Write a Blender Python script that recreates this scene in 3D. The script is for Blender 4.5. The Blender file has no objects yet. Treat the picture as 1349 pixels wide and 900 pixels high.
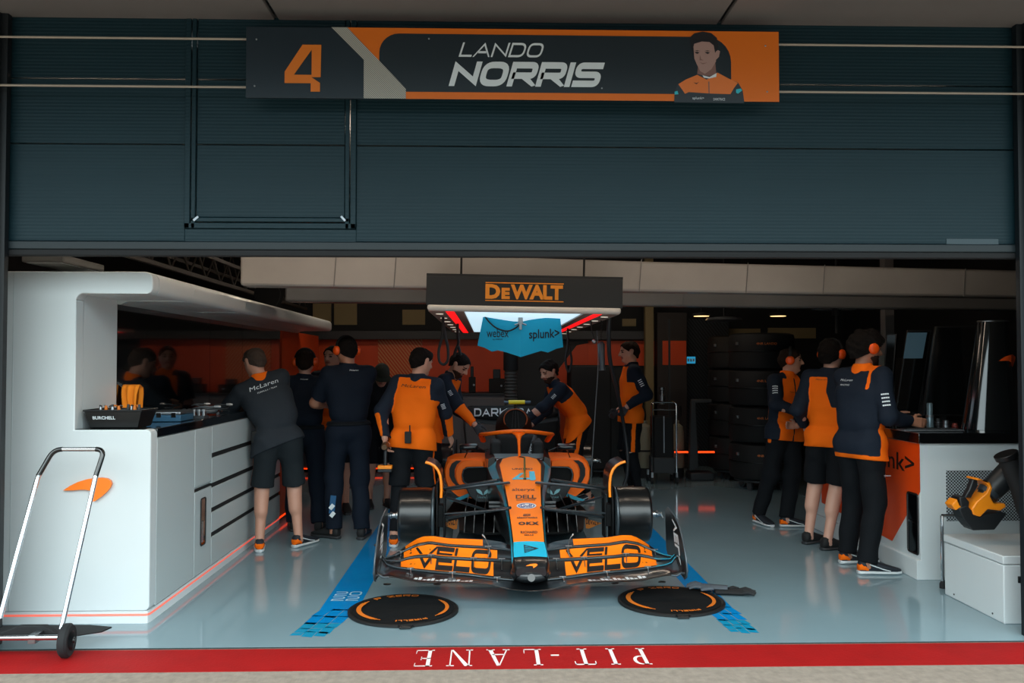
import bpy, bmesh, math, random
import numpy as np
from mathutils import Vector, Matrix
from mathutils.bvhtree import BVHTree
PI = math.pi
random.seed(4)
SC = bpy.context.scene
COL = SC.collection

# ------------------------------------------------------------------ camera
CAM = Vector((0.0, 0.0, 1.55)); FPX = 1120.0
PITCH = math.atan(30/1120); YAW = math.atan(29.5/1120)
FWD = Vector((math.sin(YAW)*math.cos(PITCH), math.cos(YAW)*math.cos(PITCH), math.sin(PITCH)))
RGT = Vector((math.cos(YAW), -math.sin(YAW), 0)); UPV = RGT.cross(FWD)
def ray(px, py):
    return FWD + RGT*((px-674.5)/FPX) + UPV*((450-py)/FPX)
def at(px, py, Y):
    """measured point of the photograph at real depth Y (metres from the camera plane)"""
    d = ray(px, py); return CAM + d*((Y-CAM.y)/d.y)
def flo(px, py, z=0.0):
    d = ray(px, py); return CAM + d*((z-CAM.z)/d.z)
cd = bpy.data.cameras.new('camera'); cam = bpy.data.objects.new('camera', cd); COL.objects.link(cam)
cam.location = CAM; cam.rotation_euler = (PI/2+PITCH, 0, -YAW)
cd.sensor_width = 36; cd.lens = FPX/1349*36; cd.clip_start = .05; cd.clip_end = 500
SC.camera = cam
SC.view_settings.view_transform = 'Standard'; SC.view_settings.look = 'None'
SC.view_settings.gamma = 1; SC.view_settings.use_curve_mapping = False
SC.view_settings.exposure = 0.0

# ------------------------------------------------------------------ materials
def lin(c):
    if isinstance(c, str):
        c = c.lstrip('#'); c = [int(c[i:i+2], 16)/255 for i in (0, 2, 4)]
    return tuple((x/12.92 if x <= .04045 else ((x+.055)/1.055)**2.4) for x in c) + (1,)
MATS = {}
def mat(name, col='808080', rough=.5, metal=0, spec=.5, coat=0, emit=None, es=1, noise=None, bump=None, alpha=None, trans=0):
    """procedural material; noise=(scale, amount) mottles the colour, bump=(scale, strength, stretch) roughens the surface"""
    if name in MATS: return MATS[name]
    m = bpy.data.materials.new(name); m.use_nodes = True; nt = m.node_tree
    b = nt.nodes['Principled BSDF']
    b.inputs['Base Color'].default_value = lin(col); b.inputs['Roughness'].default_value = rough
    b.inputs['Metallic'].default_value = metal; b.inputs['Specular IOR Level'].default_value = spec
    b.inputs['Coat Weight'].default_value = coat; b.inputs['Coat Roughness'].default_value = .08
    if trans: b.inputs['Transmission Weight'].default_value = trans
    if emit: b.inputs['Emission Color'].default_value = lin(emit); b.inputs['Emission Strength'].default_value = es
    if noise or bump:
        tc = nt.nodes.new('ShaderNodeTexCoord')
    if noise:
        n = nt.nodes.new('ShaderNodeTexNoise'); n.inputs['Scale'].default_value = noise[0]; n.inputs['Detail'].default_value = 6
        nt.links.new(tc.outputs['Object'], n.inputs['Vector'])
        r = nt.nodes.new('ShaderNodeMapRange'); r.inputs['From Min'].default_value = .3; r.inputs['From Max'].default_value = .7
        r.inputs['To Min'].default_value = 1-noise[1]; r.inputs['To Max'].default_value = 1+noise[1]
        nt.links.new(n.outputs['Fac'], r.inputs['Value'])
        mx = nt.nodes.new('ShaderNodeVectorMath'); mx.operation = 'SCALE'; mx.inputs[0].default_value = lin(col)[:3]
        nt.links.new(r.outputs[0], mx.inputs['Scale']); nt.links.new(mx.outputs[0], b.inputs['Base Color'])
    if bump:
        n = nt.nodes.new('ShaderNodeTexNoise'); n.inputs['Scale'].default_value = bump[0]; n.inputs['Detail'].default_value = 4
        mp = nt.nodes.new('ShaderNodeMapping'); mp.inputs['Scale'].default_value = bump[2] if len(bump) > 2 else (1, 1, 1)
        nt.links.new(tc.outputs['Object'], mp.inputs['Vector']); nt.links.new(mp.outputs[0], n.inputs['Vector'])
        bp = nt.nodes.new('ShaderNodeBump'); bp.inputs['Strength'].default_value = bump[1]; bp.inputs['Distance'].default_value = .01
        nt.links.new(n.outputs['Fac'], bp.inputs['Height']); nt.links.new(bp.outputs[0], b.inputs['Normal'])
    MATS[name] = m
    return m

# ------------------------------------------------------------------ object helpers
def tag(o, label=None, cat=None, group=None, kind=None):
    if label: o['label'] = label
    if cat: o['category'] = cat
    if group: o['group'] = group
    if kind: o['kind'] = kind
    return o
def empty(name, loc=(0, 0, 0), rz=0, label=None, cat=None, group=None):
    o = bpy.data.objects.new(name, None); COL.objects.link(o); o.location = loc; o.rotation_euler = (0, 0, rz)
    o.empty_display_size = .1
    return tag(o, label, cat, group)
def put(name, me, parent=None):
    o = bpy.data.objects.new(name, me); COL.objects.link(o)
    if parent is not None:
        o.parent = parent
    return o
def copy_tree(o, parent=None):
    c = o.copy(); COL.objects.link(c)
    if parent is not None: c.parent = parent
    for ch in list(o.children): copy_tree(ch, c)
    return c

def frame_z(d):
    """rotation whose z axis is d"""
    return Vector(d).normalized().to_track_quat('Z', 'Y').to_matrix()

class MB:
    """collects shapes into one mesh"""
    def __init__(s): s.v = []; s.f = []; s.m = []; s.M = Matrix.Identity(4)
    def add(s, vs, fs, m=0):
        o = len(s.v); s.v += [tuple(s.M @ Vector(p)) for p in vs]
        s.f += [tuple(i+o for i in f) for f in fs]; s.m += [m]*len(fs)
        return s
    def box(s, x0, x1, y0, y1, z0, z1, m=0):
        vs = [(x, y, z) for z in (z0, z1) for y in (y0, y1) for x in (x0, x1)]
        return s.add(vs, [(0, 2, 3, 1), (4, 5, 7, 6), (0, 1, 5, 4), (2, 6, 7, 3), (0, 4, 6, 2), (1, 3, 7, 5)], m)
    def obox(s, c, sx, sy, sz, R=None, m=0):
        R = R or Matrix.Identity(3); c = Vector(c)
        vs = [tuple(c + R @ Vector((x, y, z))) for z in (-sz/2, sz/2) for y in (-sy/2, sy/2) for x in (-sx/2, sx/2)]
        return s.add(vs, [(0, 2, 3, 1), (4, 5, 7, 6), (0, 1, 5, 4), (2, 6, 7, 3), (0, 4, 6, 2), (1, 3, 7, 5)], m)
    def loft(s, secs, m=0, close=True, caps=True, mats=None):
        """secs: list of equally long point loops; mats: material per segment of the loop"""
        n = len(secs[0]); vs = [p for sec in secs for p in sec]; fs = []; ms = []
        for i in range(len(secs)-1):
            for j in range(n if close else n-1):
                k = (j+1) % n
                fs.append((i*n+j, i*n+k, (i+1)*n+k, (i+1)*n+j)); ms.append(mats[j] if mats else m)
        if caps:
            fs.append(tuple(reversed(range(n)))); ms.append(m); b = (len(secs)-1)*n
            fs.append(tuple(b+j for j in range(n))); ms.append(m)
        o = len(s.v); s.v += [tuple(s.M @ Vector(p)) for p in vs]
        s.f += [tuple(i+o for i in f) for f in fs]; s.m += ms
        return s
    def tube(s, path, r, n=10, m=0, closed=False, flat=None):
        """round bar along a path; r a number or one per point; flat=(axis, factor) squashes it"""
        P = [Vector(p) for p in path]; K = len(P); secs = []
        up = None
        for i, p in enumerate(P):
            if closed: d = P[(i+1) % K]-P[i-1]
            else: d = P[min(i+1, K-1)]-P[max(i-1, 0)]
            d.normalize()
            if up is None:
                up = Vector((0, 0, 1)) if abs(d.z) < .9 else Vector((0, 1, 0))
            a = (up - d*up.dot(d))
            if a.length < 1e-5: a = d.orthogonal()
            a.normalize(); up = a; b = d.cross(a)
            rr = r[i] if isinstance(r, (list, tuple)) else r
            ring = []
            for j in range(n):
                t = 2*PI*j/n; off = a*(math.cos(t)*rr)+b*(math.sin(t)*rr)
                if flat:
                    ax = Vector(flat[0]).normalized(); off = off - ax*off.dot(ax)*(1-flat[1])
                ring.append(p+off)
            secs.append(ring)
        if closed: secs.append(secs[0]); return s.loft(secs, m, True, False)
        return s.loft(secs, m)
    def lathe(s, prof, c=(0, 0, 0), axis=(0, 0, 1), n=32, m=0, caps=True, ang=None):
        """prof: (radius, height) pairs turned round axis through c"""
        R = frame_z(axis); c = Vector(c); secs = []
        for r, h in prof:
            secs.append([c + R @ Vector((r*math.cos(2*PI*j/n), r*math.sin(2*PI*j/n), h)) for j in range(n)])
        return s.loft(secs, m, True, caps)
    def prism(s, pts, z0, z1, fn=None, m=0):
        """polygon (u,v) extruded along w; fn maps (u,v,w) to a point"""
        fn = fn or (lambda u, v, w: (u, v, w)); n = len(pts)
        vs = [fn(u, v, z0) for u, v in pts]+[fn(u, v, z1) for u, v in pts]
        fs = [tuple(reversed(range(n))), tuple(range(n, 2*n))]+[(i, (i+1) % n, n+(i+1) % n, n+i) for i in range(n)]
        return s.add(vs, fs, m)
    def ball(s, c, r, n=12, m=0, sc=(1, 1, 1)):
        c = Vector(c); secs = []
        for i in range(1, n):
            t = PI*i/n
            secs.append([(c.x+r*sc[0]*math.sin(t)*math.cos(2*PI*j/(2*n)), c.y+r*sc[1]*math.sin(t)*math.sin(2*PI*j/(2*n)), c.z-r*sc[2]*math.cos(t)) for j in range(2*n)])
        return s.loft(secs, m)
    def build(s, name, mats, parent=None, smooth=35, bevel=0, seg=2, sub=0, fixn=True):
        me = bpy.data.meshes.new(name)
        me.from_pydata(s.v, [], s.f); me.validate()
        if not isinstance(mats, (list, tuple)): mats = [mats]
        for m in mats: me.materials.append(m)
        if len(me.polygons) == len(s.m): me.polygons.foreach_set('material_index', s.m)
        if fixn:
            bm = bmesh.new(); bm.from_mesh(me); bmesh.ops.recalc_face_normals(bm, faces=bm.faces); bm.to_mesh(me); bm.free()
        if smooth:
            me.polygons.foreach_set('use_smooth', [True]*len(me.polygons)); me.set_sharp_from_angle(angle=math.radians(smooth))
        o = put(name, me, parent)
        if bevel:
            b = o.modifiers.new('bevel', 'BEVEL'); b.width = bevel; b.segments = seg; b.limit_method = 'ANGLE'; b.angle_limit = math.radians(40)
            b.harden_normals = False
        if sub:
            q = o.modifiers.new('sub', 'SUBSURF'); q.levels = sub; q.render_levels = sub
        return o

def struct(name, mb, mats, **k):
    o = mb.build(name, mats, **k); o['kind'] = 'structure'; return o

def arc(cx, cy, r, a0, a1, n=8):
    return [(cx+r*math.cos(math.radians(a0+(a1-a0)*i/n)), cy+r*math.sin(math.radians(a0+(a1-a0)*i/n))) for i in range(n+1)]
def rrect(x0, x1, y0, y1, r, n=5):
    return arc(x1-r, y0+r, r, -90, 0, n)+arc(x1-r, y1-r, r, 0, 90, n)+arc(x0+r, y1-r, r, 90, 180, n)+arc(x0+r, y0+r, r, 180, 270, n)
def bez(pts, n=10):
    """chain of quadratic curves through p0,c0,p1,c1,p2,..."""
    out = []
    for i in range(0, len(pts)-2, 2):
        a, b, c = pts[i:i+3]
        for k in range(n):
            t = k/n; out.append(tuple((1-t)**2*a[q]+2*t*(1-t)*b[q]+t*t*c[q] for q in range(len(a))))
    out.append(tuple(pts[-1])); return out
def spline(P, n=6):
    """smooth Catmull-Rom path through the points"""
    P = [np.array(p, float) for p in P]; Q = [2*P[0]-P[1]]+P+[2*P[-1]-P[-2]]; out = []
    for i in range(1, len(Q)-2):
        a, b, c, d = Q[i-1:i+3]
        for k in range(n):
            t = k/n; out.append(tuple(.5*((2*b)+(c-a)*t+(2*a-5*b+4*c-d)*t*t+(3*b-a-3*c+d)*t**3)))
    out.append(tuple(P[-1])); return out
def interp(tab, x):
    """piecewise linear lookup in rows (x, a, b, ...)"""
    xs = [r[0] for r in tab]
    return [float(np.interp(x, xs, [r[k] for r in tab])) for k in range(1, len(tab[0]))]

# ------------------------------------------------------------------ stroke lettering
GL = {
 'L': (.8, [[(0,1),(0,0),(1,0)]]), 'A': (1, [[(0,0),(.5,1),(1,0)], [(.2,.3),(.8,.3)]]),
 'N': (1, [[(0,0),(0,1),(1,0),(1,1)]]), 'M': (1.2, [[(0,0),(0,1),(.5,.2),(1,1),(1,0)]]),
 'D': (1, ['c', (0,0),(0,1),(1,1,.45),(1,0,.45)]), 'O': (1, ['c', (0,0,.4),(0,1,.4),(1,1,.4),(1,0,.4)]),
 '0': (.9, ['c', (0,0,.35),(0,1,.35),(1,1,.35),(1,0,.35)]),
 'R': (1, [[(0,0),(0,1),(1,1,.22),(1,.42,.22),(0,.42)], [(.50,.44),(.9,0)]]),
 'P': (1, [[(0,0),(0,1),(1,1,.22),(1,.42,.22),(0,.42)]]), 'I': (0, [[(0,0),(0,1)]]),
 'S': (1, [[(1,1),(0,1,.22),(0,.5,.22),(1,.5,.22),(1,0,.22),(0,0)]]),
 'E': (.85, [[(1,1),(0,1),(0,0),(1,0)], [(0,.5),(.9,.5)]]), 'F': (.85, [[(1,1),(0,1),(0,0)], [(0,.5),(.9,.5)]]),
 'V': (1, [[(0,1),(.5,0),(1,1)]]), 'K': (1, [[(0,0),(0,1)], [(1,1),(0,.42)], [(.35,.6),(1,0)]]),
 'T': (1, [[(0,1),(1,1)], [(.5,1),(.5,0)]]), 'C': (.95, [[(1,1),(0,1,.4),(0,0,.4),(1,0)]]),
 'W': (1.4, [[(0,1),(.27,0),(.5,.9),(.73,0),(1,1)]]), 'Z': (1, [[(0,1),(1,1),(0,0),(1,0)]]),
 'X': (1, [[(0,1),(1,0)], [(0,0),(1,1)]]), 'H': (1, [[(0,0),(0,1)], [(1,0),(1,1)], [(0,.5),(1,.5)]]),
 'U': (1, [[(0,1),(0,0,.35),(1,0,.35),(1,1)]]), 'B': (1, [[(0,0),(0,1),(.9,1,.2),(.9,.52,.1),(0,.52)], [(0,.52),(1,.52,.2),(1,0,.2),(0,0)]]),
 '2': (.9, [[(0,1),(1,1,.25),(1,.52,.2),(0,.4,.2),(0,0),(1,0)]]), '-': (.6, [[(0,.5),(1,.5)]]), ' ': (.6, []),
 'G': (1, [[(1,1),(0,1,.4),(0,0,.4),(1,0,.2),(1,.45),(.5,.45)]]), 'Y': (1, [[(0,1),(.5,.45),(1,1)], [(.5,.45),(.5,0)]]),
}
def fillet(pts, asp, closed):
    out = []; n = len(pts)
    for i, p in enumerate(pts):
        r = p[2] if len(p) > 2 else 0
        q = np.array(p[:2], float)*[asp, 1]
        if r == 0 or (not closed and i in (0, n-1)): out.append(tuple(q)); continue
        a = np.array(pts[i-1][:2], float)*[asp, 1]; b = np.array(pts[(i+1) % n][:2], float)*[asp, 1]
        la = min(r, np.linalg.norm(a-q)*.5); lb = min(r, np.linalg.norm(b-q)*.5)
        s0 = q+(a-q)/np.linalg.norm(a-q)*la; s1 = q+(b-q)/np.linalg.norm(b-q)*lb
        for k in range(7):
            t = k/6; out.append(tuple((1-t)**2*s0+2*t*(1-t)*q+t*t*s1))
    return out
def ribbon(pts, th, closed):
    P = [np.array(p) for p in pts]; Q = [P[0]]
    for p in P[1:]:
        if np.linalg.norm(p-Q[-1]) > 1e-6: Q.append(p)
    P = Q; n = len(P); L = []; R = []
    for i in range(n):
        a = P[i-1] if (i > 0 or closed) else None; b = P[(i+1) % n] if (i < n-1 or closed) else None
        d0 = (P[i]-a)/np.linalg.norm(P[i]-a) if a is not None else None
        d1 = (b-P[i])/np.linalg.norm(b-P[i]) if b is not None else None
        if d0 is None: d0 = d1
        if d1 is None: d1 = d0
        n0 = np.array([-d0[1], d0[0]]); n1 = np.array([-d1[1], d1[0]]); m = n0+n1; l = np.linalg.norm(m)
        m = n0 if l < .3 else m/l; k = min(1/max(.35, m@n1), 2.2)
        L.append(P[i]+m*th/2*k); R.append(P[i]-m*th/2*k)
    return L, R
def strokes(text, w, h, th, gap=.35, shear=0.0, wide=.8):
    """2-D quads of a line of capitals filling w x h (origin lower left), stroke thickness th (in units of h)"""
    x = 0; quads = []; si = 0
    for ch in text:
        gw, pl = GL[ch]; asp = gw*wide
        if pl and pl[0] == 'c': pl = [('c', pl[1:])]
        for p in pl:
            cl = isinstance(p, tuple); pts = fillet(p[1] if cl else p, asp, cl)
            H = 1-th
            pts = [(q[0]+x+th/2, q[1]*H+th/2) for q in pts]
            if not cl:
                for e0, e1 in ((0, 1), (-1, -2)):
                    d = (pts[e0][0]-pts[e1][0], pts[e0][1]-pts[e1][1]); l = math.hypot(*d)
                    oy = (p if not cl else p[1])[e0][1]
                    if oy in (0, 1) and abs(d[0]) > 1e-6 and abs(d[1]) > 1e-6: pts[e0] = (pts[e0][0]+d[0]/l*th*1.1, pts[e0][1]+d[1]/l*th*1.1)
                    elif oy in (0, 1) and abs(d[0]) <= 1e-6: pts[e0] = (pts[e0][0], pts[e0][1]+(th/2 if d[1] > 0 else -th/2))
                    elif abs(d[1]) <= 1e-6: pts[e0] = (pts[e0][0]+(th/2 if d[0] > 0 else -th/2)*(1 if oy in (0, 1, .5) else 0), pts[e0][1])
            L, R = ribbon(pts, th, cl); n = len(L); si += 1
            for i in range(n if cl else n-1):
                j = (i+1) % n; quads.append([L[i], R[i], R[j], L[j], si])
        x += asp+th+gap*.6
    x -= gap*.6
    out = []
    for q in quads:
        for c_ in q[:4]: c_[1] = min(1.0, max(0.0, c_[1]))
        out.append([((a[0]+shear*a[1])*w/(x+shear), a[1]*h) for a in q[:4]]+[q[4]])
    return out
def lettering(mb, text, w, h, th, fn, gap=.35, shear=0.0, wide=.8, m=0, split=0):
    """strokes mapped through fn(u, v) -> point; split subdivides each quad across its longer run for curved surfaces"""
    for q in strokes(text, w, h, th, gap, shear, wide):
        k = split or 1
        for i in range(k):
            a = [q[0][t]+(q[3][t]-q[0][t])*i/k for t in (0, 1)]; b = [q[1][t]+(q[2][t]-q[1][t])*i/k for t in (0, 1)]
            c = [q[1][t]+(q[2][t]-q[1][t])*(i+1)/k for t in (0, 1)]; d = [q[0][t]+(q[3][t]-q[0][t])*(i+1)/k for t in (0, 1)]
            P = [Vector(fn(*t)) for t in (a, b, c, d)]; o = Vector(fn(*a)); e = 1e-3
            nn = (Vector(fn(a[0]+e, a[1]))-o).cross(Vector(fn(a[0], a[1]+e))-o)
            if nn.length > 0: P = [p+nn.normalized()*(.00012*(q[4] % 6)) for p in P]
            if (P[1]-P[0]).cross(P[2]-P[0]).dot(nn) < 0: P.reverse()
            mb.add(P, [(0, 1, 2, 3)], m)
    return mb

# ------------------------------------------------------------------ type from the built-in font
_tc = {}
def glyph_mesh(text, bold=0.0, shear=0.0, space=1.0):
    key = (text, bold, shear, space)
    if key in _tc: return _tc[key]
    cu = bpy.data.curves.new('t', 'FONT'); cu.body = text; cu.offset = bold; cu.shear = shear; cu.space_character = space; cu.resolution_u = 3
    o = bpy.data.objects.new('t', cu)
    me = o.to_mesh()
    V = [tuple(v.co) for v in me.vertices]; F = [tuple(p.vertices) for p in me.polygons]
    x0 = min(v[0] for v in V); x1 = max(v[0] for v in V); y0 = min(v[1] for v in V); y1 = max(v[1] for v in V)
    V = [((v[0]-x0)/(x1-x0), (v[1]-y0)/(y1-y0)) for v in V]
    o.to_mesh_clear(); bpy.data.objects.remove(o)
    _tc[key] = (V, F); return _tc[key]
def typeset(mb, text, w, h, fn, m=0, **k):
    V, F = glyph_mesh(text, **k)
    return mb.add([fn(u*w, v*h) for u, v in V], F, m)

def swoosh(mb, w, h, fn, m=0, th=0):
    """the curved speedmark: long thin tail to the left, blunt hooked head to the right"""
    top = bez([(0, .48), (.30, .86), (.62, .98), (.72, 1.0), (.88, 1.03), (.96, .96), (1.04, .80), (.94, .55)], 8) if False else \
        [(0, .47), (.14, .66), (.30, .82), (.46, .92), (.62, .98), (.78, 1.0), (.90, .97), (.97, .88), (1.0, .74), (.97, .58), (.90, .40), (.79, .20), (.66, .02), (.62, 0)]
    bot = [(.62, 0), (.63, .18), (.61, .36), (.56, .46), (.47, .50), (.34, .50), (.20, .47), (0, .47)]
    pts = [(p[0]*w, p[1]*h) for p in top+bot[1:-1]]
    if th: return mb.prism(pts, 0, th, lambda u, v, z: fn(u, v, z), m)
    return mb.add([fn(u, v) for u, v in pts], [tuple(range(len(pts)))], m)
# ================================================================== palette
M_door = mat('door_paint', '122c34', .48, spec=.25, bump=(60, .12, (.02, 1, 1)), noise=(1.2, .06))
M_frame = mat('frame_paint', '0c1216', .5)
M_soffit = mat('soffit_panel', '6c6866', .7, noise=(2, .05))
M_epoxy = mat('epoxy_floor', '7e969f', .09, spec=.6, noise=(1.2, .05), bump=(1.5, .02))
M_conc = mat('concrete', '8a8076', .9, spec=.2, noise=(22, .14), bump=(30, .9, (1, .25, 1)))
M_concl = mat('concrete_lip', '262829', .9, noise=(15, .25), bump=(60, .4))
M_red = mat('red_road_paint', '960f10', .7, spec=.2, noise=(5, .10), bump=(60, .25))
M_whitepaint = mat('white_road_paint', 'e8dedc', .6, noise=(20, .05))
M_white = mat('white_laminate', 'cfd6d8', .28, spec=.5, noise=(1.5, .02))
M_white2 = mat('grey_white_laminate', 'b8c2c4', .3)
M_dark = mat('dark_interior', '17191b', .7)
M_ceil = mat('dark_ceiling', '4a423a', .8, noise=(3, .15))
M_black = mat('black_satin', '0d0f11', .35)
M_blackm = mat('black_matt', '101214', .75)
M_gloss = mat('black_gloss', '06080a', .06, coat=.5)
M_grey = mat('mid_grey', '55595c', .5)
M_dgrey = mat('dark_grey', '303336', .5)
M_orange = mat('papaya', 'ff7a00', .35, coat=.3)
M_orangew = mat('papaya_wall', 'e04c14', .45, noise=(1.2, .12))
M_blue = mat('floor_blue', '0884c8', .15, noise=(3, .05))
M_teal = mat('teal_trim', '16a3bd', .3, coat=.3)
M_chrome = mat('chrome', 'd8dade', .12, metal=1)
M_steel = mat('brushed_steel', '9a9ea2', .35, metal=1)
M_rubber = mat('rubber', '15171a', .8)
M_txtw = mat('white_print', 'd4dce0', .5)
M_txto = mat('orange_print', 'd8731a', .5)
M_txtb = mat('black_print', '0b0d0f', .5)
M_led = mat('red_orange_led', 'e08070', .5, emit='ff5540', es=.55)
M_ledor = mat('orange_led', 'ff5a20', .5, emit='ff3c08', es=1.4)
M_wrap = mat('pale_wrapped_beam', 'a8a29c', .22, noise=(1.1, .14), bump=(1.6, .9))
M_wrap2 = mat('grey_wrapped_beam', '7d7b79', .25, noise=(1.4, .16), bump=(1.8, .9))
M_tan = mat('tan_panel', '8a7a55', .7)

# fine horizontal ribbing of the door skin
nt = M_door.node_tree; bs = nt.nodes['Principled BSDF']; old = bs.inputs['Normal'].links[0].from_node; tc = nt.nodes.new('ShaderNodeTexCoord'); wv = nt.nodes.new('ShaderNodeTexWave'); wv.bands_direction = 'Z'; wv.inputs['Scale'].default_value = 16
b2 = nt.nodes.new('ShaderNodeBump'); b2.inputs['Strength'].default_value = .2; b2.inputs['Distance'].default_value = .004
nt.links.new(tc.outputs['Object'], wv.inputs['Vector']); nt.links.new(wv.outputs['Fac'], b2.inputs['Height']); nt.links.new(old.outputs[0], b2.inputs['Normal']); nt.links.new(b2.outputs[0], bs.inputs['Normal'])
# ================================================================== outside: ground, soffit, door
YD = 4.86      # plane of the roller door
YT = 4.74      # edge of the epoxy floor
struct('floor_concrete_apron', MB().box(-12, 12, -6, YT-.012, -.2, -.004), M_conc)
struct('floor_garage', MB().box(-5.0, 5.8, YT, 13.4, -.2, 0), M_epoxy)
struct('trim_threshold', MB().box(-12, 12, YT-.016, YT, -.2, -.0015), M_concl)
# red line with the lettering that reads from inside the garage
y_a = flo(645, 852).y; y_b = flo(645, 881).y
struct('floor_red_line', MB().box(-12, 12, y_b, y_a, -.05, -.002), M_red)
PL = {  # serif capitals as closed outlines on a unit-high grid: list of boxes / slanted bars (x0,x1 bottom, x0,x1 top, y0, y1)
 'P': (.62, [(.10,.24,.10,.24,0,1),(0,.34,0,.34,0,.05),(0,.3,0,.3,.95,1)], [(.36,.74,.26)]),
 'I': (.34, [(.10,.24,.10,.24,0,1),(0,.34,0,.34,0,.05),(0,.34,0,.34,.95,1)], []),
 'T': (.78, [(.32,.46,.32,.46,0,1),(.2,.58,.2,.58,0,.05),(0,.78,0,.78,.94,1),(0,.03,0,.05,.78,1),(.75,.78,.73,.78,.78,1)], []),
 '-': (.30, [(0,.30,0,.30,.36,.44)], []),
 'L': (.66, [(.10,.24,.10,.24,0,1),(0,.66,0,.66,0,.05),(0,.34,0,.34,.95,1),(.62,.66,.64,.66,0,.28)], []),
 'A': (.86, [(.08,.13,.38,.43,0,1),(.66,.82,.38,.50,0,1),(0,.26,0,.26,0,.05),(.56,.88,.56,.88,0,.05),(.2,.66,.2,.66,.30,.36)], []),
 'N': (.92, [(.10,.15,.10,.15,0,1),(.74,.82,.10,.28,0,1),(.78,.83,.78,.83,0,1),(0,.26,0,.26,0,.05),(0,.2,0,.2,.95,1),(.66,.94,.66,.94,.95,1)], []),
 'E': (.68, [(.10,.24,.10,.24,0,1),(0,.68,0,.68,0,.05),(0,.66,0,.66,.95,1),(.1,.46,.1,.46,.50,.55),(.64,.68,.66,.68,0,.24),(.62,.65,.64,.66,.8,1),(.43,.46,.43,.46,.42,.63)], []),
}
mb = MB(); hh = .74*(y_a-y_b); x = 0; items = []
for ch in 'PIT-LANE':
    w, bars, bowls = PL[ch]; items.append((x, ch)); x += w*1.0+(.52 if ch not in '-' else .34)
tot = x-.52
XR = flo(857, 870).x; XL = flo(546, 870).x; kx = (XR-XL)/tot
yc = (y_a+y_b)/2
def plf(u, v): return (XR-u*kx, yc+hh/2-v*hh, 0.0)
for x0, ch in items:
    w, bars, bowls = PL[ch]
    for a0, a1, b0, b1, v0, v1 in bars:
        def sx(v, lo, hi): return lo+(hi-lo)*v
        sl0 = lambda v: a0+(b0-a0)*v; sl1 = lambda v: a1+(b1-a1)*v
        q = [(sl0(v0), v0), (sl1(v0), v0), (sl1(v1), v1), (sl0(v1), v1)] if (ch in 'AN' and (b0-a0)) else [(a0, v0), (a1, v0), (b1, v1), (b0, v1)]
        mb.add([plf(x0+u, v) for u, v in q], [(0, 1, 2, 3)])
    for cx, cy, r in bowls:
        oo = [(x0+cx-.02+r*1.05*math.cos(t), cy+r*math.sin(t)) for t in np.linspace(-PI/2, PI/2, 12)]
        ii = [(x0+cx-.06+r*.72*math.cos(t), cy+r*.80*math.sin(t)) for t in np.linspace(-PI/2, PI/2, 12)]
        oo = [(x0+.2, cy-r)]+oo+[(x0+.2, cy+r)]; ii = [(x0+.2, cy-r*.8)]+ii+[(x0+.2, cy+r*.8)]
        for i in range(len(oo)-1): mb.add([plf(*oo[i]), plf(*oo[i+1]), plf(*ii[i+1]), plf(*ii[i])], [(0, 1, 2, 3)])
for i, v in enumerate(mb.v): mb.v[i] = (v[0], v[1], -.001)
struct('floor_lettering', mb, M_whitepaint, fixn=False)

# soffit panels overhead outside
zS = at(645, 28, YD-.02).z
mb = MB()
xs = [-9, -6.2, -3.75, -1.22, 1.33, 3.85, 6.4, 9]
for a, b in zip(xs, xs[1:]): mb.box(a+.012, b-.012, 2.6, YD-.004, zS, zS+.05)
struct('ceiling_soffit', mb, M_soffit, bevel=.004)
struct('ceiling_soffit_joint', MB().box(-9, 9, 2.6, YD+.3, zS+.02, zS+.4), M_frame)

# roller door: sectional panel with a wicket door in it
zD = at(645, 336, YD).z
XA = at(3, 480, YD).x; XB = at(1345, 480, YD).x
root = empty('garage_door', (0, YD, zD), label='dark teal sectional garage door lowered halfway across the top of the bay', cat='garage door')
def R(o, r=root):
    return o
zj = [zD+.07, at(645, 193, YD).z, at(645, 108, YD).z, zS+.016]
xw0 = at(249, 200, YD).x; xw1 = at(465, 200, YD).x; zw = at(350, 297, YD).z
def door_panel(x0, x1, z0, z1):
    m = MB(); m.M = Matrix.Translation((0, -YD, -zD))
    m.box(x0, x1, YD, YD+.045, z0+.003, z1-.003)
    return m.build('panel', M_door, root, bevel=.003)
for a, b in zip(zj, zj[1:]):
    if b <= zw+.01: door_panel(XA-.1, XB+.1, a, b); continue
    door_panel(XA-.1, xw0-.02, max(a, zD+.07), b); door_panel(xw1+.02, XB+.1, a, b)
m = MB(); m.M = Matrix.Translation((0, -YD, -zD)); m.box(xw0-.02, xw1+.02, YD, YD+.045, zD+.07, zw-.02); m.build('panel', M_door, root, bevel=.003)
# wicket door
wd = MB(); wd.M = Matrix.Translation((0, -YD, -zD))
wd.box(xw0+.045, xw1-.045, YD-.004, YD+.03, zw+.045, zj[1]-.003); wd.box(xw0+.045, xw1-.045, YD-.004, YD+.03, zj[1]+.003, zj[2]-.003)
wd.box(xw0+.045, xw1-.045, YD-.004, YD+.03, zj[2]+.003, zS+.015)
w_o = wd.build('wicket_door', M_door, root, bevel=.004)
fr = MB(); fr.M = Matrix.Translation((0, -YD, -zD))
for a, b in ((xw0-.02, xw0+.012), (xw0+.018, xw0+.042), (xw1-.042, xw1-.018), (xw1-.012, xw1+.02)):
    fr.box(a, b, YD-.016, YD+.03, zw-.02, zS)
fr.box(xw0-.02, xw1+.02, YD-.016, YD+.03, zw-.02, zw+.012); fr.box(xw0+.018, xw1-.018, YD-.016, YD+.03, zw+.018, zw+.042)
fr.build('wicket_frame', M_door, w_o, bevel=.004)
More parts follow.
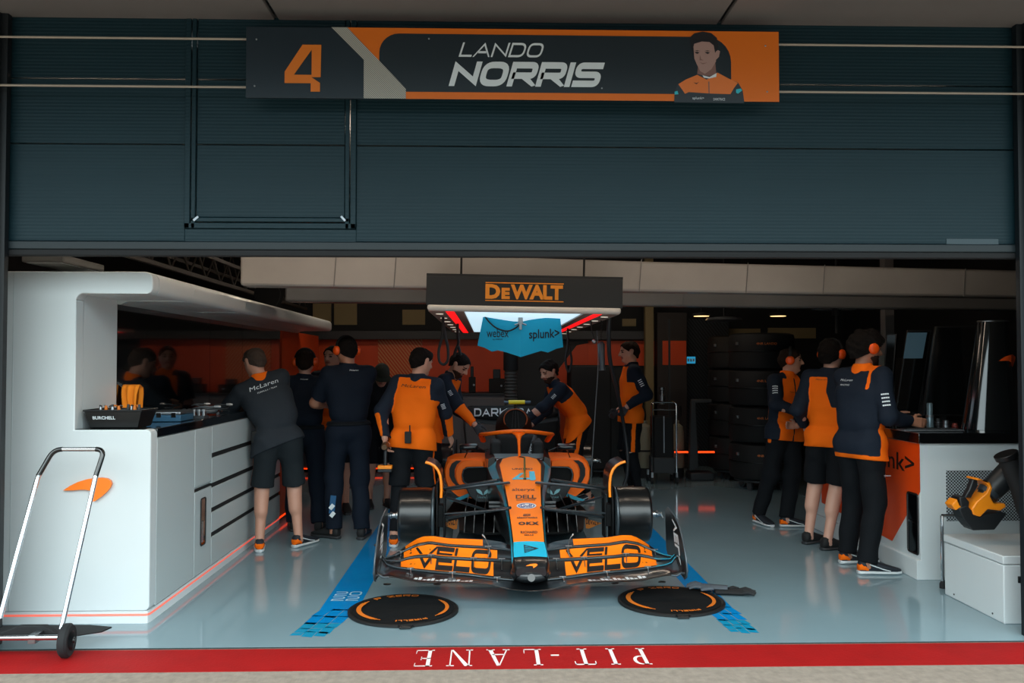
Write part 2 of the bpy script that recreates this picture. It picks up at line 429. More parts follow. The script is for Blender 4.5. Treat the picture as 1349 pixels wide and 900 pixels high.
bt = MB(); bt.M = Matrix.Translation((0, -YD, -zD)); bt.box(XA-.1, XB+.1, YD-.02, YD+.05, zD+.022, zD+.07); bt.build('bottom_rail', mat('door_rail', '0d1d23', .5), root, bevel=.006)
bt = MB(); bt.M = Matrix.Translation((0, -YD, -zD)); bt.box(XA-.1, XB+.1, YD-.012, YD+.045, zD-.012, zD+.024); bt.build('rubber_seal', M_rubber, root, bevel=.006)
lb = MB(); lb.M = Matrix.Translation((0, -YD, -zD)); p = at(1247, 331, YD-.003); q = at(1315, 315, YD-.003)
lb.box(p.x, q.x, YD-.004, YD, p.z, q.z); lb.build('label_plate', mat('pale_plate', '2c4048', .4), root)
for px in (258, 452):
    br = MB(); br.M = Matrix.Translation((0, -YD, -zD)); p = at(px, 288, YD-.02); br.obox(p, .035, .004, .012, Matrix.Rotation(math.radians(-40 if px < 300 else 48), 3, 'Y'))
    br.build('corner_bracket', M_steel, w_o)
# jambs
struct('trim_left', MB().box(XA-.30, XA, YD-.09, YD-.01, 0, zS).box(XA-.02, XA+.035, YD-.06, YD-.02, 0, zS), M_frame)
struct('trim_right', MB().box(XB, XB+.30, YD-.09, YD-.01, 0, zS).box(XB-.035, XB+.02, YD-.06, YD-.02, 0, zS), mat('frame_teal', '0b151b', .5))
struct('wall_front_left', MB().box(-9, XA-.29, YD-.1, YD+.12, 0, zS+.4), M_soffit)
struct('wall_front_right', MB().box(XB+.29, 9, YD-.1, YD+.12, 0, zS+.4), M_soffit)

# sign rails and sign
YS = YD-.17
for py, rz in ((52, 0), (115, 0)):
    z = at(645, py+1.5, YS+.03).z
    o = MB().tube([(-4.2, YS+.045, z), (4.2, YS+.045, z)], .0065, 8).build('sign_rail', mat('pale_rail', 'a59a8c', .45), smooth=60)
    tag(o, 'thin pale horizontal rail behind the name board, ' + ('upper' if py < 80 else 'lower') + ' of the two', 'rail')
s0 = at(324, 84, YS); s1 = at(1026, 84, YS); zt = at(645, 38.2, YS).z; zb = at(645, 131.2, YS).z
W = s1.x-s0.x; H = zt-zb
sg = empty('name_board', (s0.x, YS, zb), label='long orange and navy name board with white lettering hung on the garage door', cat='sign')
MB().box(0, W, 0, .022, 0, H).build('board', mat('navy_board', '17252e', .4), sg, bevel=.002)
SX = lambda px: (px-323.5)/702.5*W
SZ = lambda py: (131.2-py)/93.0*H       # py measured near the left edge
def sf(d): return lambda u, v: (u, -d, v)
M_sor = mat('sign_orange', 'd4680a', .45)
o1 = MB()
def poly(mb, pts, d, m=0): return mb.add([(SX(a), -d, SZ(b)) for a, b in pts], [tuple(range(len(pts)))], m)
def inner(n=8):
    out = [(522, 122), (497, 94.5)]+[(497, 76)]
    for t in np.linspace(PI, PI/2, n): out.append((523+26*math.cos(t), 71+25.5*-math.sin(t)))
    for t in np.linspace(PI/2, 0, n): out.append((929+33*math.cos(t), 79-33*math.sin(t)))
    out += [(962, 122)]
    return out
# orange field, then the dark window inside it
poly(o1, [(455, 38.2), (1026, 38.2), (1026, 131.2), (532, 131.2), (532, 120)], .001)
MBo = o1.build('orange_field', M_sor, sg, fixn=False, smooth=0)
o2 = MB(); poly(o2, inner(), .002); o2.build('dark_window', mat('sign_window', '18242b', .4), sg, fixn=False, smooth=0)
# grey hatched chevron
ht = bpy.data.materials.new('hatched_print'); ht.use_nodes = True; nt = ht.node_tree; b = nt.nodes['Principled BSDF']; b.inputs['Roughness'].default_value = .45
tc = nt.nodes.new('ShaderNodeTexCoord'); mp = nt.nodes.new('ShaderNodeMapping'); mp.inputs['Rotation'].default_value = (0, math.radians(45), 0)
wv = nt.nodes.new('ShaderNodeTexWave'); wv.inputs['Scale'].default_value = 38; wv.bands_direction = 'X'
cr = nt.nodes.new('ShaderNodeValToRGB'); cr.color_ramp.elements[0].position = .35; cr.color_ramp.elements[0].color = lin('6e6f6a'); cr.color_ramp.elements[1].position = .5; cr.color_ramp.elements[1].color = lin('b2b0a6')
nt.links.new(tc.outputs['Object'], mp.inputs[0]); nt.links.new(mp.outputs[0], wv.inputs[0]); nt.links.new(wv.outputs['Fac'], cr.inputs[0]); nt.links.new(cr.outputs[0], b.inputs['Base Color'])
o3 = MB(); poly(o3, [(434, 38.2), (455, 38.2), (532, 118), (532, 131.2), (477, 131.2), (477, 81)], .003); o3.build('hatched_chevron', ht, sg, fixn=False, smooth=0)
# number 4
o4 = MB()
poly(o4, [(374, 97), (397, 61.5), (409, 61.5), (409, 68), (386, 101)], .003); poly(o4, [(374, 97), (386, 101), (409, 101), (409, 112), (374, 112)], .0031)
poly(o4, [(409, 61.5), (421.5, 61.5), (420.8, 104), (409, 104)], .0032)
poly(o4, [(408, 103.5), (420, 111.5), (420, 123), (408, 123)], .0033)
o4.build('race_number', M_txto, sg, fixn=False, smooth=0)
nl = MB()
lettering(nl, 'LANDO', SX(715)-SX(601), SZ(56.5)-SZ(75.5), .15, lambda u, v: (SX(601)+u, -.003, SZ(75.5)+v), gap=.28, shear=.38, wide=1.12)
lettering(nl, 'NORRIS', SX(794)-SX(588), SZ(81.5)-SZ(114), .265, lambda u, v: (SX(588)+u, -.003, SZ(114)+v), gap=.14, shear=.33, wide=1.02)
nl.build('name_lettering', M_txtw, sg, fixn=False, smooth=0)
# printed portrait of a young man in an orange race suit
M_sk = mat('printed_skin', 'a08078', .5); M_skd = mat('printed_skin_deep', '7d5c55', .5); M_hr = mat('printed_hair', '16151a', .5)
M_suit = mat('printed_suit', 'd87434', .5); M_suitd = mat('printed_suit_dark', '2b343b', .5); M_cy = mat('printed_cyan', '2fb4c4', .5)
PX = lambda x: 870+x/7.935; PY = lambda y: 30+y/7.935-1.6
def zp(mb, pts, d, m): return mb.add([(SX(PX(a)), -d, SZ(PY(b))) for a, b in pts], [tuple(range(len(pts)))], m)
pt = MB()
zp(pt, [(125, 830), (130, 720), (165, 640), (250, 590), (360, 540), (580, 500), (700, 580), (800, 615), (850, 700), (868, 833)], .0030, 4)
zp(pt, [(170, 640), (250, 590), (370, 540), (470, 590), (585, 515), (700, 575), (800, 620), (755, 680), (720, 740), (500, 735), (280, 722), (240, 740)], .0034, 3)
zp(pt, [(425, 545), (500, 562), (575, 520), (570, 560), (500, 578), (440, 570)], .0042, 5)
zp(pt, [(380, 440), (560, 400), (572, 530), (500, 552), (425, 545), (370, 530)], .0038, 1)
zp(pt, [(330, 230), (360, 180), (450, 165), (540, 190), (572, 290), (568, 400), (520, 480), (450, 530), (400, 500), (365, 430), (340, 370)], .0046, 0)
zp(pt, [(560, 300), (590, 278), (612, 290), (600, 350), (570, 380)], .0044, 0)
zp(pt, [(292, 150), (340, 105), (430, 84), (520, 100), (580, 150), (595, 250), (560, 310), (545, 230), (500, 195), (420, 190), (340, 215), (325, 270), (335, 330), (310, 270), (298, 200)], .0050, 2)
for e in (340, 450): zp(pt, [(e, 305), (e+30, 298), (e+55, 308), (e+30, 322)], .0052, 2); zp(pt, [(e-8, 292), (e+30, 282), (e+64, 292), (e+30, 291)], .0052, 2)
zp(pt, [(392, 408), (430, 418), (480, 410), (430, 430)], .0052, 1); zp(pt, [(398, 330), (412, 375), (440, 388), (395, 388)], .0052, 1)
zp(pt, [(780, 690), (830, 680), (845, 700), (800, 735), (780, 725)], .0040, 6); zp(pt, [(130, 720), (160, 710), (170, 745), (130, 750)], .0040, 6)
zp(pt, [(485, 610), (498, 610), (500, 735), (488, 735)], .0040, 1); zp(pt, [(330, 620), (360, 640), (390, 615), (362, 628)], .0042, 2)
def pf(x0, y0): return lambda u, v: (SX(PX(x0))+u, -.0042, SZ(PY(y0))+v)
typeset(pt, 'splunk>', .065, .018, pf(318, 805), 5); typeset(pt, 'DARKTRACE', .065, .014, pf(540, 808), 5)
pt.build('printed_portrait', [M_sk, M_skd, M_hr, M_suit, M_suitd, M_txtw, M_cy], sg, fixn=False, smooth=0)
for a, b in ((337, 55), (335, 116), (1008, 57), (1010, 118), (562, 52), (790, 115)): MB().lathe([(.005, 0), (.005, .004), (.002, .006)], (SX(a), 0, SZ(b)), (0, -1, 0), 10).build('screw', M_steel, sg)

# ================================================================== garage shell
struct('wall_left', MB().box(-4.8, -4.7, YD+.1, 13.4, 0, 3.4), M_dark)
struct('wall_right', MB().box(5.6, 5.7, YD+.1, 13.4, 0, 3.4), M_dark)
struct('ceiling', MB().box(-4.8, 5.7, YD+.1, 13.4, 3.3, 3.4), M_ceil)
struct('wall_back', MB().box(-4.8, 5.7, 13.3, 13.4, 0, 3.4), M_dark)

# unseen strip lights added under the roof to brighten the wrapped beams and interior
M_tube = mat('added_lamp_warm', 'fff0dc', .5, emit='ffe9d2', es=24)
for k, (lx_, ly_) in enumerate(((-2.4, 5.55), (-.8, 5.55), (.8, 5.55), (2.4, 5.55), (-1.6, 10.2), (1.6, 10.2))):
    t = empty('added_roof_light', (lx_, ly_, 3.12), 0, 'slim fluorescent fitting under the garage roof, out of sight above the door edge', 'lamp', 'fluorescent fittings under the garage roof')
    MB().box(-.62, .62, -.06, .06, .03, .18).build('housing', M_white2, t, bevel=.01); MB().box(-.58, .58, -.05, .05, .0, .029).build('diffuser', M_tube, t)
# ================================================================== left white unit
XF = -2.035; XN = -2.49; YF = 5.18; HC = 1.157; HT = at(210, 358, YF).z
lu = empty('work_counter', (XF, YF, 0), label='long white counter unit along the garage side with black worktop and full-height end wall', cat='counter')
def L(mb): mb.M = Matrix.Translation((-XF, -YF, 0)); return mb
YE = 8.35
# front end panel: C-shaped outline with soft corners, a real 0.57 m deep wall
x0 = -3.4; zl = at(645, 388, YF).z
pts = [(x0, .075)]+arc(XF-.03, .105, .03, -90, 0, 4)+arc(XF-.03, HC-.03, .03, 0, 90, 4)+[(-2.47, HC)]+arc(XN+.02-.04, HC+.0, .04, -60, -60, 1)[:0]+\
      [(XN, HC+.0), (XN, zl-.04)]+arc(XN+.04, zl-.04, .04, 180, 90, 5)+[(XF-.035, zl)]+arc(XF-.035, zl+.035, .035, -90, 0, 4)+arc(XF-.05, HT-.05, .05, 0, 90, 5)+[(x0, HT)]
m = L(MB()); m.prism(pts, YF, YF+.10, lambda u, v, w: (u, w, v)); m.build('end_panel', M_white, lu, bevel=.012, seg=3)
m = L(MB()); m.box(x0, XN-.001, YF+.10, 5.75, .075, HT-.005); m.build('niche_side', M_white, lu)
m = L(MB()); m.box(-2.862, -2.858, YF-.002, YF, .08, HT-.01); m.build('panel_seam', M_white2, lu)
# plinth with red light line
m = L(MB()); m.prism([(-2.905, YF+.004), (XF-.03, YF+.004), (XF-.012, YF+.010), (XF-.004, YF+.03), (XF-.004, YE), (XF-.06, YE), (XF-.06, YF+.06), (-2.905, YF+.06)], 0, .074, lambda u, v, w: (u, v, w)); m.build('plinth', M_white, lu)
m = L(MB()); m.prism([(-2.90, YF+.001), (XF-.03, YF+.001), (XF-.010, YF+.007), (XF-.001, YF+.03), (XF-.001, YE), (XF-.012, YE), (XF-.012, YF+.035), (XF-.035, YF+.012), (-2.90, YF+.012)], .046, .058, lambda u, v, w: (u, v, w)); m.build('light_strip', M_led, lu)
# counter carcass
m = L(MB()); m.box(-3.4, XF-.02, YF+.10, YE, .075, HC-.055); m.build('carcass', M_white2, lu)
YB = [YF+.10]+[at(a, 600, 6).y for a in ()]
def yat(px): return XF*FPX/(px-645.0)     # depth along the counter side at a picture column
ys = [YF+.10, yat(262), yat(284), YE]
m = L(MB()); m.box(XF-.021, XF, YF+.101, ys[1]-.003, .08, HC-.06); m.build('side_panel', M_white2, lu, bevel=.004)
zdoor = [.08, .66, HC-.06]
for a, b, n in ((.08, .660, 'cupboard_door'), (.695, HC-.06, 'side_panel')):
    m = L(MB()); m.box(XF-.021, XF, ys[1]+.003, ys[2]-.003, a, b); d = m.build(n, M_white2, lu, bevel=.004)
    if n == 'cupboard_door':
        m = L(MB()); ya = ys[1]+.12; m.prism(rrect(ya, ya+.10, .27, .60, .02), XF-.01, XF+.004, lambda u, v, w: (w, u, v)); m.build('handle_recess', M_gloss, d)
        m = L(MB()); 
        for q in rrect(ya, ya+.10, .27, .60, .02)[:1]: pass
        pth = [(XF+.004, u, v) for u, v in rrect(ya, ya+.10, .27, .60, .02)]
        m.tube(pth, .005, 6, closed=True); m.build('handle_rim', M_black, d)
        m = L(MB()); m.box(XF, XF+.012, ya+.035, ya+.055, .29, .44); m.build('latch', M_chrome, d)
zz = [.08, .300, .480, .660, .880, HC-.06]
y0 = ys[2]+.003; 
for c, (ya, yb) in enumerate(((y0, 7.45), (7.456, YE))):
    for k, (a, b) in enumerate(zip(zz, zz[1:])):
        m = L(MB()); m.box(XF-.021, XF, ya, yb, a+(.018 if k else 0), b-(.018 if k < 4 else 0)); m.build('drawer', M_white2 if c == 0 else M_white2, lu, bevel=.003)
for z in zz[1:-1]:
    m = L(MB()); m.box(XF-.019, XF-.012, (ys[1] if abs(z-.66) < .01 else y0), YE, z-.018, z+.018); m.build('grip_channel', M_blackm, lu)
m = L(MB()); m.box(XN-.02, XF+.001, YF+.10, YE+.02, HC-.055, HC-.0); m.box(XN, XF-.04, YF+.004, YF+.11, HC-.002, HC+.004)
m.build('worktop', M_gloss, lu, bevel=.004)
# orange end leaf beyond the drawers
m = L(MB()); m.prism([(YE+.02, .07), (YE+.62, .07), (YE+.62, 1.08), (YE+.40, 1.1), (YE+.02, .9)], XF-.03, XF-.002, lambda u, v, w: (w, u, v)); m.build('orange_end_leaf', mat('papaya_panel', 'd94a12', .4), lu, bevel=.005)
m = L(MB()); m.box(-3.4, XF-.03, YE+.02, YE+.62, .02, 1.05); m.build('end_cabinet', M_dgrey, lu)
m = L(MB()); m.box(XF-.012, XF+.0005, YE, YE+.9, .052, .062); m.build('light_strip', M_ledor, lu)
# canopy shelf over the counter
YC = 11.0
m = L(MB()); cs = [(XN-.3, zl), (XF-.035, zl)]+arc(XF-.035, zl+.035, .035, -90, 0, 4)+arc(XF-.05, HT-.05, .05, 0, 90, 5)+[(XN-.3, HT)]
m.prism(cs, YF+.101, YC, lambda u, v, w: (u, w, v)); m.build('canopy', M_white, lu, smooth=50)
for yy in (yat(266), yat(331)+.0):
    m = L(MB()); m.tube([(XN+.03, yy-.25, zl-.001), (XF-.12, yy-.25, zl-.001), (XF-.04, yy-.2, zl-.001), (XF-.001, yy-.12, zl+.04), (XF+.0005, yy-.1, HT-.05)], .0025, 5); m.build('canopy_seam', M_white2, lu)
m = L(MB()); m.prism([(XN-.3, 1.95), (XN+.02, 1.95), (XN+.06, 1.97), (XN+.12, zl+.002), (XN-.3, zl+.002)], 5.75, YC, lambda u, v, w: (u, w, v)); m.build('canopy_bulkhead', M_white2, lu, smooth=50)
# dark glass splashback in four panes
gy = [5.75, yat(282)*XN/XF, 8.2, 10.2]
gy = [5.75, XN*FPX/(280-645.0), XN*FPX/(322-645.0), XN*FPX/(371-645.0)]
for a, b in zip(gy, gy[1:]):
    m = L(MB()); m.box(XN-.02, XN, a+.003, b-.003, HC, 1.95); m.build('glass_panel', mat('dark_glass', '05080a', .03, coat=1, spec=.6), lu)
m = L(MB()); m.box(XN-.3, XN-.021, 5.75, YC, 0, 1.96); m.build('splashback', M_dark, lu)
# orange wall leaf beyond the glass, and its pale post
m = L(MB()); m.box(XN-.02, XN+.01, gy[-1]+.03, YC+1.4, .4, 1.96); m.build('orange_wall_panel', M_orangew, lu)
# raised orange speedmark emblem
p0 = at(83, 647, YF-.02); p1 = at(147, 631, YF-.02); p2 = at(120, 661, YF-.02); w_ = p1.x-p0.x; h_ = at(120, 629.5, YF-.02).z-p2.z
m = L(MB()); swoosh(m, w_, h_, lambda u, v, w: (p0.x+u, YF-.022+w, p2.z+v), th=.02); m.build('orange_emblem', M_orange, lu, smooth=0)

# things lying on the left worktop
def item(name, loc, label, cat, rz=0, group=None): return empty(name, loc, rz, label, cat, group)
t = item('parts_tray', (-2.29, 5.36, HC+.0055), 'black plastic tray with white lettering full of small parts on the worktop', 'tray')
tw, tdp, th = .42, .30, .105
def tapered(mb, w0, d0, w1, d1, h, t=.006):
    out0 = [(-w0/2, -d0/2, 0), (w0/2, -d0/2, 0), (w0/2, d0/2, 0), (-w0/2, d0/2, 0)]; out1 = [(-w1/2, -d1/2, h), (w1/2, -d1/2, h), (w1/2, d1/2, h), (-w1/2, d1/2, h)]
    in1 = [(-w1/2+t, -d1/2+t, h), (w1/2-t, -d1/2+t, h), (w1/2-t, d1/2-t, h), (-w1/2+t, d1/2-t, h)]; in0 = [(-w0/2+t, -d0/2+t, t), (w0/2-t, -d0/2+t, t), (w0/2-t, d0/2-t, t), (-w0/2+t, d0/2-t, t)]
    return mb.loft([out0, out1, in1, in0])
tb = tapered(MB(), .29, .20, .345, .25, th).build('tray_body', M_black, t, bevel=.004)
m = MB(); m.tube([(-.174, -.125, th), (.174, -.125, th), (.174, .125, th), (-.174, .125, th)], .006, 6, closed=True); m.build('tray_rim', M_black, t)
m = MB(); typeset(m, 'BURCHELL', .135, .020, lambda u, v: (-.12+u, -.118-(.052+v)*.24+.012, .052+v), bold=.03); m.build('lettering', M_txtw, t, fixn=False)
rnd = random.Random(3)
for k in range(9):
    x, y = -.115+.0275*k, rnd.uniform(-.05, .05); g = item('small_part', t.location+Vector((x, y, .0075)), 'small metal and orange part heaped in the black tray', 'car part', rnd.uniform(0, 3), 'small parts heaped in the tray')
    mm = MB().lathe([(.014, 0), (.016, .02), (.010, .05), (.012, .09), (.007, .118+.006*(k % 3))], n=10); mm.build('body', [M_steel, M_txto, M_dgrey][k % 3], g)
    mm = MB().tube([(0, 0, .11), (.012, .008, .124), (.026, .004, .118)], .005, 6); mm.build('spigot', [M_dgrey, M_steel, M_txto][k % 3], g)
# blue-grey instrument case
t = item('instrument_case', (at(218, 556, 5.95).x+.03, 6.0, HC+.0015), 'slim grey-blue metal case lying on the worktop between tray and cable loops', 'case', .03)
M_case = mat('case_blue', '2c5570', .35)
MB().box(-.13, .10, -.14, .14, 0, .045).build('case_body', M_case, t, bevel=.005)
MB().box(-.13, .10, -.14, .14, .047, .068).build('case_lid', M_steel, t, bevel=.005)
for k in range(2): MB().box(-.06+.1*k, -.03+.1*k, -.147, -.138, .03, .06).build('catch', M_chrome, t)
t = item('fittings_block', (at(243, 552, 6.2).x+.06, 6.22, HC+.0015), 'row of small grey hose fittings standing beside the grey-blue case', 'fittings')
MB().box(-.09, .09, -.05, .05, 0, .02).build('rail', M_dgrey, t)
for k in range(5): MB().lathe([(.012, 0), (.012, .03), (.017, .032), (.017, .045), (.008, .05)], (-.07+.035*k, 0, .02), n=10).build('fitting', M_steel, t)
for i, (px, Y, r, lab) in enumerate(((272, 6.6, .085, 'grey cable loop lying on the worktop next to the grey-blue case'), (262, 7.05, .06, 'small dark grey cable loop behind the larger loop on the worktop'), (290, 6.95, .07, 'thin cable coil on the worktop beside the man in charcoal'))):
    c = at(px, 545, Y); t = item('cable_loop', (c.x, Y, HC+.013), lab, 'cable')
    pth = []
    for k in range(30):
        a = 2*PI*k/15; rr = r*(1-.25*(k % 15 == 7)-.004*k); pth.append((rr*math.cos(a), rr*1.1*math.sin(a), .006*k/3+.004*math.sin(3*a)))
    MB().tube(pth, .009 if i == 0 else .005, 7).build('cable', M_grey if i < 2 else M_dgrey, t)
    MB().lathe([(.012, 0), (.014, .03), (.008, .05)], (pth[-1][0], pth[-1][1], pth[-1][2]), (1, .3, 0), n=8).build('plug', M_steel, t)
# orange cloth on a black stand in the niche
p = at(170, 540, 5.8)
t = item('cloth_stand', (XN+.07, 5.84, HC+.0015), 'black upright peg stand on the worktop at the niche corner', 'stand')
MB().box(-.05, .05, -.05, .05, 0, .012).build('base', M_black, t, bevel=.004); MB().box(-.014, .014, -.02, .02, .012, .235).build('post', M_black, t, bevel=.004)
cl = MB(); rows = []
NU, NV = 15, 17
for s in (0, 1):
    for j in range(NV):
        v = j/(NV-1)*2-1; row = []
        for i in range(NU):
            u = i/(NU-1)*2-1
            top = .25; dz = abs(v)**1.1*(.17+.045*(u+1)*.5+.02*math.sin(5*u)); yy = (.02+.03*abs(v))*(1 if v > 0 else -1)+.010*math.sin(7*u+2*v)
            row.append((u*(.045+.012*abs(v))+.010*math.sin(4*v+u)+(-.003 if s else 0), yy+(.006*(-1 if v < 0 else 1) if s == 0 else 0), top-dz+(.004 if s == 0 else 0)))
        rows.append(row)
vs = [p for r in rows for p in r]; fs = []
for s in (0, 1):
    for j in range(NV-1):
        for i in range(NU-1):
            a = s*NU*NV+j*NU+i; fs.append((a, a+1, a+NU+1, a+NU))
n_ = NU*NV
bd = [(j*NU) for j in range(NV)]+[(NV-1)*NU+i for i in range(1, NU)]+[j*NU+NU-1 for j in range(NV-2, -1, -1)]+[i for i in range(NU-2, 0, -1)]
for a, b in zip(bd, bd[1:]+bd[:1]): fs.append((a, b, b+n_, a+n_))
cl.add(vs, fs); o = cl.build('cloth', mat('orange_cloth', 'f58a12', .85), smooth=180); o.location = t.location; tag(o, 'bright orange cloth draped over the black peg stand in the niche', 'cloth')

# ================================================================== hand truck (chrome) at the left
ht_ = empty('hand_truck', (-2.35, 4.62, 0), label='chrome-tubed sack truck with black wheel leaning by the white unit', cat='hand truck')
Yh = 4.62
def hp(px, py, Y): p = at(px, py, Y); return (p.x+2.35, p.y-4.62, p.z)
# frame: base crossbar near y 832, handle loop at y 588 further back
zb_ = .105; ytop = 4.98
def side(pxb, pyb, pxk, pyk): return hp(pxb, pyb, 4.66), hp(pxk, pyk, 4.93)
bl, kl = side(0, 815, 50, 628); br_, kr = side(80, 829, 126, 628)
br_ = (bl[0]+(kr[0]-kl[0]), br_[1], bl[2]*.0+br_[2])
tl = hp(71, 592, 4.98); tr = hp(138, 592, 4.98)
def corner(a, b, c, r=.05, n=6):
    a, b, c = map(Vector, (a, b, c)); p = b+(a-b).normalized()*r; q = b+(c-b).normalized()*r
    return [tuple((1-t)**2*p+2*t*(1-t)*b+t*t*q) for t in [k/n for k in range(n+1)]]
pts = [bl]+corner(bl, kl, tl, .03)+corner(kl, tl, tr, .05)+corner(tl, tr, kr, .05)+corner(tr, kr, br_, .03)+[br_]
MB().tube(pts, .0135, 12).build('frame', M_chrome, ht_)
grip = corner(kl, tl, tr, .05)
MB().tube([Vector(kl).lerp(Vector(tl), .02)]+corner(kl, tl, tr, .05), .0145, 12).build('grip', M_gloss, ht_)
MB().tube(corner(tl, tr, kr, .05)+[Vector(tr).lerp(Vector(kr), .98)], .0145, 12).build('grip', M_gloss, ht_)
ax_l = hp(-6, 834, 4.60); ax_r = hp(100, 841, 4.60)
zr_ = .105
a0 = (ax_l[0]-.1, ax_l[1], zr_); a1 = (ax_r[0]-.06, ax_r[1], zr_)
MB().tube([a0, a1], .014, 12).build('axle', M_chrome, ht_)
wx = hp(88, 842, 4.60)[0]
for xx, in ((wx,), (wx-.56,)):
    wh = MB().lathe([(.052, -.022), (.078, -.024), (.088, -.012), (.088, .012), (.078, .024), (.052, .022)], (xx, ax_r[1], .0885), (1, .12, 0), 28, caps=True).build('wheel', M_rubber, ht_)
    MB().lathe([(.05, -.026), (.03, -.030), (.016, -.034), (.012, -.040)], (xx, ax_r[1], .0885), (-1, -.12, 0), 20).build('hub', M_black, wh)
    MB().lathe([(.05, .026), (.03, .030), (.016, .034), (.012, .042)], (xx, ax_r[1], .0885), (1, .12, 0), 20).build('hub', M_black, wh)
# toe plate
tp = [(-.42+.0, .0), (.28, .02), (.36, .16), (.30, .26), (-.42, .26)]
q0 = hp(0, 828, 4.68); q1 = hp(127, 832, 4.75)
m = MB(); m.prism([(wx-.62, .02), (wx-.05, .02), (wx+.12, .12), (wx+.14, .20), (wx+.0, .24), (wx-.62, .24)], .085, .093, lambda u, v, w: (u, v, w+.15*max(0, .0))); m.build('toe_plate', M_blackm, ht_, bevel=.002)
m = MB(); m.prism([(wx-.62, .0), (wx-.38, .02), (wx-.30, .05), (wx-.16, .05), (wx-.08, 0)], .06, .10, lambda u, v, w: (u, w, .09+v)); m.build('back_plate', M_blackm, ht_, bevel=.003)
for k in (0, 1): m = MB(); m.box(wx-.50+.30*k, wx-.46+.30*k, -.03, .06, .075, .12); m.build('bracket', M_steel, ht_, bevel=.003)

# ================================================================== right counter with screens
XR_ = 3.10; YR = 6.07; HR = 1.055; YRE = 8.14
ru = empty('console_counter', (XR_, YR, 0), label='white console counter with orange side graphic and black top below the screens', cat='counter')
def Rr(mb): mb.M = Matrix.Translation((-XR_, -YR, 0)); return mb
XRE = 5.4
m = Rr(MB()); m.box(XR_, XRE, YR, YRE, .13, HR-.075); m.build('body', M_white, ru, bevel=.006)
m = Rr(MB()); m.box(XR_-.03, XRE, YR-.0, YRE, 0, .14); m.build('plinth', M_white, ru, bevel=.004)
m = Rr(MB()); m.box(XR_-.02, XRE, YR-.03, YRE, HR-.075, HR); m.build('worktop', M_gloss, ru, bevel=.004)
m = Rr(MB()); m.box(XR_-.025, XR_-.018, YR-.034, YRE, HR-.004, HR+.001); m.build('edge_trim', M_steel, ru)
def yr(px): return XR_*FPX/(px-645.0)
def zr(px, py): return at(px, py, yr(px)).z
Mo2 = mat('papaya_side_panel', 'e4480c', .35, coat=.3)
m = Rr(MB())
ypts = [(yr(1217)+.0, HR-.08), (yr(1080), HR-.08), (yr(1080), zr(1112, 684)), (yr(1112), .33), (yr(1158), .33+.0), (yr(1180), zr(1180, 710)), (yr(1203), zr(1208, 655)), (yr(1217), zr(1217, 652)+.05)]
ypts = [(yr(1217.5), HR-.08), (yr(1085), HR-.08), (yr(1085), .26), (yr(1179), zr(1179, 713)), (yr(1207), zr(1207, 665)), (yr(1217.5), zr(1217, 648))]
m.add([(XR_-.002, a, b) for a, b in ypts], [tuple(range(6))]); m.build('orange_graphic', Mo2, ru, fixn=False)
m = Rr(MB()); y0 = yr(1210); 
w_ = 1.05
typeset(m, 'splunk>', .86, .175, lambda u, v: (XR_-.004, y0+.86-u, zr(1205, 628)-.015+v), bold=.01); m.build('lettering', M_txtb, ru, fixn=False)
ya, yb = yr(1214.5), yr(1200.5)
zt_, zb2 = zr(1208, 650), zr(1207, 728)
hr = Rr(MB()); hr.prism(rrect(ya, yb, zb2, zt_, .02), XR_-.003, XR_+.001, lambda u, v, w: (w, u, v)); o = hr.build('handle_recess', M_gloss, ru)
hr = Rr(MB()); hr.tube([(XR_-.004, u, v) for u, v in rrect(ya, yb, zb2, zt_, .02)], .007, 6, closed=True); hr.build('handle_rim', M_black, o)
hr = Rr(MB()); hr.box(XR_-.012, XR_-.004, ya+.02, yb-.02, zb2+.22, zb2+.235); hr.build('latch', M_chrome, o)
# perforated grille on the end face
pm = bpy.data.materials.new('perforated_sheet'); pm.use_nodes = True; nt = pm.node_tree; b = nt.nodes['Principled BSDF']; b.inputs['Roughness'].default_value = .4
tc = nt.nodes.new('ShaderNodeTexCoord'); mpp = nt.nodes.new('ShaderNodeMapping'); vor = nt.nodes.new('ShaderNodeTexVoronoi'); vor.inputs['Scale'].default_value = 1; vor.inputs['Randomness'].default_value = 0
mpp.inputs['Scale'].default_value = (62, 0, 62); mpp.inputs['Rotation'].default_value = (0, math.radians(45), 0)
cr = nt.nodes.new('ShaderNodeValToRGB'); cr.color_ramp.interpolation = 'CONSTANT'; cr.color_ramp.elements[0].color = lin('0a0d10'); cr.color_ramp.elements[1].position = .40; cr.color_ramp.elements[1].color = lin('a9b3b8')
nt.links.new(tc.outputs['Object'], mpp.inputs[0]); nt.links.new(mpp.outputs[0], vor.inputs[0]); nt.links.new(vor.outputs['Distance'], cr.inputs[0]); nt.links.new(cr.outputs[0], b.inputs['Base Color'])
g0 = at(1246, 620, YR); g1 = at(1349, 686, YR)
m = Rr(MB()); m.box(g0.x, XRE-.02, YR-.004, YR, g1.z, g0.z); m.build('perforated_grille', pm, ru)
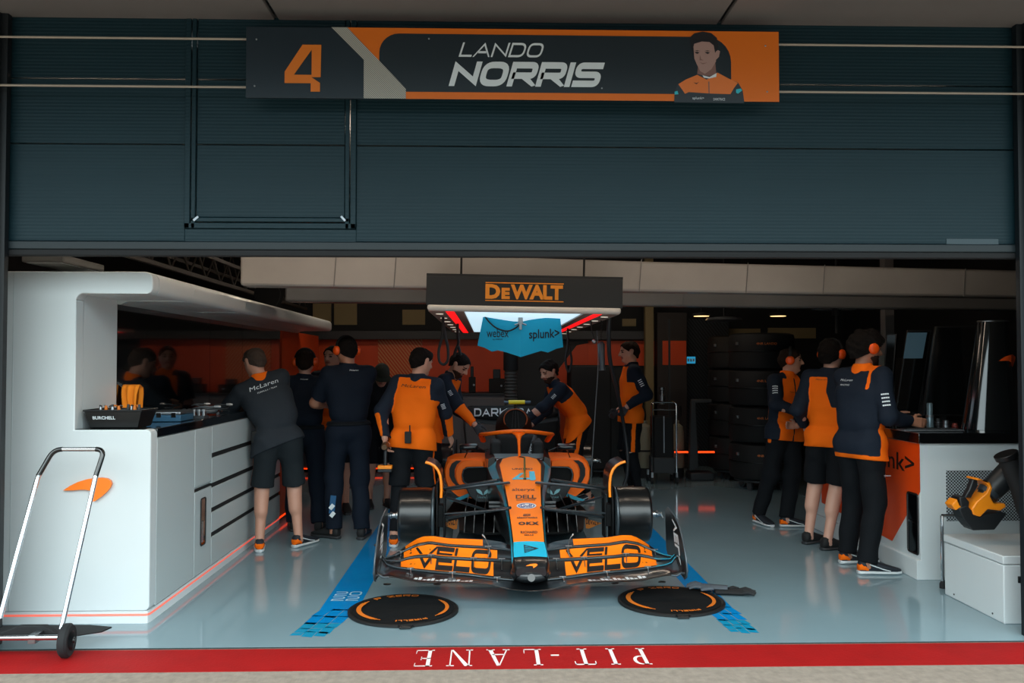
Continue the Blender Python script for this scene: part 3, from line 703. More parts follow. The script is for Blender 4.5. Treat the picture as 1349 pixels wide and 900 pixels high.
# white storage box in front
BX0 = 3.065; bx = empty('storage_box', (BX0+.35, 5.36, 0), label='white lidded storage box standing in front of the console grille', cat='box')
yb0, yb1 = 5.03, 5.70; hb = at(1329, 731, 5.05).z-.004
bo = lambda mb: setattr(mb, 'M', Matrix.Translation((-BX0-.35, -5.36, 0))) or mb
bo(MB()).box(BX0+.004, BX0+.75, yb0+.004, yb1-.004, 0, hb-.055).build('box_body', M_white, bx, bevel=.006)
bo(MB()).box(BX0, BX0+.755, yb0, yb1, hb-.05, hb).build('lid', M_white, bx, bevel=.006)
bo(MB()).box(BX0+.09, BX0+.13, yb0-.004, yb0+.006, hb-.16, hb-.12).build('latch', M_black, bx, bevel=.003)
for yy in (yb0+.12, yb1-.12): bo(MB()).lathe([(.006, 0), (.006, .003)], (BX0+.004, yy, .03), (-1, 0, 0), 10).build('rivet', M_dgrey, bx)
# chrome leg standing beside it
t = item('chrome_stanchion', (at(1242, 765, 5.85).x, 5.85, 0), 'slim chrome post with black foot between storage box and console', 'post')
MB().tube([(0, 0, .02), (0, 0, .50)], .011, 10).build('post', M_chrome, t); MB().tube([(0, .0, .50), (.09, .0, .50)], .011, 10).build('top_arm', M_chrome, t)
MB().lathe([(.022, 0), (.022, .03), (.012, .05)], n=14).build('foot', M_rubber, t)

# battery blower lying on the box
BZ = hb
bw = empty('cordless_blower', (at(1290, 695, 5.42).x, 5.42, BZ+.001), label='orange and black cordless blower lying on the white storage box', cat='blower')
ox, oz = bw.location.x, bw.location.z
def bp(px, py, dy=0): p = at(px, py, 5.42+dy); return (p.x-ox, dy, p.z-oz)
def slab(name, pts, d, m, bev=.006, dy=0, par=None):
    mm = MB(); P = [bp(*p) for p in pts]; n = len(P)
    mm.add([(p[0], -d/2+dy, max(.001, p[2])) for p in P]+[(p[0], d/2+dy, max(.001, p[2])) for p in P], [tuple(range(n)), tuple(reversed(range(n, 2*n)))]+[(i, i+n, (i+1) % n+n, (i+1) % n) for i in range(n)])
    return mm.build(name, m, par or bw, bevel=bev, seg=3)
M_bo = mat('tool_orange', 'f08a14', .4); M_bk = mat('tool_black', '14181b', .45)
slab('battery', [(1276, 697), (1264, 684), (1257, 668), (1268, 664), (1282, 680), (1294, 676), (1312, 672), (1320, 675), (1304, 696)], .11, M_bk)
slab('motor_housing', [(1273, 668), (1279, 659), (1292, 648), (1296, 640), (1291, 633), (1279, 631), (1281, 628), (1297, 634), (1300, 641), (1297, 652), (1302, 662), (1316, 661), (1318, 666), (1310, 671), (1294, 669), (1284, 679), (1275, 676)], .13, M_bo, .01)
slab('trigger_handle', [(1279, 631), (1285, 629), (1286, 640), (1277, 656), (1268, 655), (1274, 645)], .045, M_bk, .008)
slab('rear_cap', [(1249, 664), (1256, 656), (1259, 664), (1263, 667), (1254, 671)], .09, M_bo, .006)
slab('rear_guard', [(1258, 654), (1265, 652), (1272, 660), (1270, 672), (1280, 686), (1272, 694), (1262, 680), (1260, 664)], .10, M_bk, .008)
mm = MB(); a = Vector(bp(1297, 655)); b = Vector(bp(1330, 622)); mm.tube([a, a.lerp(b, .15), a.lerp(b, .3), b, Vector(bp(1349, 612))], [.052, .062, .072, .078, .080], 20); mm.build('blower_tube', M_bk, bw, smooth=60)
mm = MB(); a = Vector(bp(1300, 652)); b = Vector(bp(1304, 647)); mm.tube([a, b], [.066, .069], 20); mm.build('collar', mat('tool_grey', '2a3238', .4), bw)
# black duct pipe leaning behind it
q0 = at(1322, 604, 5.30); dp = empty('air_duct', (q0.x+.1, 5.30, BZ), label='thick black air duct with flanged mouth leaning on the white box at the frame edge', cat='duct')
def dq(px, py, Y=5.30): p = at(px, py, Y); return Vector((p.x-dp.location.x, p.y-5.30, p.z-BZ))
mm = MB(); mm.tube([dq(1327, 603), dq(1343, 640), dq(1352, 672), dq(1362, 694)], [.058, .058, .056, .05], 20); mm.build('pipe', M_blackm, dp, smooth=60)
mm = MB(); a, b = dq(1324.5, 597.5), dq(1327.5, 604); mm.tube([a, b], [.072, .070], 24); o = mm.build('flange', M_black, dp, bevel=.004)

# monitors on the console
def monitor(px0, px1, py0, py1, Y, dxb, label, screen, tilt=0, rzdeg=0):
    """upright display: measured top-left/top-right columns, top and bottom rows at depth Y; dxb = lean of the lower edge in pixels"""
    a = at(px0, py0, Y); b = at(px1, py0, Y); c = at(px0+dxb, py1, Y)
    cx = (a.x+b.x)/2; wd = (b.x-a.x); hh = a.z-c.z; z0 = HR+.0015
    t = empty('monitor', (cx+(c.x-a.x)/2, Y, z0), math.radians(rzdeg), label, 'monitor', 'screens standing on the console')
    w2 = wd/math.cos(math.radians(rzdeg)); lean = 0.0
    zb = max(c.z-z0, .02); zt = a.z-z0; dx = (a.x-c.x)/2
    m = MB(); P = lambda u, w, z: (u+dx*((z-(zb+zt)/2)/((zt-zb)/2)), w, z)
    bx_ = [P(-w2/2, -.02, zb), P(w2/2, -.02, zb), P(w2/2, .025, zb), P(-w2/2, .025, zb)]; tx = [P(-w2/2, -.02, zt), P(w2/2, -.02, zt), P(w2/2, .025, zt), P(-w2/2, .025, zt)]
    m.loft([bx_, tx]); m.build('casing', M_black, t, bevel=.004)
    m = MB(); e = .012; m.add([P(-w2/2+e, -.0215, zb+e), P(w2/2-e, -.0215, zb+e), P(w2/2-e, -.0215, zt-e), P(-w2/2+e, -.0215, zt-e)], [(0, 1, 2, 3)]); m.build('screen', screen, t, fixn=False)
    MB().box(-.02-dx, .02-dx, .0, .04, 0.012, max(zb+.05, .05)).build('stand_neck', M_black, t); MB().box(-.09-dx, .09-dx, -.06, .07, 0, .012).build('stand_base', M_black, t, bevel=.003)
    return t
M_scr = mat('screen_off', '0a0c0d', .12, coat=.5)
monitor(1234, 1286, 430, 548, 7.0, -16, 'large blank black monitor beside the tapered smoked cover', M_scr, rzdeg=-12)
m1 = monitor(1196, 1224, 435, 552, 7.35, -16, 'upright monitor showing a pale blue upper window, in front of the navy-jacketed person', M_scr, rzdeg=-15)
a = at(1195.5, 437, 7.33); b = at(1219, 470, 7.33)
m = MB(); hw = (b.x-a.x)/2; m.add([(-hw-.0, -.023, a.z-HR-.235), (hw, -.023, a.z-HR-.235), (hw+.04, -.023, a.z-HR-.01), (-hw+.035, -.023, a.z-HR-.01)], [(0, 1, 2, 3)]); m.build('screen_window', mat('screen_blue', '3b5563', .3, emit='3b5563', es=.25), m1, fixn=False)
monitor(1170, 1180, 440, 552, 7.8, -8, 'narrow-looking black monitor turned edge-on, deepest of the console screens', M_scr, rzdeg=-40)
for i, (px, Y) in enumerate(((1181, 7.75), (1229, 7.2))):
    a = at(px, 468, Y); b = at(px-8, 520, Y); t = empty('paper_sheet', (b.x+.06, Y+.30, HR+.0015), 0, ['pale upright paper board behind the monitor nearest the navy-jacketed person', 'pale upright paper board between the two larger monitors'][i], 'paper board', 'boards between the console screens')
    m = MB(); w = .05; m.add([(-w, 0, 0), (w, 0, 0), (w+.03, 0, a.z-HR), (-w+.03, 0, a.z-HR), (-w, .004, 0), (w, .004, 0), (w+.03, .004, a.z-HR), (-w+.03, .004, a.z-HR)], [(0, 1, 2, 3), (4, 7, 6, 5), (0, 4, 5, 1), (1, 5, 6, 2), (2, 6, 7, 3), (3, 7, 4, 0)]); m.build('board', mat('pale_board', '6d7677', .6), t)
    MB().box(-w, w, -.02, .03, 0, .012).build('foot', M_dgrey, t)
# tapered smoked cover with rim
Yc = 6.42; cb = at(1304, 560, Yc); ct = at(1308, 424, Yc)
tc_ = empty('tapered_cover', (cb.x, Yc, HR+.0015), label='tall tapered smoked-black cover with orange mark standing on the console', cat='cover')
rb = (at(1340, 560, Yc).x-at(1272, 560, Yc).x)/2; rt = (at(1327, 424, Yc).x-at(1291, 424, Yc).x)/2; hh = ct.z-HR
secs = []
for k in range(9):
    t = k/8; r = rb+(rt-rb)*(t**.9); cx = (ct.x-cb.x)*t
    secs.append([(cx+r*.98*math.copysign(abs(math.cos(a))**.8, math.cos(a)), r*.8*math.copysign(abs(math.sin(a))**.8, math.sin(a)), t*hh) for a in np.linspace(0, 2*PI, 33)[:-1]])
M_smoke = mat('smoked_plastic', '121618', .12, coat=1)
MB().loft(secs).build('shell', M_smoke, tc_, smooth=60)
MB().tube([(ct.x-cb.x+rt*math.cos(a), rt*.8*math.sin(a), hh) for a in np.linspace(0, 2*PI, 33)[:-1]], .008, 6, closed=True).build('rim', M_steel, tc_)
m = MB(); p0 = at(1303, 475, Yc); p1 = at(1332.5, 475, Yc); zz0 = at(1320, 484, Yc).z; hz = at(1320, 467.5, Yc).z-zz0
def smk(u, v):
    x = p0.x-cb.x+u; z = zz0-HR+v; t = z/hh; r = rb+(rt-rb)*(t**.9); cx = (ct.x-cb.x)*t; q = min(.97, abs(x-cx)/r)
    return (x, -r*.8*(1-q**2.5)**(1/2.5)-.012, z)
S_ = MB(); top = [(0, .47), (.14, .66), (.30, .82), (.46, .92), (.62, .98), (.78, 1.0), (.90, .97), (.97, .88), (1.0, .74)]
bot = [(0, .47), (.14, .48), (.30, .50), (.46, .50), (.60, .36), (.63, 0), (.72, .1), (.85, .3), (1.0, .74)]
w_ = p1.x-p0.x
for i in range(8): S_.add([smk(top[i][0]*w_, top[i][1]*hz), smk(top[i+1][0]*w_, top[i+1][1]*hz), smk(bot[i+1][0]*w_, bot[i+1][1]*hz), smk(bot[i][0]*w_, bot[i][1]*hz)], [(0, 1, 2, 3)])
S_.build('orange_emblem', mat('papaya_deep', 'e8581a', .4), tc_, fixn=False)
# small things on the console top
def canister(px, Y, r, h, m1_, m2_, label, cat):
    c = at(px, 560, Y); t = empty(cat.replace(' ', '_'), (c.x, Y, HR+.0015), 0, label, cat)
    MB().lathe([(r, 0), (r, h*.45), (r*.8, h*.5), (r*.8, h*.95), (r*.6, h)], n=18).build('body', m1_, t); MB().lathe([(r*1.05, h*.42), (r*1.05, h*.5)], n=18).build('band', m2_, t)
canister(1225, 6.6, .028, .19, mat('tin_blue_grey', '6a7f88', .3, metal=.4), M_steel, 'blue-grey metal drinks bottle standing by the keyboard', 'bottle')
canister(1246, 6.6, .028, .055, M_steel, M_dgrey, 'short steel cup on the console near the bottle', 'cup')
canister(1236, 6.75, .022, .06, M_dgrey, M_steel, 'dark grey pot between bottle and steel cup', 'pot')
canister(1258, 6.6, .024, .03, mat('dull_red', '7a2f26', .5), M_dgrey, 'low dull red pot to the side of the steel cup', 'tin')
c = at(1212, 552, 6.7); t = item('button_box', (c.x, 6.7, HR+.0015), 'small red-lit button on the console in front of the hands', 'button')
MB().box(-.025, .025, -.025, .025, 0, .035).build('housing', M_dgrey, t, bevel=.004); MB().lathe([(.016, .035), (.016, .055), (.01, .06)], n=14).build('button', mat('red_button', 'c82a1a', .3, emit='c01808', es=.5), t)
c = at(1232, 566, 6.2); t = item('keyboard', (c.x-.02, 6.24, HR+.0015), 'slim grey keyboard under the hands on the console top', 'keyboard')
MB().box(-.22, .22, -.06, .06, 0, .012).build('tray', M_grey, t, bevel=.003)
for k in range(12):
    for j in range(3): MB().box(-.20+.033*k, -.172+.033*k, -.045+.032*j, -.018+.032*j, .012, .018).build('key', M_dgrey, t)
# ================================================================== the racing car
XC = .265; YO = 5.40
car = empty('racing_car', (XC, YO, 0), label='open-wheel racing car in orange, black and light blue standing without its wheels', cat='racing car')
CT = Matrix.Translation((-XC, -YO, 0))
M_carb = mat('carbon_black', '0e1114', .28, coat=.4); M_carbm = mat('carbon_matt', '0c0f11', .6, spec=.25)
M_pap = mat('papaya_gloss', 'ff7d00', .55, spec=.3); M_papd = mat('papaya_red_gloss', 'ff6d08', .5, spec=.3); M_cyan = mat('cyan_gloss', '12b4d8', .55, spec=.3)
M_tealc = mat('teal_gloss', '148fa8', .3, coat=.5); M_edge = mat('carbon_edge', '4a545a', .3, metal=.3); M_alu = mat('aluminium', 'b4b8ba', .28, metal=1)
def CM(): m = MB(); m.M = CT; return m
def lx(px, Y): return (px-645)*Y/FPX
def mir(p): return (2*XC-p[0], p[1], p[2])
# ---- front wing: measured leading / trailing edges (picture column, row) with their depth
E = {
 'e1': [(497, 757), (505, 761), (518, 760.5), (534, 763.5), (550, 767), (566, 768), (591, 768.5), (617, 768.7), (635, 769.8), (651, 772), (672, 777), (699, 779.5)],
 'e2': [(503, 735), (509.5, 744), (517.6, 747), (542, 750.7), (566.5, 753.6), (599, 756), (623.6, 758.5), (648, 761.8), (672.5, 764), (699, 765.5)],
 'e3': [(503, 732.4), (509.5, 739), (525.8, 739), (537, 735.7), (550, 733.2), (566.5, 732.7), (583, 734.8), (623.6, 737), (654.6, 738), (676, 739)],
 'e4': [(506, 735.7), (517.6, 733), (534, 725), (550, 717.7), (566.5, 714.8), (591, 718.5), (635, 721), (672.5, 725), (676, 725)],
 'e5': [(506, 733.5), (517, 730), (524, 726), (534, 718.5), (542, 712.8), (550, 708), (558, 705), (571, 704.7), (591, 707.6), (615, 708.3), (636, 709), (661, 712.8), (676, 719)]}
DEP = {'e1': [(497, 5.50), (520, 5.50), (600, 5.47), (650, 5.43), (699, 5.39)], 'e2': [(497, 5.62), (530, 5.66), (600, 5.64), (699, 5.56)],
       'e3': [(497, 5.70), (540, 5.78), (676, 5.72)], 'e4': [(497, 5.78), (540, 5.88), (676, 5.80)], 'e5': [(497, 5.86), (540, 5.95), (676, 5.90)]}
def EP(k, x, dy=0):
    t = E[k]; y = float(np.interp(x, [a for a, b in t], [b for a, b in t])); Y = float(np.interp(x, [a for a, b in DEP[k]], [b for a, b in DEP[k]]))
    return at(x, y+dy, Y)
def element(a, b, x0, x1, thick, gap=1.2, n=22, mirror=False, gapb=0):
    """aerofoil blade from edge a to edge b across picture columns x0..x1"""
    secs = []
    for i in range(n+1):
        x = x0+(x1-x0)*i/n; p = EP(a, x); q = EP(b, x, gap)
        d = q-p; c = d.length; nn = Vector((0, -d.z, d.y)).normalized()
        if nn.z < 0: nn = -nn
        loop = []
        for s, h in ((0, 0), (.02, .5), (.10, .9), (.35, .75), (.7, .35), (1, .06)): loop.append(p+d*s+nn*(thick*h*.5-.05*c*math.sin(PI*s)))
        for s, h in ((.7, -.4), (.35, -.9), (.10, -.9), (.02, -.5)): loop.append(p+d*s+nn*(thick*h*.5-.05*c*math.sin(PI*s)))
        secs.append([mir(v) if mirror else tuple(v) for v in loop])
    return secs
def surf(a, b, x, s, lift, gap=1.2, mirror=False):
    """point on a blade's upper face: column x, chord fraction s"""
    p = EP(a, x); q = EP(b, x, gap); d = q-p; c = d.length; nn = Vector((0, -d.z, d.y)).normalized()
    if nn.z < 0: nn = -nn
    h = float(np.interp(s, [0, .02, .1, .35, .7, 1], [0, .5, .9, .75, .35, .06]))
    v = p+d*s+nn*(.012*h*.5-.05*c*math.sin(PI*s)+lift); return mir(v) if mirror else tuple(v)
def EPn(k, x, mirror): v = EP(k, x); return mir(v) if mirror else tuple(v)
fw = MB()
m = CM()
left = element('e1', 'e2', 497, 699, .014, 1.0, 34)
rightm = element('e1', 'e2', 497, 699, .014, 1.0, 34, True)[:-1][::-1]
m.loft(left+rightm); wing = m.build('front_wing', [M_carb], car, smooth=50)
for mi in (False, True):
    for nm, a, b, x1 in (('lower_flap', 'e2', 'e3', 676), ('middle_flap', 'e3', 'e4', 676), ('upper_flap', 'e4', 'e5', 676)):
        m = CM(); m.loft(element(a, b, 503 if nm != 'upper_flap' else 506, x1, .012, 1.4, 30, mi)); f = m.build(nm, [M_carb], wing, smooth=50)
        xa, xb = {'lower_flap': (528, 650), 'middle_flap': (532, 655), 'upper_flap': (534, 636)}[nm]
        m = CM(); N = 26; s0, s1 = (.10, .93)
        for i in range(N):
            u0 = xa+(xb-xa)*i/N; u1 = xa+(xb-xa)*(i+1)/N
            for j in range(6):
                t0 = s0+(s1-s0)*j/6; t1 = s0+(s1-s0)*(j+1)/6
                m.add([surf(a, b, u0, t0, .0015, 1.4, mi), surf(a, b, u1, t0, .0015, 1.4, mi), surf(a, b, u1, t1, .0015, 1.4, mi), surf(a, b, u0, t1, .0015, 1.4, mi)], [(0, 1, 2, 3)])
        m.build('orange_panel', M_pap, f, fixn=False, smooth=60)
        # halves of the big lettering: the word straddles lower and middle flap
        if nm != 'upper_flap':
            m = CM(); X0, X1 = (546, 649); half = 0 if nm == 'lower_flap' else 1
            for q in strokes('VELO', 1.0, 1.0, .26, .16, .32, 1.75):
                pts = q[:4]
                if mi: pts = [(1-p[0], p[1]) for p in pts]
                # clip to this half
                poly_ = pts
                def clip(P, keep, val):
                    o = []
                    for i in range(len(P)):
                        A, B = P[i], P[(i+1) % len(P)]; ka, kb = keep(A), keep(B)
                        if ka: o.append(A)
                        if ka != kb: t = (val-A[1])/(B[1]-A[1]); o.append((A[0]+(B[0]-A[0])*t, val))
                    return o
                poly_ = clip(poly_, (lambda p: p[1] < .5) if half == 0 else (lambda p: p[1] >= .5), .5)
                if len(poly_) < 3: continue
                def mp_(p):
                    u = X0+(X1-X0)*(p[0] if not mi else p[0]); v = p[1]*2-half
                    uu = u
                    if half == 0: s = .12+.80*v
                    else: s = .15+.72*v
                    return surf(a, b, uu, s, .0028+.00012*(q[4] % 5), 1.4, mi)
                # refine the quad along x
                m.add([mp_(p) for p in poly_], [tuple(range(len(poly_)))])
            bm_ = m.build('lettering', M_txtb, f, fixn=False, smooth=0)
        # teal edge near the tip
        m = CM(); N = 10; xa, xb = (504, 530)
        pth = [Vector(EPn(a, xa+(xb-xa)*i/N, mi))+Vector((0, -.004, .004)) for i in range(N+1)]
        m.tube(pth, .003, 6); m.build('tip_edge', M_tealc if mi else M_edge, f)
        m = CM(); m.tube([Vector(EPn(a, 520+(676-520)*i/24, mi))+Vector((0, -.001, .001)) for i in range(25)], .0042, 6); m.build('leading_edge', M_edge, f, smooth=60)
    # lower white lettering strip on the main plane
    m = CM(); N = 14
    xa, xb = (545, 623)
    for i in range(N):
        u0 = xa+(xb-xa)*i/N; u1 = xa+(xb-xa)*(i+.72)/N
        lo = .16; hi = .40+.12*math.sin(i*2.1)
        m.add([surf('e1', 'e2', u0, lo, .002, 1, mi), surf('e1', 'e2', u1, lo, .002, 1, mi), surf('e1', 'e2', u1+2, hi, .002, 1, mi), surf('e1', 'e2', u0+2, hi, .002, 1, mi)], [(0, 1, 2, 3)])
    m.build('small_lettering', M_txtw, wing, fixn=False, smooth=0)
    # brackets
    for px, k0, k1, dx in ((541, 'e1', 'e2', 0), (596, 'e1', 'e2', 0), (655, 'e1', 'e2', 0), (568, 'e2', 'e3', 0), (624, 'e2', 'e3', 0), (661, 'e2', 'e3', 0), (528, 'e3', 'e4', 0), (643, 'e3', 'e4', 0)):
        a_ = Vector(EPn(k0, px, mi)); b_ = Vector(EPn(k1, px, mi)); off = Vector((0, -.006, .008))
        m = CM(); m.tube([a_+(b_-a_)*.45+off, b_+off], .0035, 6); m.tube([b_+off+Vector((-.022, 0, .004)), b_+off+Vector((.022, 0, .004))], .0035, 6)
        m.build('slot_bracket', M_alu, wing)
    a_ = Vector(EPn('e4', 640, mi)); b_ = Vector(EPn('e5', 636, mi)); s_ = -1 if mi else 1
    m = CM(); m.tube(spline([b_+Vector((0, -.01, .02)), b_+Vector((.02*s_, -.03, .0)), a_+Vector((.025*s_, -.03, -.01)), Vector(EPn('e3', 643, mi))+Vector((0, -.02, .02))], 5), .004, 7)
    m.ball(b_+Vector((0, -.01, .022)), .008, 6); m.build('flap_adjuster', M_alu, wing)
    # end plate
    X = XC-1.0; prof = [(5.415, .235), (5.43, .31), (5.50, .405), (5.60, .488), (5.72, .527), (5.95, .548), (6.02, .52), (6.035, .25), (5.96, .185), (5.50, .165), (5.44, .19)]
    def ex(z, Y): return -.012*max(0, (z-.2)/.35)
    m = CM(); P = [(X-ex(z, Y)*1.0, Y, z) for Y, z in prof]; Q = [(p[0]+.012, p[1], p[2]) for p in P]
    if mi: P = [mir(p) for p in P]; Q = [mir(p) for p in Q]
    n = len(P); m.add(P+Q, [tuple(range(n)), tuple(reversed(range(n, 2*n)))]+[(i, (i+1) % n, n+(i+1) % n, n+i) for i in range(n)])
    ep = m.build('endplate', M_carb, wing, bevel=.004)
    m = CM(); e_ = [Vector(p) for p in (P+P[:1])]; m.tube([v+Vector((.006 if not mi else -.006, 0, 0)) for v in [Vector(P[i]) for i in (9, 10, 0, 1, 2, 3, 4, 5)]], .006, 7); m.build('endplate_rim', M_edge, ep, smooth=60)
    m = CM()
    inx = (X+.0145) if not mi else (2*XC-X-.0145)
    def epf(u, v):    # u runs down the plate, v runs back to front
        z = .50-u; Y = 5.80-.045*(z-.3)/.2-.10 + (.06-v) + (z-.35)*.55
        return (inx+(.012 if not mi else -.012)*max(0, (z-.2)/.35)*1.0, Y, z)
    if mi: lettering(m, 'VELO', .29, .14, .26, lambda u, v: epf(u, .16-v), gap=.25, wide=.9, shear=.1)
    else: lettering(m, 'VELO', .29, .14, .26, lambda u, v: epf(u, v-.01), gap=.25, wide=.9, shear=.1)
    m.build('lettering', M_txtw, ep, fixn=False, smooth=0)
    # turned-up tip joining blade and plate
    m = CM(); A = [Vector(EPn('e1', x, mi)) for x in (512, 505, 499, 497)]; B = Vector(P[0])+Vector(((.004 if not mi else -.004), 0, 0))
    pts = [tuple(A[0]), tuple(A[1]), tuple(A[2]), tuple((A[3]+B)/2+Vector((-.004 if not mi else .004, 0, -.012))), tuple(B)]
    m.tube(spline(pts, 5), .007, 8); m.build('tip_rail', M_edge, ep, smooth=60)
    m = CM(); a0 = Vector(EPn('e1', 499, mi)); a1 = Vector(EPn('e2', 504, mi)); xx = (X+.006) if not mi else 2*XC-X-.006
    m.loft([[a0+Vector((0, 0, .004)), a0-Vector((0, 0, .008)), a1-Vector((0, 0, .006)), a1+Vector((0, 0, .004))], [(xx, 5.46, .19), (xx, 5.46, .17), (xx, 5.96, .185), (xx, 5.96, .21)]]); m.build('foot_plate', M_carb, ep, bevel=.003)
    m = CM(); xo = (X-.0) if not mi else 2*XC-X; s_ = -1 if not mi else 1
    m.loft([[(xo, 5.72, .33), (xo, 5.72, .32), (xo, 6.0, .28), (xo, 6.0, .29)], [(xo+s_*.045, 5.80, .33), (xo+s_*.045, 5.80, .325), (xo+s_*.05, 6.0, .30), (xo+s_*.05, 6.0, .305)]]); m.build('dive_plane', M_carb, ep)
# ---- nose: (Y, top z, top half width, side half width, side z, bottom half width, bottom z)
NS = [(5.435, .255, .085, .098, .225, .09, .205), (5.46, .288, .100, .112, .245, .10, .180), (5.50, .309, .108, .120, .265, .11, .158), (5.60, .327, .108, .122, .285, .115, .16), (5.75, .354, .103, .120, .315, .115, .165),
      (6.10, .4335, .113, .130, .395, .12, .17), (6.45, .502, .124, .147, .46, .13, .18), (6.75, .560, .138, .172, .51, .15, .18), (7.00, .606, .156, .205, .545, .18, .17), (7.35, .684, .178, .258, .60, .24, .16), (7.52, .715, .150, .275, .62, .26, .16), (7.58, .728, .08, .280, .63, .27, .16)]
def nsec(r):
    Y, zt, wt, ws, zs, wb, zb = r
    return [(XC-wt, Y, zt), (XC-wt*.5, Y, zt+.004), (XC, Y, zt+.006), (XC+wt*.5, Y, zt+.004), (XC+wt, Y, zt), (XC+wt+(ws-wt)*.45, Y, zt+(zs-zt)*.15-.002), (XC+ws, Y, zs), (XC+wb, Y, zb), (XC-wb, Y, zb), (XC-ws, Y, zs), (XC-wt-(ws-wt)*.45, Y, zt+(zs-zt)*.15-.002)]
#            0..3 top, 4 black line, 5 teal, 6 side, 7 bottom, 8 side, 9 teal, 10 black line
msA = [2]*4+[1, 2, 1, 1, 1, 2, 1]; msB = [0]*4+[1, 3, 1, 1, 1, 3, 1]; msC = [1]*11
m = CM(); S = [nsec(r) for r in NS]
m.loft(S[:3], mats=msC, m=1, caps=True); m.loft(S[2:5], mats=msA, caps=False, m=1); m.loft(S[4:], mats=msB, m=1, caps=True)
nose = m.build('nose', [M_pap, M_carb, M_cyan, M_tealc], car, smooth=30)
NT = [(733, 5.50), (713, 5.75), (685, 6.10), (662, 6.45), (631, 7.0), (612, 7.35), (602, 7.55)][::-1]
def nz(px, py, l=.008): 
    Y = float(np.interp(py, [a for a, b in NT], [b for a, b in NT])); p = at(px, py, Y)
    zt = float(np.interp(Y, [r[0] for r in NS], [r[1] for r in NS])); return (p.x, Y, zt+l)
def nf(x, y): return lambda u, v: nz(x+u, y-v)
m = CM()
typeset(m, 'alteryx', 30, 5, nf(674.5, 649.5)); typeset(m, 'DELL', 27, 4.6, nf(679.5, 658), bold=.02, space=.95); m.add([nz(680, 660), nz(705, 660), nz(705, 659.4), nz(680, 659.4)], [(0, 1, 2, 3)])
typeset(m, 'ARROW', 10, 3.2, nf(689, 681), bold=.03); typeset(m, 'electronics', 27, 2.2, nf(681, 683.5), bold=.02); typeset(m, 'OKX', 27, 4.4, nf(683, 692.5), bold=.05, space=1.2)
typeset(m, 'RICHARD', 22, 3, nf(686, 703.5), bold=.02); typeset(m, 'MILLE', 12, 1.8, nf(691, 706.5), bold=.02); typeset(m, 'UNITED', 27, 2.0, nf(674.5, 619.8), bold=.02)
m.add([nz(690, 718, .0075), nz(710, 723, .0075), nz(691, 729, .0075)], [(0, 2, 1)])
m.build('sponsor_lettering', M_txtb, nose, fixn=False, smooth=0)
m = CM(); 
for k in range(6): m.add([nz(691.5, 719.6+1.5*k, .0084), nz(705-abs(k-2.5)*3.6, 720.6+1.3*k, .0084), nz(705-abs(k-2.5)*3.6, 721.0+1.3*k, .0084), nz(691.5, 720.1+1.5*k, .0084)], [(0, 1, 2, 3)])
m.build('arrow_lines', M_cyan, nose, fixn=False, smooth=0)
m = CM(); cx, cy = 693.5, 667
for r0, r1, q in ((1, 0, 0), (.85, 0, 1), (.72, 0, 2)):
    m.add([nz(cx+13*r0*math.cos(a), cy+4*(r0**1.3)*math.sin(a), .0066+.0003*q) for a in np.linspace(0, 2*PI, 25)[:-1]], [tuple(range(24))], q)
typeset(m, 'Gulf', 16, 4.6, nf(685.5, 669.2), m=1, bold=.03)
for i, v in enumerate(m.v[-len(glyph_mesh('Gulf', bold=.03)[0]):]): pass
m.build('oval_badge', [M_txtw, mat('badge_blue', '1a2f7a', .4), mat('badge_orange', 'e8e2e0', .4)], nose, fixn=False, smooth=0)
m = CM()
for pts in ([(675, 631.5), (686, 624), (690, 624), (683, 630), (704, 630.5), (704, 634), (699, 634), (698, 632.5), (675, 632.5)], [(697, 622), (704, 622), (706, 633), (698, 633)]):
    m.add([nz(x, y, .0078) for x, y in pts], [tuple(range(len(pts)))])
m.build('race_number', mat('number_cyan', '3fb0cc', .4), nose, fixn=False, smooth=0)
m = CM(); p0 = at(692.5, 742, 5.45); p1 = at(708, 738, 5.45)
swoosh(m, p1.x-p0.x, .028, lambda u, v: (p0.x+u, 5.428+.016*(v/.028), .256+v*.9)); o = m.build('orange_emblem', M_pap, nose, fixn=False, smooth=0)
# rounded underside under the nose tip with its tow slot
m = CM(); m.ball((XC, 5.545, .198), .135, 12, sc=(1, .98, .44)); m.build('nose_pod', mat('pod_carbon', '1d2124', .3, coat=.4), car, smooth=60)
m = CM(); m.lathe([(.024, 0), (.024, .012)], (XC, 5.420, .196), (0, -1, .35), 20); m.build('tow_slot', M_gloss, nose)
for s in (-1, 1):
    m = CM(); m.loft([[(XC+s*.10, 5.60, .18), (XC+s*.115, 5.60, .18), (XC+s*.115, 5.92, .22), (XC+s*.10, 5.92, .22)], [(XC+s*.10, 5.60, .29), (XC+s*.115, 5.60, .29), (XC+s*.115, 5.92, .33), (XC+s*.10, 5.92, .33)]]); m.build('wing_pylon', M_carb, car)
# pitot sensor over the race number
m = CM(); a = Vector(nz(691.5, 633, 0)); b = Vector(nz(691, 610, .05))
m.tube([a+Vector((0, .02, 0)), a+Vector((0, .05, .06)), b], .008, 8, 0); m.tube([b, b+Vector((-.045, -.01, .01))], .006, 8, 1); m.lathe([(.018, 0), (.014, .012), (.008, .02)], tuple(a+Vector((0, .02, 0))), n=12, m=1)
m.build('pitot_sensor', [mat('olive_brass', '5f6a30', .35, metal=.5), M_black], car)
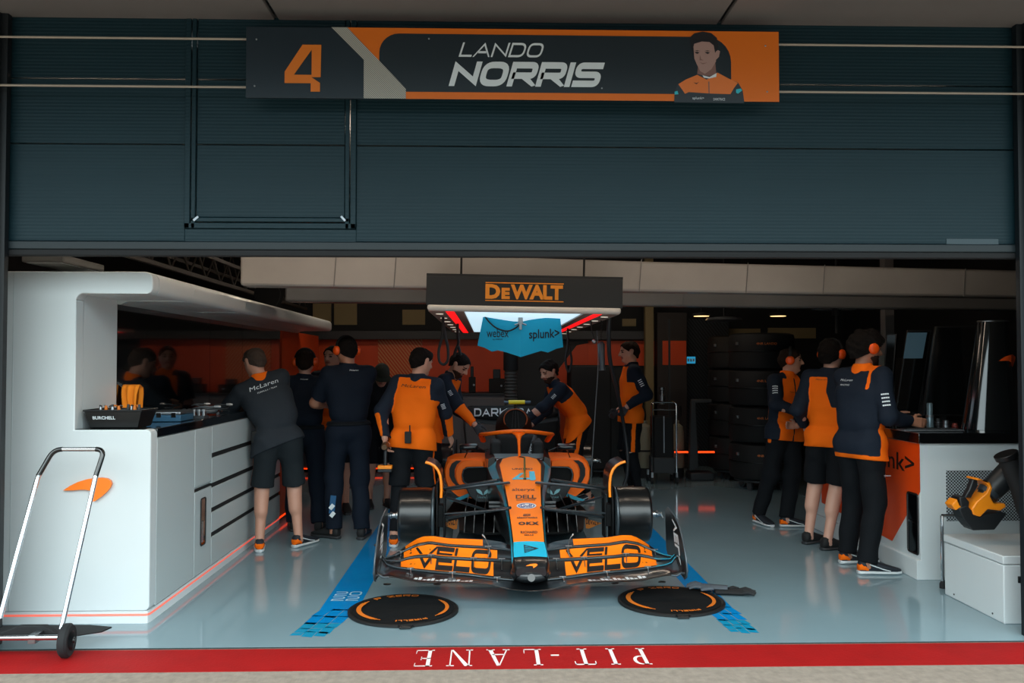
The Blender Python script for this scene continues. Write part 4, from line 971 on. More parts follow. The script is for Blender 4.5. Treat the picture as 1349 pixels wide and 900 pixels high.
# ---- chassis, cockpit, engine cover
m = CM()
CS = [(7.58, .64, .28, .16, .728), (7.9, .66, .30, .15, .70), (8.3, .68, .31, .15, .69), (8.65, .70, .30, .15, .70)]
def csec(Y, zs, w, zb, zt, wi=.22): return [(XC-w, Y, zs), (XC-w*.98, Y, zt-.02), (XC-wi-.01, Y, zt), (XC-wi, Y, zt-.01), (XC-wi+.01, Y, .42), (XC+wi-.01, Y, .42), (XC+wi, Y, zt-.01), (XC+wi+.01, Y, zt), (XC+w*.98, Y, zt-.02), (XC+w, Y, zs), (XC+w*.9, Y, zb), (XC-w*.9, Y, zb)]
m.loft([csec(*c) for c in CS]); m.build('monocoque', M_carb, car, smooth=30)
m = CM(); m.loft([[(XC-.22, 7.60, .71), (XC+.22, 7.60, .71), (XC+.20, 7.60, .66), (XC-.20, 7.60, .66)], [(XC-.24, 7.80, .735), (XC+.24, 7.80, .735), (XC+.22, 7.80, .70), (XC-.22, 7.80, .70)]]); m.build('cockpit_rim', M_carb, car, bevel=.01)
m = CM(); typeset(m, 'DARKTRACE', .09, .014, lambda u, v: (XC-.20+u, 7.595, .69+v)); typeset(m, 'DARKTRACE', .09, .014, lambda u, v: (XC+.11+u, 7.595, .69+v)); m.build('rim_lettering', M_txtw, car, fixn=False)
m = CM(); m.box(XC-.26, XC-.15, 8.2, 8.7, .62, .80).box(XC+.15, XC+.26, 8.2, 8.7, .62, .80).box(XC-.2, XC+.2, 8.55, 8.72, .45, .84); m.build('headrest', M_blackm, car, bevel=.03, seg=3)
m = CM(); a, b = at(697, 601, 8.35), at(705, 575, 8.5); m.tube([a, b], .022, 8, flat=((0, 1, 0), .25)); o = m.build('harness_strap', M_dgrey, car)
m = CM(); d = (b-a); typeset(m, 'RACE', .13, .028, lambda u, v: tuple(a+Vector((-.012, -.012, .02))+d.normalized()*u+Vector((v, 0, -.08*v)))); m.build('lettering', M_txtw, o, fixn=False)
# halo
HP = [(XC-.33, 8.80, .76), (XC-.345, 8.5, .84), (XC-.335, 8.25, .872), (XC-.29, 8.03, .893), (XC-.20, 7.86, .918), (XC-.10, 7.775, .935), (XC, 7.75, .941)]
HP = HP+[mir(p) for p in HP[:-1][::-1]]
m = CM(); m.tube(spline(HP, 6), .030, 14, flat=((0, 0, 1), .62)); halo = m.build('halo', M_papd, car, smooth=60)
m = CM(); se = []
for t, w, d in ((0, .011, .03), (.45, .013, .03), (.70, .018, .03), (.84, .034, .03), (.93, .065, .026), (1, .115, .018)):
    c = Vector((XC, 7.545, .725)).lerp(Vector((XC, 7.765, .938)), t); se.append([(c.x-w, c.y, c.z), (c.x-w*.6, c.y-d*.8, c.z), (c.x, c.y-d, c.z), (c.x+w*.6, c.y-d*.8, c.z), (c.x+w, c.y, c.z), (c.x+w*.6, c.y+d*.8, c.z), (c.x, c.y+d, c.z), (c.x-w*.6, c.y+d*.8, c.z)])
m.loft(se); m.build('halo_pillar', M_papd, halo, smooth=60)
m = CM(); typeset(m, 'mind power', .12, .012, lambda u, v: (XC-.06+u, 7.717-.0, .936+v)); m.build('lettering', M_txtb, halo, fixn=False)
# roll hoop, air intake and engine cover
YA = 8.72; zc = .985
def oval(Y, z, rx, rz, n=28, k=1.0): return [(XC+rx*math.cos(a), Y, z+rz*math.sin(a)) for a in np.linspace(0, 2*PI, n+1)[:-1]]
m = CM(); m.loft([oval(YA, zc, .105, .092), oval(YA-.02, zc, .118, .104), oval(YA, zc, .125, .112), oval(8.95, .95, .15, .14), oval(9.3, .86, .20, .22), oval(9.8, .70, .20, .26), oval(10.25, .58, .12, .20)], caps=True, m=0)
cov = m.build('engine_cover', [M_carbm], car, smooth=60)
m = CM(); m.tube([(XC+.118*math.cos(a), YA-.012, zc+.106*math.sin(a)) for a in np.linspace(-.5, PI+.5, 26)], .007, 7); m.build('intake_rim', mat('brown_orange', '9c4a20', .4), cov, smooth=60)
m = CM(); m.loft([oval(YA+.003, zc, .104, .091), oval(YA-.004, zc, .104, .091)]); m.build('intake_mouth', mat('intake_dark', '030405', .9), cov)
for s in (-1, 0, 1): m = CM(); m.tube([(XC+s*.035, YA-.008, zc-.085), (XC+s*.022, YA-.008, zc+.085)], .004, 6); m.build('intake_divider', M_dgrey, cov)
m = CM(); m.tube([(XC, YA+.06, zc+.10), (XC, YA+.04, 1.155)], .016, 10, flat=((0, 1, 0), 1.6)); m.build('camera_stalk', M_dgrey, cov)
a, b = at(664, 530, YA), at(699, 529.6, YA); c0, c1 = at(670, 530, YA), at(691.5, 530, YA)
m = CM(); m.tube([(a.x, YA, a.z), (b.x, YA, a.z)], .014, 12); cam_ = m.build('camera_pod', mat('pod_blue_grey', '3f5468', .4), cov)
m = CM(); m.tube([(c0.x, YA, a.z), (c1.x, YA, a.z)], .021, 14); m.build('yellow_sleeve', mat('pod_yellow', 'e6d01e', .4), cam_)
m = CM(); m.prism([(8.9, 1.02), (9.3, 1.00), (10.1, .90), (10.35, .62), (9.4, .8)], XC-.008, XC+.008, lambda u, v, w: (w, u, v)); m.build('shark_fin', M_carb, cov)
# ---- sidepods, floor, mirrors
for mi in (False, True):
    F = (lambda p: mir(p)) if mi else (lambda p: p)
    def psec(Y, k, zk, xo=0): 
        base = [(-.24, .655), (-.45, .665), (-.60, .655), (-.672, .62), (-.695, .55), (-.69, .46), (-.655, .37), (-.57, .30), (-.40, .275), (-.24, .27)]
        return [F((XC-.24+(x+.24)*k, Y, .2+(z-.2)*zk)) for x, z in base]
    m = CM(); m.loft([psec(8.10, .97, .98), psec(8.12, 1, 1), psec(8.6, 1.03, .99), psec(9.2, .85, .86), psec(9.8, .5, .62), psec(10.15, .25, .4)]); sp_ = m.build('sidepod', M_papd, car, smooth=45)
    def sq(px, py, Y=8.07): p = at(px, py, Y); return F((p.x, Y, p.z))
    lip_o = [(637, 607.5), (622, 605.5), (611, 607), (604, 612), (600.5, 620), (600.5, 629), (603, 637), (608, 640)]
    lip_i = [(637, 615.5), (622, 615), (614, 615.5), (610, 619), (608, 625), (608, 631), (610, 636), (612, 638)]
    m = CM(); n = len(lip_o); loops = []
    for (a, b), (c, d) in zip(lip_o, lip_i): loops.append([sq(a, b, 8.10), sq(a, b, 8.05), sq(c, d, 8.05), sq(c, d, 8.10)])
    m.loft(loops); m.build('intake_lip', M_papd, sp_, bevel=.006, smooth=50)
    cr_o = [(601, 607), (595, 611), (592, 618), (592, 627), (596, 635), (601, 640)]; cr_i = [(608, 607), (602, 612), (599, 619), (599, 628), (602, 636), (607, 641)]
    m = CM()
    for i in range(5): m.add([sq(*cr_o[i], 8.09), sq(*cr_i[i], 8.09), sq(*cr_i[i+1], 8.09), sq(*cr_o[i+1], 8.09)], [(0, 1, 2, 3)])
    m.build('black_crescent', M_carb, sp_, fixn=False)
    m = CM(); iq = [(609, 618), (614, 615.5), (660, 616), (662, 637), (614, 638.5), (609.5, 634)]
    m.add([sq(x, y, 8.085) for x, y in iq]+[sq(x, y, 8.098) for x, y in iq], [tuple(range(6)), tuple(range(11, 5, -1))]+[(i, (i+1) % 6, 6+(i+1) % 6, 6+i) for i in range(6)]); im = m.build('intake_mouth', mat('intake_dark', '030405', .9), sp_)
    m = CM(); m.tube([sq(637, 615.5, 8.05), sq(616, 616.2, 8.05), sq(611, 619, 8.05), sq(609, 626, 8.05), sq(611, 635, 8.05), sq(616, 638, 8.05), sq(655, 638, 8.05)], .006, 7); m.build('intake_gasket', M_edge, im, smooth=60)
    # black lower shoulder with the winged logo
    lo = [(612, 640), (668, 638), (670, 662), (630, 662), (620, 655)]
    m = CM(); m.add([sq(x, y, 7.86) for x, y in lo]+[sq(x, y, 8.095) for x, y in lo], [tuple(range(5)), tuple(range(9, 4, -1))]+[(i, (i+1) % 5, 5+(i+1) % 5, 5+i) for i in range(5)]); us = m.build('undercut_panel', M_carb, sp_, bevel=.006)
    m = CM()
    for s in (-1, 1):
        w_ = [(0, 9), (2, 8), (7, 5), (9, 1), (8.5, 0), (4, 1), (1.5, 4)]
        m.add([sq(636.5+s*(x+.3), 644.5+y*.9, 7.855) for x, y in w_], [tuple(range(7))])
    typeset(m, 'VANTAGE', 14, 2.2, lambda u, v: sq((629.5+u) if not mi else (629.5+14-u), 656.6-v, 7.855))
    m.build('winged_logo', mat('pale_cyan_print', '8cc4cc', .5), us, fixn=False)
    te = [(592, 659.5), (600, 657), (617, 650), (621, 653), (606, 659.5), (596, 661)]
    m = CM(); m.add([sq(x, y, 8.06) for x, y in te]+[sq(x, y, 8.2) for x, y in te], [tuple(range(6)), tuple(range(11, 5, -1))]+[(i, (i+1) % 6, 6+(i+1) % 6, 6+i) for i in range(6)]); m.build('teal_stripe', M_tealc, sp_)
    # tyre-side wake deflector with bright leading edge
    arcp = [(560.5, 608.3), (566, 609.8), (572, 613), (577, 618.5), (580, 626), (581.3, 636), (581.5, 646), (581, 655)]
    A = [Vector(F(tuple(at(x, y, 6.25)))) for x, y in arcp]
    m = CM(); m.loft([[p, p+Vector((0, .36, -.004)), p+Vector((0, .36, -.012)), p+Vector((0, 0, -.012))] for p in A]); df = m.build('wake_deflector', M_carb, car, smooth=60)
    m = CM(); m.tube([p+Vector((0, -.004, -.004)) for p in A], .0105, 8); m.build('bright_edge', mat('deflector_orange', 'ff8c0a', .35, coat=.4), df, smooth=60)
    # brake drum and upright
    def drum(Yd, par):
        m = CM(); s = -1 if not mi else 1; x0 = XC+s*.945; Zd = .411
        m.lathe([(.10, 0), (.19, .004), (.203, .014), (.206, .03), (.208, .20), (.204, .235), (.208, .25)], (x0, Yd, Zd), (-s, 0, 0), 40); d = m.build('brake_drum', mat('drum_carbon', '0e1113', .3, coat=.2), par, smooth=50)
        m = CM(); m.lathe([(.205, 0), (.212, .006), (.212, .016), (.2, .02)], (x0-s*.252, Yd, Zd), (-s, 0, 0), 40); m.build('drum_flange', M_edge, d)
        m = CM(); m.lathe([(.028, 0), (.028, .02), (.020, .03), (.020, .055), (.026, .06), (.026, .068), (.014, .072), (.014, .10)], (x0, Yd, Zd), (s, 0, 0), 18); m.build('hub_axle', M_alu, d)
        m = CM(); m.tube([(x0+s*.05, Yd-.02, Zd+.02), (x0+s*.085, Yd-.045, Zd+.012), (x0+s*.10, Yd-.05, Zd-.02)], .007, 7); m.build('retaining_clip', M_alu, d)
        m = CM(); xx = x0-s*.285
        m.prism([(-.11, -.20), (.10, -.20), (.14, 0), (.12, .20), (.05, .25), (-.05, .25), (-.14, .10), (-.15, -.08)], 0, .012, lambda u, v, w: (xx-s*w, Yd+u, Zd+v)); m.prism([(-.09, -.17), (.08, -.17), (.10, .16), (-.08, .16)], 0, .012, lambda u, v, w: (xx-s*w-s*.05, Yd+u, Zd+v)); m.box(min(xx, xx-s*.05), max(xx, xx-s*.05), Yd-.06, Yd+.06, Zd-.08, Zd+.08); m.build('upright', M_carbm, d, bevel=.004)
        return d
    drum(6.47, car); drum(10.07, car)
    # suspension links: outboard and inboard ends as read off the picture, with depths
    for nm, a, Ya, b, Yb, r in (('upper_wishbone', (586, 644), 6.50, (657, 632.5), 6.25, .013), ('upper_wishbone', (586, 645.5), 6.52, (670, 636), 6.85, .013), ('push_rod', (586, 655), 6.47, (640, 672), 6.95, .012),
                            ('lower_wishbone', (583, 682.5), 6.45, (672, 669), 6.22, .013), ('lower_wishbone', (583, 683.5), 6.5, (660, 671), 7.0, .013), ('steering_link', (587, 677), 6.35, (668, 671), 6.15, .009)):
        p = F(tuple(at(a[0], a[1], Ya))); q = F(tuple(at(b[0], b[1], Yb))); m = CM(); m.tube([p, q], r*1.9, 10, flat=((0, 0, 1), .42)); m.build(nm, mat('suspension_carbon', '2c3338', .28, coat=.4), car, smooth=60)
    for yy in (662.5, 667.5):
        m = CM(); m.tube([F(tuple(at(644, yy, 6.9))), F(tuple(at(668, yy, 6.9)))], .012, 8); m.build('chassis_fairing', M_grey, car)
    # floor fences and pennant panels
    for px in (612, 624, 637, 650):
        X = lx(px, 7.3); m = CM(); m.loft([[F((X, 7.18, .135)), F((X+.006, 7.18, .135)), F((X+.006, 7.8, .135)), F((X, 7.8, .135))], [F((X+.01, 7.26, .33)), F((X+.016, 7.26, .33)), F((X+.03, 7.8, .36)), F((X+.024, 7.8, .36))]]); m.build('floor_fence', M_carb, car)
    tr_ = [(581, 690.5), (603, 684), (602, 697), (598, 697.5)]
    m = CM(); m.add([F(tuple(at(x, y, 7.05))) for x, y in tr_]+[F(tuple(at(x, y, 7.06))) for x, y in tr_], [(0, 1, 2, 3), (7, 6, 5, 4)]+[(i, (i+1) % 4, 4+(i+1) % 4, 4+i) for i in range(4)]); pn = m.build('pennant_panel', mat('pennant_orange', 'c8741c', .45), car)
    m = CM(); lettering(m, 'DEWALT', 17, 7, .24, lambda u, v: F(tuple(at((585+u) if not mi else (602-u), 693.5-u*.12+(.0)-v*(.55+.03*u) if not mi else 693.5-(17-u)*.0-.12*(17-u)-v*(.55+.03*(17-u)), 7.045))), gap=.2, wide=.6); m.build('lettering', M_txtb, pn, fixn=False)
    m = CM(); m.add([F(tuple(at(x, y, 7.07))) for x, y in [(597, 697), (604, 684), (605, 700), (600, 712), (596, 712)]]+[F(tuple(at(x, y, 7.075))) for x, y in [(597, 697), (604, 684), (605, 700), (600, 712), (596, 712)]], [tuple(range(5)), tuple(range(9, 4, -1))]+[(i, (i+1) % 5, 5+(i+1) % 5, 5+i) for i in range(5)]); m.build('pennant_bracket', M_grey, pn)
    # mirror on two stalks
    mc = Vector(F((XC-.46, 7.98, .775))); s = -1 if not mi else 1
    m = CM(); m.loft([[(mc.x+w*sx, mc.y+dy, mc.z+h*sz) for sx, sz in ((-1, -.7), (-.8, -1), (.8, -1), (1, -.7), (1, .7), (.8, 1), (-.8, 1), (-1, .7))] for dy, w, h in ((-.05, .05, .014), (-.03, .085, .026), (.04, .09, .03))]); mr_ = m.build('mirror', M_carb, car, smooth=50)
    m = CM(); m.tube([mc+Vector((-s*.08, 0, 0)), (XC+s*.29, 8.02, .73)], .007, 7).tube([mc+Vector((s*.0, .02, -.02)), (XC+s*.50, 8.12, .665)], .006, 7); m.build('mirror_stalk', M_carb, mr_)
m = CM(); fl_ = [(7.20, .30), (7.3, .52), (7.6, .62), (8.2, .68), (9.0, .62), (10.2, .50), (10.6, .45)]
P = [(XC-w, y) for y, w in fl_]+[(XC+w, y) for y, w in fl_[::-1]]
m.prism(P, .112, .135); m.build('floor_pan', M_carbm, car, bevel=.004)
m = CM(); m.box(XC-.5, XC+.5, 10.1, 10.6, .135, .5); m.build('gearbox_fairing', M_carbm, car, bevel=.05)
# ---- rear wing
YW = 10.32; zT = at(674, 535.5, YW).z; zM = at(674, 548, YW).z; hw = .575
m = CM(); secs = []
for i in range(25):
    t = i/24*2-1; x = XC+t*hw; e = abs(t); up = -.02*(1-e**2) if False else 0
    c = -.03*(1-e**3); k = 1 if e < .86 else (1-((e-.86)/.14)**2*.75)
    zc_ = (zT+zM)/2-.015+(0); h = (zT-zM)/2+.02
    secs.append([(x, YW-.02, zc_-h*k+c*.6), (x, YW-.03, zc_-h*k*.3+c*.5), (x, YW+.02, zc_+h*k*.5), (x, YW+.06, zc_+h*k), (x, YW+.075, zc_+h*k), (x, YW+.05, zc_), (x, YW+.0, zc_-h*k+c*.6-.004)])
m.loft(secs); rw = m.build('rear_wing', M_carbm, car, smooth=50)
m = CM(); secs = []
for i in range(25):
    t = i/24*2-1; x = XC+t*(hw-.02); c = -.055*(1-abs(t)**2.2); z0 = zM-.045
    secs.append([(x, YW-.17, z0+c), (x, YW-.15, z0+.02+c), (x, YW-.02, z0+.035+c*.8), (x, YW-.02, z0+.025+c*.8), (x, YW-.15, z0-.004+c)])
m.loft(secs); m.build('main_plane', M_carbm, rw, smooth=50)
m = CM(); a, b = at(624.6, 548, YW-.035), at(722, 537.5, YW-.035)
lettering(m, 'DARKTRACE', b.x-a.x, b.z-a.z, .2, lambda u, v: (a.x+u, YW-.038+.75*max(0, v-.02), a.z-.006+v), gap=.35, wide=.95); m.build('lettering', M_txtw, rw, fixn=False, smooth=0)
for s in (-1, 1):
    m = CM(); m.prism([(YW-.22, zM-.13), (YW-.20, zM+.0), (YW-.08, zT-.05), (YW+.02, zT), (YW+.14, zT), (YW+.16, zM-.1), (YW+.1, .45), (YW-.02, .40), (YW-.1, .5)], 0, .012, lambda u, v, w: (XC+s*(hw-.012-.10*max(0, (.8-v)))+s*w, u, v)); m.build('rear_endplate', M_carb, rw, bevel=.004)
m = CM(); m.tube([(XC, YW+.1, .5), (XC, YW+.12, zM-.03), (XC, YW+.05, zM-.02)], .018, 8); m.build('wing_pillar', M_carb, rw)
# stands that carry the car
for i, (yy, w) in enumerate(((6.95, .10), (9.9, .22))):
    t = empty('car_stand', (XC, yy, 0), 0, ['low black stand under the nose bulkhead of the racing car', 'low black stand under the tail of the racing car'][i], 'stand', 'stands under the racing car')
    MB().box(-w, w, -.10, .10, 0, .018).build('base', M_black, t, bevel=.004); MB().box(-w*.8, w*.8, -.05, .05, .018, .09 if i else .15).build('riser', M_dgrey, t, bevel=.006); MB().box(-w, w, -.06, .06, .09 if i else .15, .110 if i else .169).build('pad', M_rubber, t, bevel=.004)

# ================================================================== floor markings, tyre covers, gloves
def fpoly(mb, pts, z=.0012, m=0): P = [flo(x, y) for x, y in pts]; return mb.add([(p.x, p.y, z) for p in P], [tuple(range(len(pts)))], m)
# stripe edges on the floor run straight into the garage
lxa, lxb = flo(435, 805).x, flo(480, 805).x
rxa, rxb = flo(920, 775).x, flo(965, 800).x
yl = flo(440, 800).y
M_b2 = mat('floor_cyan', '168cb4', .2)
for nm, xa, xb, y0, sgn, lab in (('l', -1.07, -.83, 5.42, 1, 'blue 2022 stripe on the floor beside the workbench side of the car'), ('r', 1.36, 1.545, 5.42, -1, 'blue 2022 stripe on the floor on the console side of the car')):
    m = MB(); m.add([(xa, y0, .001), (xb, y0, .001), (xb, 9.6, .001), (xa, 9.6, .001)], [(0, 1, 2, 3)])
    w = xb-xa
    # broken, slanting end towards the door
    rows = [(y0+.001, y0-.12, .0, 1.0, .3), (y0-.135, y0-.25, -.02, .95, .3), (y0-.265, y0-.35, -.04, .9, .25), (y0-.365, y0-.43, -.06, .85, .25), (y0-.445, y0-.49, -.08, .8, .25)]
    for k, (a, b, u0, u1, sl) in enumerate(rows):
        for q in range(3):
            c0 = xa+w*(u0+(u1-u0)*q/3); c1 = xa+w*(u0+(u1-u0)*(q+.92)/3); dx = sgn*-.045; j = .012*((q*7+k*3) % 4)
            m.add([(c0+dx*k*.25, a+j, .001), (c1+dx*k*.25, a+j*.5, .001), (c1+dx*(k*.25+1)*.6, b-j, .001), (c0+dx*(k*.25+1)*.6, b-j*.5, .001)], [(0, 1, 2, 3)], 0 if k < 2 else 1)
    o = m.build('floor_marking', [M_blue, M_b2], fixn=False, smooth=0); o['kind'] = 'structure'
    m = MB()
    for r_, s_ in ((0, '20'), (1, '22')): lettering(m, s_, w*.74, .10, .16, lambda u, v: (xa+w*.13+u, y0+.34-r_*.125+v, .0022), gap=.3, wide=1.1)
    o = m.build('floor_marking_digits', mat('pale_floor_print', '9fc8d8', .3), fixn=False, smooth=0); o['kind'] = 'structure'
for px, py in ((510, 770), (576, 770), (810, 768.5), (872, 767)):
    p = flo(px, py); o = MB().lathe([(.026, 0), (.026, .0025)], (p.x, p.y, 0), n=20).build('floor_socket', M_black); tag(o, None, None, None, 'structure')
M_cov = mat('cover_fabric', '0b0d0f', .85, spec=.2, bump=(12, .25)); M_covr = mat('cover_rim', '070809', .6)
def tyre_cover(px, py, rot, label):
    c = flo(px, py); t = empty('wheel_cover', (c.x, c.y, 0), rot, label, 'wheel cover', 'round wheel covers lying on the floor')
    R0 = .345
    MB().lathe([(R0-.03, .012), (R0-.012, .020), (R0, .014), (R0, .002), (R0-.01, 0)], n=56).build('rim', M_covr, t)
    m = MB(); prof = []; secs = []
    for k in range(9):
        r = (R0-.028)*k/8+.001; secs.append([(r*math.cos(a), r*math.sin(a), .017+.004*math.sin(3*a+r*9)*(k/8)*(1-k/8)*4) for a in np.linspace(0, 2*PI, 57)[:-1]])
    m.loft(secs, caps=False); m.build('cloth', M_cov, t, smooth=60)
    def arcb(a0, a1, r0, r1):
        m = MB(); n = 18
        for i in range(n):
            a, b = math.radians(a0+(a1-a0)*i/n), math.radians(a0+(a1-a0)*(i+1)/n); tp = min(1, min(i, n-1-i)/3+.35); q0 = (r0+r1)/2-(r1-r0)/2*tp; q1 = (r0+r1)/2+(r1-r0)/2*tp
            m.add([(q0*math.cos(a), q0*math.sin(a), .0235), (q1*math.cos(a), q1*math.sin(a), .0235), (q1*math.cos(b), q1*math.sin(b), .0235), (q0*math.cos(b), q0*math.sin(b), .0235)], [(0, 1, 2, 3)])
        return m
    mm = arcb(150, 248, .262, .292); mm.build('orange_arc', M_txto, t, fixn=False, smooth=0); arcb(-38, 42, .262, .285).build('orange_arc', M_txto, t, fixn=False, smooth=0)
    def cur(text, amid, span, r, h, flip=False, th=.26, wide=1.0):
        m = MB(); 
        def fn(u, v):
            a = math.radians(amid)+(math.radians(span)/2-u*math.radians(span))*(1 if not flip else -1); rr = (r+v) if not flip else (r+h-v); return (rr*math.cos(a), rr*math.sin(a), .0238)
        lettering(m, text, 1, h, th, fn, gap=.45, wide=wide); return m.build('lettering', M_txto, t, fixn=False, smooth=0)
    cur('P ZERO', 108, 62, .255, .042, wide=1.3); cur('PIRELLI', -72, 40, .262, .030, th=.3)
    MB().tube([(.02, -.335, .012), (.03, -.375, .012), (.09, -.372, .012), (.10, -.332, .012)], .008, 6).build('pull_tab', M_black, t)
    return t
tyre_cover(531.5, 805.5, math.radians(-2), 'round black wheel cover with orange print on the floor, the one with nothing on it')
tyre_cover(884, 793.5, math.radians(-10), 'round black wheel cover on the floor with a glove lying over its edge')
# work glove: palm with five limp fingers
def glove(px, py, rz, label, m1):
    c = flo(px, py); t = MB(); t.M = Matrix.Diagonal((1.25, 1.25, 1, 1))
    t.loft([[(x*.045*k, y0, .027+z*.014) for x, z in ((-1, 0), (-.7, .8), (0, 1), (.7, .8), (1, 0), (.7, -.8), (0, -1), (-.7, -.8))] for y0, k in ((-.09, .7), (-.07, .8), (-.02, .85), (.03, 1), (.06, .95))])
    for k, (x, l, dx) in enumerate(((-.033, .062, -.02), (-.012, .078, -.006), (.011, .074, .008), (.032, .06, .022))):
        t.tube([(x, .05, .03), (x+dx*.5, .05+l*.5, .038), (x+dx, .05+l, .026)], [.012, .011, .008], 8)
    t.tube([(-.038, -.01, .03), (-.068, .02, .034), (-.075, .05, .026)], [.013, .012, .009], 8)
    o = t.build('work_glove', m1, smooth=60); o.location = (c.x, c.y, .0); o.rotation_euler = (0, 0, rz)
    tag(o, label, 'glove', 'work gloves by the wheel cover'); return o
glove(936, 781, math.radians(75), 'grey work glove lying across the edge of the wheel cover', mat('glove_grey', '4d545c', .8)).location.z = .012
g = glove(964, 784, math.radians(-95), 'black work glove lying on the floor beside the wheel cover', mat('glove_black', '15171a', .8)); g.location.z = -.006
# ================================================================== things deeper in the garage
# wrapped gantry beams under the ceiling
def beam(name, pts, w, m, lab, seams=()):
    mb = MB(); secs = []
    for (x, y, z0, z1) in pts: secs.append([(x, y, z0), (x, y, z1), (x, y+w, z1), (x, y+w, z0)])
    t = empty(name, (0, 0, 0), 0, lab, 'beam'); t.location = (pts[0][0], pts[0][1], 0); mb.M = Matrix.Translation((-pts[0][0], -pts[0][1], 0))
    mb.loft(secs); mb.build('wrapped_body', m, t, bevel=.02, smooth=60)
    for s in seams:
        q = at(s, 360, pts[0][1]); x = q.x; k = (x-pts[0][0])/(pts[-1][0]-pts[0][0]); y = pts[0][1]+(pts[-1][1]-pts[0][1])*k; z0 = pts[0][2]+(pts[-1][2]-pts[0][2])*k; z1 = pts[0][3]+(pts[-1][3]-pts[0][3])*k
        sm = MB(); sm.M = Matrix.Translation((-pts[0][0], -pts[0][1], 0)); sm.tube([(x, y-.001, z0), (x+.02, y-.001, z1)], .004, 5); sm.build('seam', M_wrap2, t)
    return t
def bz(px, py, Y): return at(px, py, Y)
YB1, YB2 = 6.9, 7.5
a, b = bz(316, 376, YB1), bz(1345, 392.5, YB2); 
beam('wrapped_beam', [(a.x, YB1, a.z, a.z+.30), ((a.x+b.x)/2, (YB1+YB2)/2, (a.z+b.z)/2+.005, (a.z+b.z)/2+.26), (b.x+.3, YB2, b.z, bz(1345, 357, YB2).z)], .22, M_wrap, 'pale plastic-wrapped beam crossing above the car, the nearer and higher of two', (438, 517, 850, 1000, 1110, 1316))
a, b = bz(375, 397, 8.2), bz(1345, 409.5, 8.6)
beam('wrapped_beam', [(a.x, 8.2, a.z, a.z+.18), (b.x+.4, 8.6, b.z, bz(1345, 394, 8.6).z+.02)], .2, M_wrap2, 'grey plastic-wrapped beam crossing behind and just below the pale one', (560, 905))
# vertical pale column, tan posts
def post(px0, px1, py0, py1, Y, m, lab, name='support_post', cat='post', d=.1):
    p, q = at(px0, py1, Y), at(px1, py0, Y); t = empty(name, ((p.x+q.x)/2, Y, p.z if py1 < 620 else 0), 0, lab, cat); w = (q.x-p.x)/2; z0 = p.z-t.location.z
    MB().box(-w, w, 0, d, z0, q.z-t.location.z).build('shaft', m, t, bevel=.004); MB().box(-w-.01, w+.01, -.01, d+.01, q.z-t.location.z-.03, q.z-t.location.z).build('cap', m, t); return t
def column(px0, px1, Y, m, lab, ztop=3.3, name='support_post', d=.12):
    p, q = at(px0, 400, Y), at(px1, 400, Y); w = (q.x-p.x)/2; t = empty(name, ((p.x+q.x)/2, Y, 0), 0, lab, 'post')
    MB().box(-w, w, 0, d, .02, ztop).build('shaft', m, t, bevel=.004); MB().box(-w-.03, w+.03, -.03, d+.03, 0, .02).build('base_plate', m, t); return t
column(1166, 1178, 9.3, mat('pale_column', '777372', .6), 'pale grey square post rising behind the console screens')
column(850, 861, 12.5, M_tan, 'tan post against the back wall beside the person in profile')
column(1213, 1229, 12.5, M_tan, 'tan post against the back wall behind the console screens')
M_brn = mat('brown_cabinet', '2e2622', .5)
# back wall cladding: orange panels, black parts, hatched print
zt_, zb_ = at(600, 447, 12.9).z, .0
def panel(name, px0, px1, py0, py1, Y, m, lab=None, th=.03, cat='wall panel', cut=None):
    p, q = at(px0, py1, Y), at(px1, py0, Y); t = empty(name, ((p.x+q.x)/2, Y, 0), 0, lab, cat)
    ox = t.location.x; pts = cut or [(px0, py1), (px1, py1), (px1, py0), (px0, py0)]
    mb = MB(); P = [at(u, v, Y) for u, v in pts]; mb.prism([(v.x-ox, max(v.z, .0)) for v in P], 0, th, lambda u, v, w: (u, w, v)); mb.build('mounted_sheet', m, t, bevel=.003)
    return t, ox
hm = bpy.data.materials.new('orange_hatched_wall'); hm.use_nodes = True; nt = hm.node_tree; b = nt.nodes['Principled BSDF']; b.inputs['Roughness'].default_value = .4
tc = nt.nodes.new('ShaderNodeTexCoord'); mp = nt.nodes.new('ShaderNodeMapping'); mp.inputs['Rotation'].default_value = (0, math.radians(38), 0); wv = nt.nodes.new('ShaderNodeTexWave'); wv.inputs['Scale'].default_value = 8; wv.bands_direction = 'X'
cr = nt.nodes.new('ShaderNodeValToRGB'); cr.color_ramp.elements[0].position = .42; cr.color_ramp.elements[0].color = lin('d4480f'); cr.color_ramp.elements[1].position = .52; cr.color_ramp.elements[1].color = lin('dd8a52')
nt.links.new(tc.outputs['Object'], mp.inputs[0]); nt.links.new(mp.outputs[0], wv.inputs[0]); nt.links.new(wv.outputs['Fac'], cr.inputs[0]); nt.links.new(cr.outputs[0], b.inputs['Base Color'])
dm = hm.copy(); dm.name = 'dark_hatched_wall'; r_ = [n for n in dm.node_tree.nodes if n.type == 'VALTORGB'][0]; r_.color_ramp.elements[0].color = lin('101316'); r_.color_ramp.elements[1].color = lin('33393e')
YW_ = 12.9
panel('wall_panel', 372, 498, 446, 520, YW_, M_orangew, 'deep orange wall panel behind the people in navy, above the grey bench')
panel('wall_panel', 498, 556, 446, 520, YW_-.02, hm, 'orange wall panel with fine diagonal hatching behind the heads of the car crew')
panel('wall_panel', 556, 668, 446, 520, YW_, M_orangew, 'glossy orange wall panel behind the bearded crew member')
panel('wall_panel', 668, 775, 446, 640, YW_, mat('wall_dark_panel', '1d1f22', .5), 'dark grey wall panel behind the blue hanging shield')
